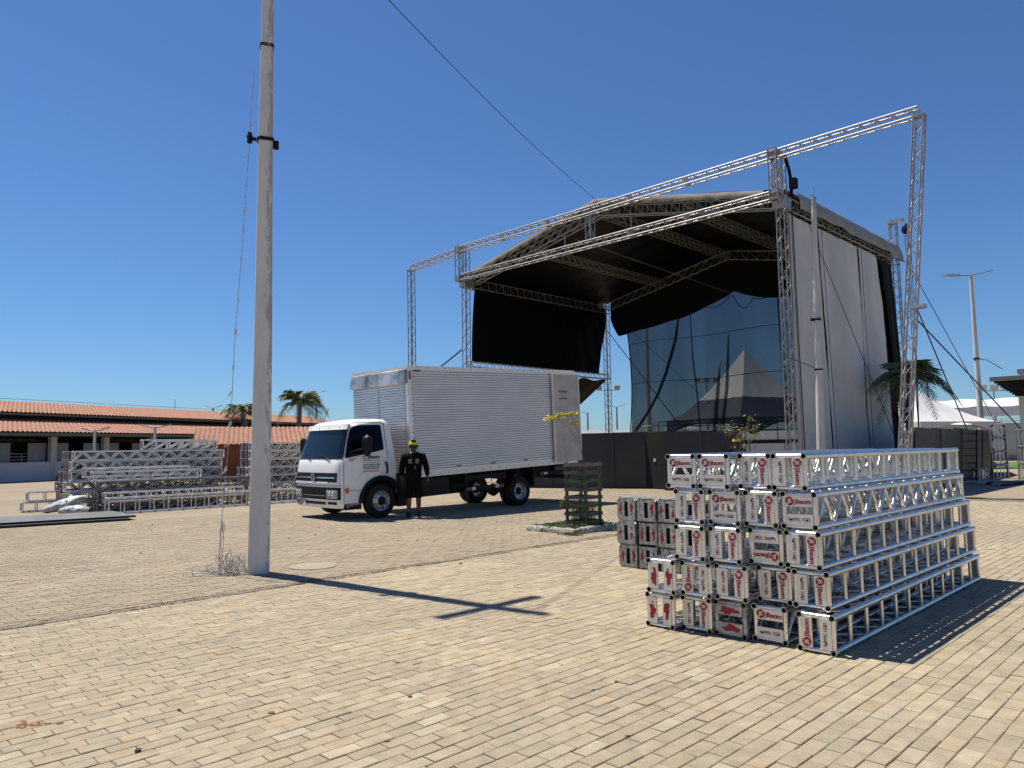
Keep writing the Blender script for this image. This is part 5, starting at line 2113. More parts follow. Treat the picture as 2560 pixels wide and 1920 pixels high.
# clamp band with two insulator blocks (about five metres up)
def band(z, r=0.012, extra=0.006):
    ring = pole_ring(z)
    c = sum(ring, Vector()) / 8
    pts = [c + (p - c) * (1 + extra / 0.09) for p in ring]
    pts.append(pts[0])
    return pts
ZC = 5.62
cl = MB()
for k in range(2):
    cl.path(band(ZC - 0.012 + k * 0.024), 0.014, 5)
clamp = cl.build('clamp_band', M_DARK, pole)
b = MB()
b.box((-0.135, 0, ZC), (0.07, 0.03, 0.04))
b.lathe([(0.02, -0.075), (0.035, -0.065), (0.035, -0.03), (0.022, -0.02), (0.04, -0.005), (0.04, 0.03), (0.025, 0.04), (0.03, 0.07), (0.0, 0.08)], 12, (-0.185, 0, ZC + 0.01))
b.box((0.125, 0, ZC - 0.06), (0.05, 0.05, 0.06))
b.lathe([(0.02, -0.06), (0.038, -0.05), (0.038, -0.01), (0.024, 0.0), (0.038, 0.012), (0.038, 0.05), (0.0, 0.06)], 12, (0.145, -0.01, ZC - 0.05))
b.build('insulator', M_BLKPL, clamp, smooth=40)
b = MB()
for k in range(3):
    b.path(band(6.90 + k * 0.016), 0.006, 4)
b.path([(0.0, -0.10, 6.98), (0.02, -0.13, 7.0), (0.03, -0.13, 6.93), (0.035, -0.115, 6.83)], 0.006, 4, mi=1)
b.build('wire_tie', [M_DARK, M_WIREW], pole)
# crossarm with its two lamps, above the picture but seen in the shadow
arm = MB()
az = 8.28
d = Matrix.Rotation(-PRZ, 3, 'Z') @ VX
arm.bar(Vector((0.026, 0, az)) - d * 0.66, Vector((0.026, 0, az)) + d * 0.66, 0.11, 0.10)
arm.build('crossarm', M_CONC, pole)
# frayed cord that hangs from the clamp down to the tangle
cord = [(-0.14, -0.03, 6.6), (-0.19, -0.02, ZC), (-0.26, -0.03, 4.2), (-0.33, -0.04, 3.0), (-0.36, -0.05, 1.9), (-0.42, -0.05, 1.15), (-0.455, -0.05, 0.62), (-0.48, -0.05, 0.18)]
hc = MB()
hc.path([PB + Vector(p) for p in cord], 0.0042, 5)
hcord = hc.build('hanging_cord', M_WIREG)
tag(hcord, 'thin frayed grey cord hanging beside the concrete pole down to a wire tangle', 'cord')
sh = random.Random(4)
for k in range(17):
    t = 0.06 + 0.88 * k / 17 + sh.uniform(-0.02, 0.02)
    i = min(int(t * 7), 6)
    p = PB + Vector(cord[i]).lerp(Vector(cord[i + 1]), t * 7 - i)
    L = sh.uniform(0.04, 0.14)
    dx = Vector((sh.uniform(-0.07, 0.02), sh.uniform(-0.03, 0.03), -L))
    s = Vector((sh.uniform(0.008, 0.018), 0.004, 0))
    b = MB()
    b.add([p - s * 0.3, p + s * 0.3, p + dx * 0.5 + s, p + dx * 0.5 - s * 0.8, p + dx, p + dx * 0.5 + s + Vector((0, 0.004, 0))], [(0, 1, 2, 3), (3, 2, 4), (0, 1, 5)])
    b.path([p, p + dx * 0.5 + s * 1.5, p + dx * 0.9 - s], 0.003, 4)
    b.build('plastic_shred', M_PLASTICW, hcord, fix=False)
# wire tangle at the foot
def tangle():
    q = random.Random(15)
    root = thing('wire_tangle', 'tangle of loose grey and white wire heaped at the foot of the concrete pole', 'wire', PB + Vector((-0.42, -0.05, 0)))
    for k in range(46):
        far = q.random() < 0.25
        n = 12
        cx, cy = (q.uniform(-0.05, 0.26), q.uniform(-0.12, 0.10)) if not far else (q.uniform(-0.45, 0.1), q.uniform(-0.12, 0.12))
        rx = q.uniform(0.05, 0.16) if not far else q.uniform(0.12, 0.30)
        rz = q.uniform(0.05, 0.36) * (1 if not far else 0.45)
        a0 = q.uniform(0, 6.28)
        tw = q.uniform(-1, 1)
        pts = []
        for i in range(n):
            t = i / (n - 1)
            a = a0 + t * q.uniform(3.5, 4.5)
            x = cx + math.cos(a) * rx + 0.05 * tw * t
            y = cy + math.sin(a) * rx * 0.5
            z = 0.006 + abs(math.sin(t * math.pi * q.uniform(0.9, 1.1))) * rz * (0.7 + 0.3 * math.sin(a * 2))
            pts.append((x, y, max(0.005, z)))
        # smooth
        for _ in range(2):
            pts = [pts[0]] + [tuple((pts[i - 1][c] + 2 * pts[i][c] + pts[i + 1][c]) / 4 for c in range(3)) for i in range(1, n - 1)] + [pts[-1]]
        MB().path(pts, q.choice((0.003, 0.0038, 0.0045)), 5).build('wire_loop', q.choice((M_WIREG, M_WIREG, M_WIREW, M_WIREW)), root)
    # the upright twist
    for ph in (0, 2.1, 4.2):
        pts = [(-0.02 - 0.02 * t + 0.03 * math.cos(6 * t + ph) * (1 - t * 0.6), 0.02 * math.sin(6 * t + ph), 0.62 - 0.6 * t) for t in [i / 12 for i in range(13)]]
        MB().path(pts, 0.0038, 5).build('wire_loop', M_WIREG, root)
    return root


tangle()
# flat round sandy cover on the paving right behind the pole
mc = MB().lathe([(0.30, 0.0), (0.30, 0.006), (0.285, 0.010), (0.0, 0.011)], 30, (-2.66, 9.95, 0.001))
tag(mc.build('manhole_cover', mat('sandy cover', (0.315, 0.262, 0.187), 0.95, scale=14, col2=(0.27, 0.225, 0.16)), smooth=30), 'round sandy cover set flush in the paving just right of the pole foot', 'cover')

# overhead wire from the pole to the ridge of the stage
p0, p1 = PB + Vector((0.03, 0, 9.35)), S(RIDGE_U, 0.2, 11.2)
pts = [p0.lerp(p1, k / 24) - ZX * 0.25 * math.sin(math.pi * k / 24) for k in range(25)]
tag(MB().path(pts, 0.009, 5).build('overhead_wire', M_WIRE), 'thin black wire crossing the sky from the pole to the stage ridge', 'wire')

# ================================================================== TREE GUARD WITH SAPLING
TG = Vector((1.32, 14.15, 0))
M_SLAT = mat('worn green slat', (0.035, 0.065, 0.042), 0.85, scale=9, col2=(0.10, 0.095, 0.075), lo=0.38, hi=0.6, bump=0.3)
M_SLATG = mat('bare grey slat', (0.20, 0.175, 0.14), 0.9, scale=12, col2=(0.11, 0.095, 0.075), bump=0.3)
guard_t = thing('tree_guard', 'square slatted green wooden tree guard around a young sapling', 'tree guard', TG, YAW + math.radians(3))
GS, GH = 0.44, 1.24
for sx in (-1, 1):
    for sy in (-1, 1):
        link('post', MB().box((sx * GS / 2, sy * GS / 2, GH / 2), (0.045, 0.045, GH)).mesh('post', M_SLAT), guard_t)
sr = random.Random(8)
for side in range(4):
    Rm = Matrix.Rotation(side * math.pi / 2, 4, 'Z')
    for k in range(8):
        z = 0.12 + k * 0.152 + sr.uniform(-0.006, 0.006)
        mm = M_SLATG if k >= 6 and sr.random() < 0.8 else M_SLAT
        o = link('slat', MB().box((0, 0, 0), (GS + 0.075, 0.016, 0.060)).mesh('slat', mm), guard_t)
        o.matrix_basis = Rm @ Matrix.Translation((sr.uniform(-0.01, 0.01), -GS / 2 - 0.031, z)) @ Matrix.Rotation(sr.gauss(0, 0.014), 4, 'Y')

M_LEAFY = mat('yellow green leaf', (0.62, 0.52, 0.04), 0.6, scale=4, col2=(0.40, 0.38, 0.04))
M_LEAFO = mat('olive leaf', (0.22, 0.20, 0.035), 0.65, scale=5, col2=(0.08, 0.105, 0.022))
M_TWIG = mat('twig bark', (0.12, 0.085, 0.06), 0.9, scale=10)
M_GRASS = mat('grass blade', (0.075, 0.115, 0.025), 0.7, scale=2, col2=(0.15, 0.15, 0.05))


def leaf_cluster(b, c, n, spread, size, q, flat=0.5):
    for _ in range(n):
        p = c + Vector((q.gauss(0, spread), q.gauss(0, spread), q.gauss(0, spread * flat)))
        a, t = q.uniform(0, 6.28), q.uniform(-0.6, 0.6)
        d = Vector((math.cos(a) * math.cos(t), math.sin(a) * math.cos(t), math.sin(t)))
        s = d.cross(Vector((q.uniform(-1, 1), q.uniform(-1, 1), 1))).normalized()
        L = size * q.uniform(0.6, 1.2)
        b.add([p, p + d * L * 0.5 + s * L * 0.22, p + d * L, p + d * L * 0.5 - s * L * 0.22], [(0, 1, 2, 3)])


q = random.Random(31)
sap = thing('sapling', 'thin bare sapling with bright yellow leaf tips rising out of the green tree guard', 'sapling', TG)
tip = [Vector((-0.50, -0.02, 2.10)), Vector((-0.21, 0.03, 2.15)), Vector((-0.16, 0.0, 1.99))]
MB().path([(0, 0, 0.0), (0.02, 0, 0.8), (0.0, 0.0, 1.35), (-0.03, 0, 1.58)], [0.012, 0.010, 0.008, 0.006], 6).build('trunk', M_TWIG, sap, smooth=True)
for t, mid in zip(tip, ((-0.22, -0.02, 1.85), (-0.08, 0.02, 1.88), (-0.06, 0.0, 1.78))):
    MB().path([(-0.03, 0, 1.56), mid, t], [0.005, 0.004, 0.003], 5).build('branch', M_TWIG, sap)
b = MB()
for t, k, wd in zip(tip, (300, 150, 110), (0.26, 0.20, 0.13)):
    for s in range(5):
        x = (s / 4 - 0.5) * wd
        leaf_cluster(b, t + Vector((x, 0, 0.28 * x)), k // 5, 0.026 if k < 200 else 0.036, 0.06, q, 0.6)
b.build('crown', M_LEAFY, sap, fix=False)


def blades(name, label, spots, h, m, parent=None, wid=0.004):
    b = MB()
    q = random.Random(len(spots))
    for (x, y, z, k) in spots:
        a = q.uniform(0, 6.28)
        hh = h * k * q.uniform(0.5, 1.2)
        d = Vector((math.cos(a), math.sin(a), 0)) * hh * q.uniform(0.2, 0.9)
        s = Vector((-math.sin(a), math.cos(a), 0)) * wid
        p = Vector((x, y, z))
        b.add([p - s, p + s, p + d * 0.4 + ZX * hh * 0.7 + s * 0.7, p + d * 0.4 + ZX * hh * 0.7 - s * 0.7, p + d + ZX * hh], [(0, 1, 2, 3), (3, 2, 4)])
    o = b.build(name, m, parent, fix=False)
    o['kind'] = 'stuff'
    if label:
        tag(o, label, 'grass')
    return o


# planting bed with a low rough kerb ring
M_RKERB = mat('rough whitewashed kerb', (0.42, 0.39, 0.35), 0.95, scale=16, col2=(0.16, 0.15, 0.12), lo=0.4, hi=0.58, bump=0.8, bscale=40)
M_SOIL = mat('soil', (0.085, 0.065, 0.04), 1.0, scale=20, bump=0.6)
bed = thing('planting_bed', 'small square planting bed with a rough whitewashed kerb under the tree guard', 'planting bed', TG, YAW)
bq = random.Random(2)
def rough_bar(p, q_, w, h):
    b = MB()
    p, q_ = Vector(p), Vector(q_)
    n = 10
    d = (q_ - p).normalized()
    s = Vector((-d.y, d.x, 0))
    rings = []
    for i in range(n + 1):
        c = p.lerp(q_, i / n)
        k = 1 if 0 < i < n else 0.8
        ring = []
        for (x, z) in ((-w / 2, 0.0), (-w / 2, h * 0.7), (-w * 0.25, h), (w * 0.25, h), (w / 2, h * 0.7), (w / 2, 0.0)):
            ring.append(c + s * (x * k + bq.gauss(0, 0.006)) + ZX * (z * k + (bq.gauss(0, 0.006) if z else 0)))
        rings.append(ring)
    vs = [v_ for r_ in rings for v_ in r_]
    fsx = [(i * 6 + k, i * 6 + (k + 1) % 6, (i + 1) * 6 + (k + 1) % 6, (i + 1) * 6 + k) for i in range(n) for k in range(6)]
    fsx += [tuple(range(6))[::-1], tuple(n * 6 + k for k in range(6))]
    return b.add(vs, fsx)


KS = 0.56
for (p, q_) in (((-KS, -KS - 0.4, 0), (-0.02, -KS - 0.38, 0)), ((0.0, -KS - 0.38, 0), (KS + 0.02, -KS - 0.4, 0)), ((KS, -KS - 0.36, 0), (KS, 0.1, 0)), ((KS + 0.02, 0.14, 0), (KS, KS, 0)), ((-KS, -KS - 0.36, 0), (-KS, KS, 0)), ((-KS, KS, 0), (KS, KS, 0))):
    rough_bar(p, q_, 0.10, 0.10).build('kerb_stone', M_RKERB, bed, smooth=50)
b = MB()
b.grid(lambda i, j: (-KS + 2 * KS * i, -KS - 0.38 + (2 * KS + 0.38) * j, 0.055 + 0.02 * fbm(i * 5, j * 5)), 12, 12)
b.build('soil', M_SOIL, bed, fix=False)
q = random.Random(3)
sp = []
for _ in range(2600):
    x, y = q.uniform(-KS, KS), q.uniform(-KS - 0.4, KS)
    if fbm(x * 3, y * 3, 2) > -0.25:
        P_ = TG + WX * x + VX * y
        sp.append((P_.x, P_.y, 0.05, 1.0))
for _ in range(420):
    x, y = q.gauss(KS, 0.10), q.gauss(-KS - 0.46, 0.07)
    P_ = TG + WX * x + VX * y
    sp.append((P_.x, P_.y, 0.0, 0.7))
blades('grass', 'short green grass growing in the planting bed around the tree guard', sp, 0.075, M_GRASS)
sp = []
for _ in range(800):
    x, y = q.uniform(-0.2, 0.2), q.uniform(-0.2, 0.2)
    P_ = TG + WX * x + VX * y
    sp.append((P_.x, P_.y, q.uniform(0.05, 0.42), q.uniform(0.7, 1.4)))
for _ in range(120):
    P_ = TG + Vector((-0.28 - abs(q.gauss(0, 0.09)), q.uniform(-0.15, 0.0), q.uniform(0.36, 0.44)))
    sp.append((P_.x, P_.y, P_.z, 1.1))
blades('weed_clump', 'dark green weeds filling the lower part of the slatted tree guard', sp, 0.16, M_GRASS)

# second sapling, behind the near stack
q = random.Random(41)
SP2 = Vector((3.72, 12.1, 0))
sap2 = thing('sapling', 'small sapling with olive and yellow leaves showing above the near truss stack', 'sapling', SP2)
MB().path([(0, 0, 0), (-0.02, 0, 0.8), (-0.05, 0, 1.35)], [0.014, 0.011, 0.008], 6).build('trunk', M_TWIG, sap2, smooth=True)
b = MB()
ends = []
for (x, z, y) in ((-0.32, 1.80, 0.05), (-0.22, 1.72, -0.1), (-0.12, 1.84, 0.1), (0.0, 1.70, -0.05), (0.08, 1.78, 0.08), (0.16, 1.93, 0.0), (0.24, 1.80, -0.08), (0.30, 1.70, 0.1), (0.02, 1.60, 0.0), (0.18, 1.62, 0.05)):
    mid = Vector((x * 0.5 - 0.03, y * 0.5, (z + 1.35) / 2 - 0.03))
    MB().path([(-0.05, 0, 1.33), mid, (x, y, z)], [0.006, 0.005, 0.003], 5).build('branch', M_TWIG, sap2)
    leaf_cluster(b, Vector((x, y, z)), 34, 0.05, 0.05, q, 0.7)
b.build('crown', M_LEAFO, sap2, fix=False)

# ================================================================== SACKS AND SHEETS ON THE LEFT
M_SACK = mat('white woven sack', (0.50, 0.50, 0.49), 0.55, scale=6, col2=(0.24, 0.24, 0.24), bump=0.5, bscale=14)
M_SACKG = mat('green sack print', (0.05, 0.16, 0.10), 0.6)


def sack(loc, rz, L, w, h, tilt, label):
    root = thing('sack', label, 'sack', loc, rz)
    b = MB()
    q = random.Random(int(L * 1000))
    def f(i, j):
        a = 2 * math.pi * i
        t = j
        k = min(1.0, (math.sin(math.pi * min(max(t, 0.02), 0.98))) ** 0.45)
        x = (t - 0.5) * L
        wr = 1 + 0.16 * fbm(math.cos(a) * 1.5 + loc[0], math.sin(a) * 1.5, t * 4) + 0.10 * fbm(math.cos(a) * 4 + loc[0], math.sin(a) * 4, t * 11)
        y = math.cos(a) * w / 2 * k * wr
        z = math.sin(a) * h / 2 * (k * 0.85 + 0.1) * wr
        return (x, y, z + h / 2 * 0.9 + 0.0 + math.sin(tilt) * (x + L / 2))
    b.grid(f, 36, 34)
    b.build('bag', M_SACK, root, smooth=180)
    pb = MB()
    pb.grid(lambda i, j: Vector(f(0.62 + 0.2 * i, 0.06 + 0.12 * j)) + Vector((0, -0.006, -0.004)), 6, 4)
    pb.build('print_patch', M_SACKG, root, fix=False)
    return root


sack((-11.30, 18.80, 0), math.radians(30), 0.95, 0.46, 0.30, 0.30, 'white sack slumped on top of another by the left truss pile')
sack((-10.95, 18.62, 0), math.radians(8), 0.72, 0.42, 0.28, 0.0, 'white bundle lying on the ground under the slumped sack')
sack((-11.55, 19.55, 0.10), math.radians(60), 0.5, 0.3, 0.34, 0.3, 'small white sack behind the slumped one, against the trusses')

M_SHEET = mat('dark plywood sheet', (0.085, 0.092, 0.094), 0.5, scale=3, col2=(0.15, 0.155, 0.15), detail=8, bump=0.1)
M_SHEETE = mat('sheet edge', (0.016, 0.016, 0.017), 0.8)
def sheet(cs, z0, z1, label):
    b = MB()
    lo = [Vector((x, y, z0)) for x, y in cs]
    hi = [Vector((x, y, z1)) for x, y in cs]
    b.add(lo + hi, [(0, 3, 2, 1)], 1)
    b.add(hi, [(0, 1, 2, 3)], 0)
    for i in range(4):
        j = (i + 1) % 4
        b.add([lo[i], lo[j], hi[j], hi[i]], [(0, 1, 2, 3)], 1)
    return tag(b.build('panel_sheet', [M_SHEET, M_SHEETE]), label, 'panel', 'dark panels lying on the paving')
sheet([(-12.6, 14.3), (-8.75, 17.05), (-9.95, 18.55), (-13.8, 15.8)], 0.0, 0.055, 'lower dark flat panel lying on the paving in front of the left truss pile')
sheet([(-12.65, 14.42), (-8.70, 17.22), (-10.0, 18.62), (-13.9, 15.9)], 0.062, 0.105, 'upper dark flat panel lying on another in front of the left truss pile')
# ================================================================== FENCES
M_FENCE = mat('dark sheet fence', (0.045, 0.044, 0.043), 0.5, 0.3, scale=1.3, col2=(0.028, 0.029, 0.032), detail=9, bump=0.15, bscale=3)
M_FENCEW = mat('dark sheet fence worn', (0.042, 0.044, 0.048), 0.55, 0.3, scale=1.1, col2=(0.12, 0.105, 0.07), detail=9, lo=0.30, hi=0.45, bump=0.15, bscale=3)


def fence(name, label, pts, h, step, lean=0.0, m=None, gaps=()):
    root = thing(name, label, 'fence', pts[0])
    inv = -Vector(pts[0])
    k = 0
    for p, q in zip(pts, pts[1:]):
        p, q = Vector(p), Vector(q)
        L = (q - p).length
        n = max(1, round(L / step))
        d = (q - p).normalized()
        nrm = Vector((d.y, -d.x, 0))
        for i in range(n):
            fr = random.Random(k * 3 + int(L * 10))
            a = p + d * (L * i / n - 0.02)
            c = p + d * (L * (i + 1) / n + 0.02)
            hh = h + fr.uniform(-0.03, 0.03)
            off = nrm * fr.uniform(-0.03, 0.03)
            b = MB()
            top = nrm * lean
            th = nrm * 0.015
            vs = [a + off, c + off, c + off + top + ZX * hh, a + off + top + ZX * hh]
            vs = [x + inv for x in vs]
            b.add([x - th for x in vs] + [x + th for x in vs], [(0, 1, 2, 3), (7, 6, 5, 4), (0, 4, 5, 1), (1, 5, 6, 2), (2, 6, 7, 3), (3, 7, 4, 0)])
            b.build('panel', m or (M_FENCEW if fr.random() < 0.5 else M_FENCE), root)
            if i % 2 == 0:
                pb = MB().tube(a + inv - nrm * 0.06, a + inv - nrm * 0.06 + ZX * hh * 0.97, 0.025, 5)
                pb.build('post', M_DARK, root)
            k += 1
    return root


fence('fence', 'dark sheet metal fence in front of the stage, left section behind the truck', [(-0.6, 29.0, 0), (2.53, 27.72, 0), (4.85, 26.75, 0)], 2.02, 1.15)
fence('fence', 'dark sheet metal fence in front of the stage, right section behind the sapling', [(5.2, 25.5, 0), (7.55, 24.6, 0)], 2.0, 1.2)
fence('fence', 'dark leaning sheet fence beside the right stage wall, under the palm', [(12.7, 23.6, 0), (18.6, 30.2, 0), (21.4, 33.4, 0), (23.4, 36.9, 0)], 2.0, 1.05, 0.12)
# dark gap post with a small white notice between the front fences
g = thing('gate_post', 'narrow dark gate frame with a small white notice between the front fence sections', 'gate', (5.02, 26.1, 0))
MB().bar((-0.35, 0.9, 1.0), (0.4, -0.25, 1.0), 0.06, 1.98).build('frame', M_HOLE, g)
MB().box((0.0, 0.28, 1.02), (0.10, 0.02, 0.11), Matrix.Rotation(-0.9, 3, 'Z')).build('notice', M_WHITEREF, g)

# ladder against the right fence
ld = thing('ladder', 'grey metal ladder leaning on the dark fence right of the stage', 'ladder', (17.5, 28.55, 0), math.radians(-45))
for s in (-1, 1):
    MB().tube((s * 0.30, -0.45, 0), (s * 0.30, 0.0, 1.95), 0.028, 6).build('rail', M_DARK, ld)
for k in range(7):
    t = (k + 0.5) / 7
    MB().tube((-0.36, -0.45 + 0.45 * t, 1.95 * t), (0.36, -0.45 + 0.45 * t, 1.95 * t), 0.02, 6).build('rung', M_FENCEW, ld)
# pipes and cables lying by the fence
q = random.Random(6)
for k in range(9):
    a = Vector((15.2 + q.uniform(-1.5, 2.5), 25.2 + q.uniform(-0.5, 1.8), 0.04))
    dd = Vector((q.uniform(1.2, 3.2), q.uniform(0.4, 1.6), q.uniform(-0.02, 0.05)))
    o = MB().tube(a, a + dd, 0.035, 6).build('pipe', M_DARK if k % 2 else M_WEATH)
    tag(o, 'loose dark pipe in the heap on the ground beside the leaning fence', 'pipe', 'pipes heaped by the leaning fence')
o = MB().path([(11.6, 20.2, 0.012)] + [(12.0 + 0.22 * k, 19.9 - 0.13 * k + 0.03 * math.sin(k * 1.7), 0.012) for k in range(14)], 0.014, 6).build('ground_cable', M_WIRE)
tag(o, 'thin black cable lying across the paving right of the near truss stack', 'cable')

# ================================================================== WHITE POLE BY THE STAGE
wp = thing('stage_side_pole', 'slim white painted concrete pole without lamp in front of the grey stage wall', 'pole', (9.22, 22.3, 0))
b = MB()
N = 20
pr_ = []
for k in range(N + 1):
    t = k / N
    pr_.append((0.135 - 0.065 * t, 9.05 * t))
b.lathe(pr_, 14)
b.v = [(x + 0.18 * z / 9.05, y, z) for x, y, z in b.v]
b.build('shaft', M_WHITEPOLE, wp, smooth=40)
MB().tube((0.176, 0, 8.72), (0.182, 0, 9.10), 0.075, 12).build('cap', M_WEATH, wp, smooth=40)
MB().path([(0.18, 0, 9.08), (0.16, 0, 9.2), (0.22, 0, 9.3), (0.2, 0, 9.42)], 0.008, 4).build('wire_end', M_DARK, wp)
b = MB()
b.lathe([(0.112, -0.03), (0.118, -0.03), (0.118, 0.03), (0.112, 0.03)], 16, (0.105, 0, 5.28))
b.box((-0.05, -0.02, 5.28), (0.10, 0.05, 0.09))
b.build('clamp_band', M_DARK, wp)
b = MB()
b.lathe([(0.125, -0.02), (0.13, -0.02), (0.13, 0.02), (0.125, 0.02)], 16, (0.075, 0, 3.75))
b.path([(0.02, -0.1, 3.75), (-0.4, 0.3, 4.05), (-0.75, 0.62, 4.25)], 0.012, 4)
b.build('clamp_wire', M_DARK, wp)

# ================================================================== LAMP POSTS
M_LEDHEAD = mat('lamp head', (0.30, 0.31, 0.32), 0.5, 0.4)


def lamp_post(loc, h, r0, r1, arms, label, m=M_WHITEPOLE, L=1.1, group=None, clamp=None):
    root = thing('lamp_post', label, 'lamp post', loc, 0, group)
    b = MB()
    b.lathe([(r0 + (r1 - r0) * k / 8, h * k / 8) for k in range(9)], 12)
    b.build('pole', m, root, smooth=40)
    if clamp:
        b = MB().lathe([(r0 * 0.8, -0.06), (r0 * 0.9, -0.06), (r0 * 0.9, 0.06), (r0 * 0.8, 0.06)], 12, (0, 0, clamp))
        b.path([(0, 0, clamp), (0.5, -0.2, clamp - 0.1), (1.3, -0.4, clamp - 0.7)], 0.02, 4)
        b.build('clamp_band', M_DARK, root)
    for a, tilt in arms:
        d = Vector((math.cos(a), math.sin(a), 0))
        e = d * L + ZX * tilt
        o = MB().tube((0, 0, h - 0.05), e * 0.55 + ZX * (h - 0.05), 0.035, 5).build('arm', M_LEDHEAD, root)
        MB().bar(e * 0.5 + ZX * (h - 0.05), e + ZX * (h - 0.02), 0.26 * L, 0.05).build('lamp_head', M_LEDHEAD, o)
    return root


A2 = math.pi / 4
lamp_post((28.75, 45.5, 0), 11.9, 0.19, 0.10, ((math.radians(185), -0.05), (math.radians(20), 0.38), (math.radians(120), 0.3)), 'tall thick white lamp post with three lamp heads, right of the stage', L=1.7, clamp=6.6)
lamp_post((-20.3, 36.0, 0), 2.68, 0.085, 0.06, ((math.radians(175), 0.14), (math.radians(15), 0.16)), 'low white twin-arm lamp post, leftmost, in front of the long tiled hall', L=0.65)
lamp_post((-18.15, 37.6, 0), 2.85, 0.10, 0.07, ((math.radians(175), 0.14), (math.radians(15), 0.16)), 'low white twin-arm lamp post behind the tall left truss stack', L=0.75)
lamp_post((-13.0, 43.0, 0), 2.55, 0.13, 0.08, ((math.radians(175), 0.10), (math.radians(15), 0.12)), 'white twin-arm lamp post behind the small brick hut, near the cab', L=1.0)
lamp_post((-40.5, 100.0, 0), 7.5, 0.18, 0.12, ((math.radians(170), 0.4), (math.radians(10), 0.4)), 'distant twin-arm lamp post above the hall ridge, left of the concrete pole', M_LEDHEAD, L=1.2)
lamp_post((-26.5, 100.0, 0), 9.3, 0.18, 0.12, ((math.radians(170), 0.4), (math.radians(10), 0.4)), 'distant twin-arm lamp post beside the palm left of the truck', M_LEDHEAD, L=1.2)
lamp_post((9.65, 95.0, 0), 5.9, 0.16, 0.10, ((math.radians(175), 0.25),), 'distant single-arm lamp post between the truck and the stage', M_LEDHEAD, L=1.4)
lamp_post((13.4, 95.0, 0), 6.6, 0.14, 0.10, ((math.radians(175), 0.35), (math.radians(10), 0.45)), 'distant twin-arm lamp post right of the rear left stage tower', M_LEDHEAD, L=1.4)
lamp_post((45.0, 80.0, 0), 9.6, 0.16, 0.10, ((math.radians(175), 0.2), (math.radians(10), 0.3), (math.radians(80), 0.3)), 'distant lamp post between the wing tower and the palm', M_LEDHEAD, L=1.4)


def flood(loc, h, label, n=3):
    root = thing('floodlight_mast', label, 'floodlight', loc)
    MB().tube((0, 0, 0), (0, 0, h), 0.13, 8, 0.08).build('pole', M_LEDHEAD, root, smooth=40)
    MB().bar((-1.4, 0, h - 0.2), (1.4, 0, h - 0.2), 0.08, 0.08).build('crossbar', M_LEDHEAD, root)
    for k in range(n):
        MB().box((-1.2 + 2.4 * k / (n - 1), -0.15, h + 0.15), (0.75, 0.2, 0.55), Matrix.Rotation(0.35, 3, 'X')).build('floodlight', M_LEDHEAD, root)
    return root


flood((12.6, 97.0, 0), 9.1, 'distant floodlight mast right of the rear left stage tower', 2)
flood((25.06, 95.0, 0), 9.8, 'distant floodlight mast seen through the dark stage mesh', 3)
flood((48.9, 75.0, 0), 6.8, 'floodlight mast with four lamps over the white canopy at right', 3)
# slim post seen through the mesh
o = MB().tube((10.15, 55.0, 0), (10.15, 55.0, 10.5), 0.20, 8, 0.12).build('bare_post', M_WHITEPOLE, smooth=40)
tag(o, 'pale bare post standing behind the dark stage mesh', 'post')

# ================================================================== TENTS AND FAR RIGHT
M_TENT = mat('white tent fabric', (0.66, 0.66, 0.65), 0.55, scale=1.5, col2=(0.60, 0.60, 0.585), bump=0.2, bscale=3)
M_TENTD = mat('dark tent skirt', (0.022, 0.027, 0.05), 0.6, scale=2)


def pagoda(loc, rz, half, eave, peak, label, dark=False, leg=True, frac=0.42):
    root = thing('tent', label, 'tent', loc, rz)
    def surf(t0, t1):
        b = MB()
        n = 10
        for s in range(4):
            R_ = Matrix.Rotation(s * math.pi / 2, 3, 'Z')
            def f(i, j, R_=R_):
                t = t0 + (t1 - t0) * j
                w = half * (1 - t)
                x = (i * 2 - 1) * w
                crease = 0.05 * math.sin(i * 25) * (1 - abs(2 * t - 1)) * 0.4
                z = eave + (peak - eave) * (t ** 1.45) - 0.18 * (1 - t) ** 4 * math.sin(i * math.pi) + crease
                return R_ @ Vector((x, -w, z))
            b.grid(f, 16, n)
        return b
    surf(frac, 0.985).build('roof_peak', M_TENT, root, smooth=60, fix=False)
    surf(0.0, frac).build('roof_skirt', M_TENTD if dark else M_TENT, root, smooth=60, fix=False)
    b = MB()
    for s in range(4):
        R_ = Matrix.Rotation(s * math.pi / 2, 3, 'Z')
        b.grid(lambda i, j, R_=R_: R_ @ Vector(((i * 2 - 1) * half, -half, eave - j * (0.35 + 0.55 * abs(2 * i - 1) ** 2.5 - 0.3 * (1 - abs(2 * i - 1))))), 16, 1)
    b.build('valance', M_TENTD if dark else M_TENT, root, fix=False)
    for sx in (-1, 1):
        for sy in (-1, 1):
            MB().tube((sx * half * 0.97, sy * half * 0.97, 0), (sx * half * 0.97, sy * half * 0.97, eave), 0.05, 6).build('leg', M_ALU2, root)
    return root


tp_ = S(10.6, 17.6, 0)
pagoda(tp_, math.radians(45 - 22), 3.3, 3.0, 7.1, 'white pyramid tent with dark lower skirt seen through the stage mesh', True)
pagoda((23.6, 43.5, 0), math.radians(20), 3.0, 2.62, 4.7, 'white pagoda tent behind the dark fence right of the stage')
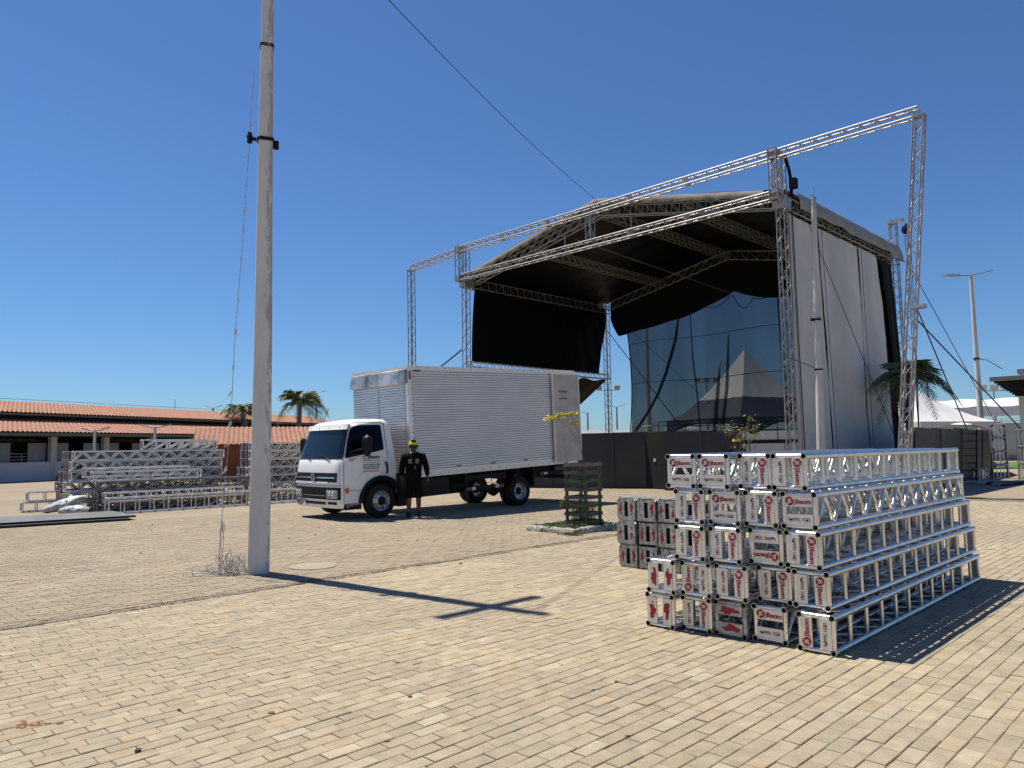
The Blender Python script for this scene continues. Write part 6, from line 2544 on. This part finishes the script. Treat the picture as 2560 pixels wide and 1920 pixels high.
# long white canopy
cn = thing('canopy', 'long white fabric canopy behind the low wall on the right', 'canopy', (36.0, 75.0, 0), math.radians(-6))
MB().grid(lambda i, j: (-4 + 26 * i, -3 + 6 * j, 3.9 + 1.6 * math.sin(math.pi * (0.15 + 0.7 * j)) + 0.35 * i + 0.08 * math.sin(i * 40)), 40, 8).build('roof', M_TENT, cn, smooth=60, fix=False)
MB().grid(lambda i, j: (-4 + 26 * i, -3.02, 4.6 - 0.9 * j + 0.35 * i), 20, 1).build('valance', M_TENT, cn, fix=False)
for k in range(7):
    MB().tube((-3 + k * 4, -2.8, 0), (-3 + k * 4, -2.8, 4.4), 0.07, 6).build('post', M_ALU2, cn)
# beige wall building with door, stairs and rail
M_WALLW = mat('off white wall', (0.50, 0.49, 0.46), 0.9, scale=0.7, col2=(0.43, 0.42, 0.39), detail=8)
M_BROWN = mat('brown door', (0.12, 0.055, 0.03), 0.7, scale=2, stretch=(1, 1, 6))
wb_ = thing('perimeter_wall', 'off-white plastered perimeter wall with brown door on the far right', 'wall', (33.0, 58.0, 0), math.radians(-8))
MB().box((6.0, 0.2, 1.45), (22.0, 0.4, 2.9)).build('wall', M_WALLW, wb_)
MB().box((6.0, -0.04, 0.22), (22.0, 0.1, 0.44)).build('plinth', mat('wall plinth', (0.22, 0.26, 0.27), 0.9), wb_)
MB().box((6.6, -0.03, 1.32), (0.95, 0.08, 1.75)).build('door', M_BROWN, wb_)
b = MB()
for z in (3.05, 3.25):
    b.tube((-4.9, 0.2, z), (16.9, 0.2, z), 0.03, 5)
for k in range(12):
    b.tube((-4.8 + k * 1.95, 0.2, 2.9), (-4.8 + k * 1.95, 0.2, 3.25), 0.03, 5)
b.build('top_rail', M_WHITEPOLE, wb_)
b = MB()
for k in range(8):
    b.box((8.0 + k * 0.28, -0.55, 0.15 + k * 0.22), (0.30, 0.9, 0.06 + 0.24))
b.build('stair', M_WALLW, wb_)
b = MB()
for y in (-0.95, -0.2):
    b.tube((7.9, y, 1.15), (10.0, y, 2.75), 0.035, 5)
    b.tube((7.9, y, 0.3), (7.9, y, 1.15), 0.03, 5)
    b.tube((10.0, y, 1.8), (10.0, y, 2.75), 0.03, 5)
b.build('stair_rail', M_WHITEPOLE, wb_)
rf = thing('tiled_roof', 'small red tiled roof peeping over the wall behind the white tent', 'roof', (35.0, 78.0, 0))
MB().add([(-3, -1, 2.6), (2.6, -1, 2.6), (4.2, 2, 4.0), (-1.0, 2, 4.0), (-3, 5, 2.6), (2.6, 5, 2.6)], [(0, 1, 2, 3), (3, 2, 5, 4)]).build('roof', mat('far clay tiles', (0.42, 0.13, 0.06), 0.9, scale=4, col2=(0.3, 0.09, 0.05)), rf)
MB().box((-0.2, 2, 1.3), (5.0, 5.4, 2.6)).build('wall', M_WALLW, rf)
# grandstand building with cantilevered corrugated roof at the right edge
gs = thing('grandstand', 'grey grandstand building with cantilevered corrugated roof at the right edge', 'building', (31.5, 46.0, 0), YAW)
MB().box((6.0, 2.5, 2.15), (12.0, 5.0, 4.3)).build('wall', M_WALLW, gs)
MB().box((6.0, 2.9, 4.9), (11.8, 4.6, 1.6)).build('upper_wall', M_WALLW, gs)
MB().box((6.0, 2.9, 5.85), (12.1, 4.9, 0.30)).build('cornice', mat('cornice band', (0.26, 0.25, 0.24), 0.8), gs)
M_CORR = mat('corrugated sheet', (0.40, 0.39, 0.37), 0.6, 0.2, scale=2, col2=(0.30, 0.29, 0.28))
def cz(y):
    return 4.25 + (-y) * 0.105
for k in range(9):
    y0, y1 = -6.6 + k * 0.72, -6.6 + k * 0.72 + 0.70
    MB().bar((0.0, (y0 + y1) / 2, cz((y0 + y1) / 2) + 0.05 + (0.03 if k % 2 else 0)), (12.0, (y0 + y1) / 2, cz((y0 + y1) / 2) + 0.05 + (0.03 if k % 2 else 0)), 0.70, 0.04).build('roof_sheet', M_CORR, gs)
    MB().bar((0.0, y0, cz(y0) - 0.05), (12.0, y0, cz(y0) - 0.05), 0.08, 0.12).build('purlin', M_DARK, gs)
MB().bar((-0.05, -6.66, cz(-6.6) + 0.02), (12.0, -6.66, cz(-6.6) + 0.02), 0.05, 0.24).build('fascia', mat('fascia grey', (0.2, 0.2, 0.2), 0.7), gs)
for k in range(4):
    MB().bar((1.6 + k * 3.0, -6.4, cz(-6.4) - 0.16), (1.6 + k * 3.0, 0.0, cz(0) - 0.3), 0.08, 0.16).build('beam', M_WHITEPOLE, gs)
    MB().tube((1.6 + k * 3.0, -4.2, cz(-4.2) - 0.2), (1.6 + k * 3.0, -0.02, 3.0), 0.06, 6).build('strut', M_WHITEPOLE, gs)
b = MB()
for z in (0.9, 1.3, 1.7, 2.1):
    b.tube((0.6, -1.4, z), (6.5, -1.4, z), 0.025, 4)
for k in range(12):
    b.tube((0.6 + k * 0.53, -1.4, 0.0), (0.6 + k * 0.53, -1.4, 2.1), 0.025, 4)
b.build('railing', M_DARK, gs)
# lawn
ln = MB()
lq = [(27.5, 40.5), (44.0, 38.0), (48.0, 52.0), (27.5, 54.0)]
ln.add([Vector((x, y, 0.012)) for x, y in lq], [(0, 1, 2, 3)])
lo_ = ln.build('lawn', mat('lawn green', (0.085, 0.15, 0.025), 0.9, scale=30, col2=(0.05, 0.10, 0.018), bump=0.5, bscale=200))
lo_['kind'] = 'structure'

# stack of truss corner cubes at the right edge
CB = Vector((19.75, 28.7, 0))
def open_cube(loc, rz, s, label, seed):
    root = thing('truss_cube', label, 'truss block', loc, rz, 'truss cubes stacked at the right edge')
    h = s
    b = MB()
    e = [(0, 0, 0), (h, 0, 0), (h, h, 0), (0, h, 0), (0, 0, h), (h, 0, h), (h, h, h), (0, h, h)]
    for i, j in ((0, 1), (1, 2), (2, 3), (3, 0), (4, 5), (5, 6), (6, 7), (7, 4), (0, 4), (1, 5), (2, 6), (3, 7)):
        b.tube(e[i], e[j], 0.03, 6)
    b.build('frame', M_ALU2, root, smooth=50)
    b = MB()
    for k in range(3):
        t = h * (k + 1) / 4
        b.tube((t, 0, 0), (t, 0, h), 0.018, 5)
        b.tube((h, t, 0), (h, t, h), 0.018, 5)
        b.tube((0, t, 0), (0, t, h), 0.018, 5)
    b.build('lacing', M_ALU, root)
    for k, (x, z) in enumerate(((0, 0), (h, 0), (0, h), (h, h))):
        sx, sz = (1 if x == 0 else -1), (1 if z == 0 else -1)
        MB().add([(x, -0.012, z), (x + sx * 0.17, -0.012, z), (x, -0.012, z + sz * 0.17), (x, 0.012, z), (x + sx * 0.17, 0.012, z), (x, 0.012, z + sz * 0.17)], [(0, 1, 2), (3, 4, 5), (0, 1, 4, 3), (1, 2, 5, 4), (2, 0, 3, 5)]).build('red_gusset', M_RED, root)
    return root


_lay = ['lowest', 'middle', 'top']
for j in range(3):
    open_cube(CB + Vector((0.0, 0, j * 0.66)), math.radians(-12), 0.62, 'bright open truss cube with red gussets, %s of the front pile at the right edge' % _lay[j], j)
    open_cube(CB + Vector((0.72, -0.1, j * 0.66)), math.radians(-8), 0.62, 'open truss cube, %s of the pile cut off by the right picture edge' % _lay[j], j + 5)
for j in range(4):
    open_cube(CB + Vector((-0.05, 1.9, j * 0.56)), math.radians(-30), 0.52, 'open truss cube with red corners, %s of the rear pile at the right edge' % ['lowest', 'second', 'third', 'topmost'][j], j + 9)
open_cube(CB + Vector((-1.15, 1.2, 0)), math.radians(-5), 0.4, 'small low truss cube lying alone left of the piles at the right edge', 20)

# ================================================================== PALMS
M_PALM = mat('palm leaflet', (0.055, 0.085, 0.02), 0.5, scale=2, col2=(0.10, 0.12, 0.04))
M_PALMT = mat('palm trunk', (0.16, 0.14, 0.12), 0.95, scale=5, col2=(0.1, 0.085, 0.07), stretch=(1, 1, 4), bump=0.6)


def palm(loc, h, R, label, seed, nf=18, tr=0.14):
    root = thing('palm_tree', label, 'palm tree', loc)
    q = random.Random(seed)
    b = MB()
    b.path([(0.05 * math.sin(k), 0.04 * math.cos(k * 1.3), h * k / 8) for k in range(9)], [tr * (1.25 - 0.45 * k / 8) for k in range(9)], 9)
    b.build('trunk', M_PALMT, root, smooth=50)
    for f in range(nf):
        a = 2 * math.pi * f / nf * 2.4 + q.uniform(-0.2, 0.2)
        el = q.uniform(-0.1, 1.25)
        L = R * q.uniform(0.85, 1.1)
        d = Vector((math.cos(a), math.sin(a), 0))
        b = MB()
        spine = []
        n = 16
        for k in range(n + 1):
            t = k / n
            r = L * (math.cos(el) * t * (1 - 0.25 * t) + 0.12 * t)
            z = L * (math.sin(el) * t - (0.55 + 0.35 * math.cos(el)) * t * t)
            spine.append(d * r + ZX * (h + z))
        b.path(spine, [0.018 * (1 - 0.8 * k / n) * R / 1.6 for k in range(n + 1)], 4)
        side = Vector((-d.y, d.x, 0))
        for k in range(2, 26):
            t = k / 26
            i = min(int(t * n), n - 1)
            p = spine[i].lerp(spine[i + 1], t * n - i)
            tang = (spine[i + 1] - spine[i]).normalized()
            ll = L * 0.36 * math.sin(math.pi * min(1, t * 0.9 + 0.12)) ** 0.7
            for s in (-1, 1):
                dir_ = (side * s * 0.8 + tang * 0.55 - ZX * q.uniform(0.1, 0.55)).normalized()
                wv = tang * 0.020 * R / 1.6
                e = p + dir_ * ll * q.uniform(0.8, 1.1)
                b.add([p - wv, p + wv, p.lerp(e, 0.6) + wv * 0.8 - ZX * 0.02, e - ZX * 0.12 * ll], [(0, 1, 2, 3)])
        b.build('frond', M_PALM, root, fix=False)
    return root


palm((14.3, 26.6, 0), 3.85, 1.85, 'young palm tree in front of the right stage wall', 5, 20, 0.13)
palm((-16.7, 58.0, 0), 5.3, 3.0, 'palm tree behind the hall roof between the pole and the truck', 6, 20, 0.2)
palm((-22.6, 62.0, 0), 4.9, 2.7, 'palm crown behind the hall ridge just left of the concrete pole', 7, 18, 0.2)
palm((-8.8, 60.0, 0), 4.5, 2.2, 'palm whose fronds peep out beside the front of the truck box', 8, 16, 0.2)

# ================================================================== LONG TILED HALL ON THE LEFT
HA = math.radians(66)
HD = Vector((math.cos(HA), math.sin(HA), 0))           # along the hall
HI = Vector((-math.sin(HA), math.cos(HA), 0))          # into the hall
HP = Vector((-28.9, 41.9, 0))
M_TILE = mat('clay tiles', (0.46, 0.245, 0.165), 0.9, scale=3.2, col2=(0.29, 0.14, 0.09), detail=10, lo=0.32, hi=0.68)
M_HALLW = mat('hall white wall', (0.55, 0.56, 0.58), 0.85, scale=0.8, col2=(0.47, 0.48, 0.50))
M_SHUT = mat('grey shutter', (0.27, 0.27, 0.29), 0.6, 0.1, scale=2, col2=(0.21, 0.21, 0.23))
M_FASC = mat('green grey fascia', (0.14, 0.15, 0.11), 0.8)
M_INNER = mat('dark interior', (0.03, 0.03, 0.032), 0.9)
hall = thing('market_hall', 'long low market hall with two-tier red clay tile roof and white base wall', 'building', HP)
L0, L1 = -8.0, 34.0


def HQ(s, i, z):
    return HD * s + HI * i + ZX * z


def tile_sheet(s0, s1, i0, z0, i1, z1, pitch=0.27, course=0.42, amp=0.075, fn=None):
    """barrel tile roof: columns run down the slope, courses step a little"""
    fn = fn or HQ
    b = MB()
    n = int((s1 - s0) / pitch)
    seg = 6
    slope = math.hypot(i1 - i0, z1 - z0)
    rows = max(2, int(slope / course))
    pts = []
    for r in range(rows):
        for e in (0, 1):
            t = (r + e) / rows
            for k in range(n * seg + 1):
                s = s0 + (s1 - s0) * k / (n * seg)
                ph = (k % seg) / seg
                wave = amp * abs(math.sin(math.pi * (k / seg)))
                lift = 0.025 * (1 - e)
                pts.append(fn(s, i0 + (i1 - i0) * t, z0 + (z1 - z0) * t + wave + lift))
    m = n * seg + 1
    fsx = []
    for r in range(rows * 2 - 1):
        for k in range(m - 1):
            fsx.append((r * m + k, r * m + k + 1, (r + 1) * m + k + 1, (r + 1) * m + k))
    b.add(pts, fsx)
    return b


def part_stuff(o):
    o['kind'] = 'stuff'
    return o


def hbox(b, s0, s1, i0, i1, z0, z1):
    vs = [HQ(s, i, z) for z in (z0, z1) for i in (i0, i1) for s in (s0, s1)]
    b.add(vs, [(0, 1, 3, 2), (4, 6, 7, 5), (0, 4, 5, 1), (2, 3, 7, 6), (0, 2, 6, 4), (1, 5, 7, 3)])
    return b


hbox(MB(), L0, L1, 0, 0.25, 0, 1.10).build('base_wall', M_HALLW, hall)
part_stuff(tile_sheet(L0, L1, -1.0, 2.80, 3.0, 3.72).build('lower_roof_tiles', M_TILE, hall, smooth=60, fix=False))
part_stuff(tile_sheet(L0, L1, 2.2, 4.08, 6.4, 5.02).build('upper_roof_tiles', M_TILE, hall, smooth=60, fix=False))
hbox(MB(), L0, L1, -1.0, -0.94, 2.62, 2.79).build('fascia', M_FASC, hall)
hbox(MB(), L0, L1, 2.2, 2.26, 3.95, 4.07).build('fascia', M_FASC, hall)
hbox(MB(), L0, L1, 3.2, 3.3, 3.6, 4.3).build('clerestory', M_INNER, hall)
hbox(MB(), L0, L1, -0.9, 3.2, 2.60, 2.66).build('soffit', M_INNER, hall)
hbox(MB(), L0, L1, 9.0, 9.2, 0, 5.0).build('rear_wall', M_INNER, hall)
hbox(MB(), L0, L1, 6.4, 9.2, 4.92, 4.98).build('rear_roof', M_INNER, hall)
k = 0
s = L0 + 0.4
while s < L1:
    hbox(MB(), s, s + 0.36, -0.02, 0.30, 0, 2.62).build('column', M_WALLW, hall)
    # stall front behind: ribbed shutters and an open hatch, railing
    for (a, c) in ((0.40, 1.35), (2.35, 3.45)):
        pa, pb_ = (lambda z, a=a: HQ(s + a, 0.4, z)), (lambda z, c=c: HQ(s + c, 0.4, z))
        ribbed(pa, pb_, 0.6, 2.22, -HI, pitch=0.115, depth=0.03).build('shutter', [M_SHUT, M_SHUT], hall, fix=False)
    hbox(MB(), s + 1.35, s + 2.35, 1.6, 1.7, 0, 2.4).build('hatch_back', M_INNER, hall)
    hbox(MB(), s + 1.35, s + 1.55, 0.9, 1.3, 0.6, 2.2).build('jamb', M_SHUT, hall)
    hbox(MB(), s + 1.75, s + 2.0, 1.45, 1.55, 1.2, 1.95).build('white_board', M_WALLW, hall)
    b = MB()
    for z in (1.25, 1.42, 1.6):
        b.tube(HQ(s + 1.35, 0.5, z), HQ(s + 2.35, 0.5, z), 0.02, 4)
    b.tube(HQ(s + 2.1, 0.5, 1.1), HQ(s + 2.1, 0.5, 1.6), 0.02, 4)
    b.build('railing', M_WALLW, hall)
    if k % 4 != 3:
        part_stuff(tile_sheet(s + 0.4, s + 3.1, 0.55, 2.27, 1.05, 2.44).build('stall_tiles', M_TILE, hall, smooth=60, fix=False))
    s += 3.5
    k += 1
for s in (3.4, 17.5):
    MB().tube(HQ(s, 6.4, 5.0), HQ(s, 6.4, 5.9), 0.02, 4).build('rod', M_DARK, hall)
b = MB()
b.path([HQ(L0, 6.4, 5.35), HQ(3.4, 6.4, 5.22), HQ(17.5, 6.4, 5.22), HQ(30, 6.4, 5.3)], 0.012, 4)
b.build('roof_wire', M_DARK, hall)

# brick hut in front of the hall
M_BRICK = mat('red brick hut wall', (0.26, 0.085, 0.04), 0.9, scale=3, col2=(0.19, 0.06, 0.03), detail=8, bump=0.4, bscale=40)
HUT = Vector((-15.9, 38.5, 0))
HUA = math.radians(20)
hut = thing('brick_hut', 'small red brick hut with clay tile roof behind the concrete pole', 'building', HUT, 0)
XD = Vector((math.cos(HUA), math.sin(HUA), 0))
XI = Vector((-math.sin(HUA), math.cos(HUA), 0))


def UQ(s, i, z):
    return XD * s + XI * i + ZX * z


def ubox(s0, s1, i0, i1, z0, z1):
    b = MB()
    vs = [UQ(s, i, z) for z in (z0, z1) for i in (i0, i1) for s in (s0, s1)]
    return b.add(vs, [(0, 1, 3, 2), (4, 6, 7, 5), (0, 4, 5, 1), (2, 3, 7, 6), (0, 2, 6, 4), (1, 5, 7, 3)])


ubox(0.0, 8.5, 0.0, 5.0, 0, 1.92).build('wall', M_BRICK, hut)
part_stuff(tile_sheet(-0.6, 9.2, -0.75, 1.88, 2.6, 2.86, pitch=0.24, course=0.38, fn=UQ).build('roof_tiles', M_TILE, hut, smooth=60, fix=False))
part_stuff(tile_sheet(-0.6, 9.2, 5.9, 1.88, 2.62, 2.86, pitch=0.24, course=0.38, fn=UQ).build('roof_tiles', M_TILE, hut, smooth=60, fix=False))
b = MB()
b.add([UQ(0.0, 0.0, 1.9), UQ(0.0, 5.0, 1.9), UQ(0.0, 2.55, 2.75)], [(0, 1, 2)])
b.add([UQ(8.5, 0.0, 1.9), UQ(8.5, 5.0, 1.9), UQ(8.5, 2.55, 2.75)], [(0, 1, 2)])
b.build('gable', M_BRICK, hut, fix=False)
b = MB()
b.bar(UQ(-0.62, -0.75, 1.84), UQ(-0.62, 2.6, 2.83), 0.04, 0.14)
b.bar(UQ(-0.62, 5.9, 1.84), UQ(-0.62, 2.6, 2.83), 0.04, 0.14)
b.build('barge_board', mat('barge board', (0.12, 0.05, 0.03), 0.8), hut)
fr_ = ubox(5.4, 6.6, -0.06, 0.02, 0.9, 1.75).build('window', M_SHUT, hut)
b = MB()
for s in (5.4, 6.0, 6.6):
    b.bar(UQ(s, -0.08, 0.9), UQ(s, -0.08, 1.75), 0.05, 0.05)
for z in (0.9, 1.75):
    b.bar(UQ(5.4, -0.08, z), UQ(6.6, -0.08, z), 0.05, 0.05)
b.build('frame', M_WEATH, fr_)

# motorcycle against the white base wall
MO = Vector((-23.9, 40.6, 0))
mo = thing('motorcycle', 'small black motorcycle parked against the white base wall of the hall', 'motorcycle', MO, math.radians(50))
for x in (-0.62, 0.62):
    b = MB()
    b.lathe([(0.22, -0.06), (0.30, -0.05), (0.30, 0.05), (0.22, 0.06), (0.20, 0.0)], 20, (x, 0, 0.30), axis='y', caps=False)
    w_ = b.build('wheel', M_RUBBER, mo, smooth=40)
    b = MB()
    for k in range(6):
        a = math.pi * k / 6
        b.tube((x + math.cos(a) * 0.28, 0, 0.335 + math.sin(a) * 0.28), (x - math.cos(a) * 0.28, 0, 0.335 - math.sin(a) * 0.28), 0.008, 4)
    b.build('spokes', M_DARK, w_)
MB().path([(-0.62, 0, 0.335), (-0.35, 0, 0.55), (0.1, 0, 0.42), (0.3, 0, 0.75), (-0.3, 0, 0.78), (-0.62, 0, 0.78)], 0.035, 6).build('frame', M_DARK, mo)
MB().lathe([(0.0, -0.38), (0.20, -0.28), (0.24, 0.0), (0.20, 0.28), (0.0, 0.38)], 12, (-0.02, 0, 0.47), axis='x').build('engine', M_DARK, mo, smooth=True)
MB().lathe([(0.0, -0.35), (0.14, -0.24), (0.18, 0.0), (0.14, 0.24), (0.0, 0.35)], 12, (0.18, 0, 0.82), axis='x').build('tank', M_BLKPL, mo, smooth=True)
MB().path([(-0.7, 0, 0.86), (-0.35, 0, 0.84), (-0.05, 0, 0.82)], [0.06, 0.09, 0.07], 8).build('saddle', M_BLKPL, mo, smooth=True)
MB().path([(0.62, 0, 0.335), (0.45, 0, 0.80), (0.40, 0, 0.98)], 0.03, 6).build('fork', M_CHROME, mo)
MB().path([(0.30, -0.36, 1.05), (0.40, -0.15, 1.0), (0.40, 0.15, 1.0), (0.30, 0.36, 1.05)], 0.02, 6).build('handlebar', M_DARK, mo)
for y in (-0.3, 0.3):
    MB().path([(0.33, y, 1.05), (0.34, y * 1.1, 1.25)], 0.008, 4).lathe([(0.0, -0.02), (0.06, 0.0), (0.0, 0.02)], 10, (0.34, y * 1.1, 1.28), axis='x').build('mirror', M_BLKPL, mo)
MB().lathe([(0.0, 0.08), (0.09, 0.04), (0.08, -0.05), (0.0, -0.08)], 12, (0.52, 0, 0.88), axis='x').build('headlamp', M_LAMP, mo, smooth=True)

# distant low roofs between truck and stage, far tree line to close the horizon
fb = thing('far_shed', 'low dark roofed shed far behind the fence, between truck and stage', 'building', (8.0, 62.0, 0))
MB().box((2.0, 3.0, 0.9), (15.0, 6.0, 1.8)).build('wall', M_WALLW, fb)
MB().add([(-6, -1, 1.9), (9.8, -1, 1.75), (9.8, 6, 3.0), (-6, 6, 3.1)], [(0, 1, 2, 3)]).build('roof', M_SHUT, fb, fix=False)
fb2 = thing('far_tent', 'flat white tent roof far behind the fence beside the stage mesh', 'tent', (15.5, 68.0, 0))
MB().add([(-5.5, 0, 2.2), (5.5, 0, 2.2), (0.8, 2.5, 3.5), (-5.5, 5, 2.2), (5.5, 5, 2.2)], [(0, 1, 2), (1, 4, 2), (4, 3, 2), (3, 0, 2)]).build('roof', M_TENT, fb2, fix=False)
for x in (-5.2, 5.2):
    MB().tube((x, 0.2, 0), (x, 0.2, 2.2), 0.06, 6).build('leg', M_ALU2, fb2)
fw = thing('far_wall', 'pale low wall far behind the stage', 'wall', (24.0, 66.0, 0))
MB().box((0, 0, 1.4), (26.0, 0.3, 2.8)).build('wall', M_WALLW, fw)
M_FARTREE = mat('far foliage', (0.05, 0.075, 0.035), 0.9, scale=0.5, col2=(0.03, 0.05, 0.025))
b = MB()
q = random.Random(99)
for k in range(5200):
    a = q.uniform(-0.75, 0.75)
    R = q.uniform(230, 260)
    hmax = 3.2 + 2.2 * fbm(a * 14, 3) + 1.2 * fbm(a * 60, 8)
    p = Vector((math.sin(a) * R, math.cos(a) * R, max(0, q.uniform(0, hmax))))
    s = q.uniform(0.8, 2.2)
    d = Vector((q.uniform(-1, 1), q.uniform(-1, 1), q.uniform(-0.6, 0.6))).normalized()
    e = d.cross(Vector((q.uniform(-1, 1), q.uniform(-1, 1), 1))).normalized()
    b.add([p - d * s, p - e * s * 0.6, p + d * s, p + e * s * 0.6], [(0, 1, 2, 3)])
o = b.build('far_trees', M_FARTREE, fix=False)
tag(o, 'far line of low trees along the horizon', 'trees', kind='stuff')
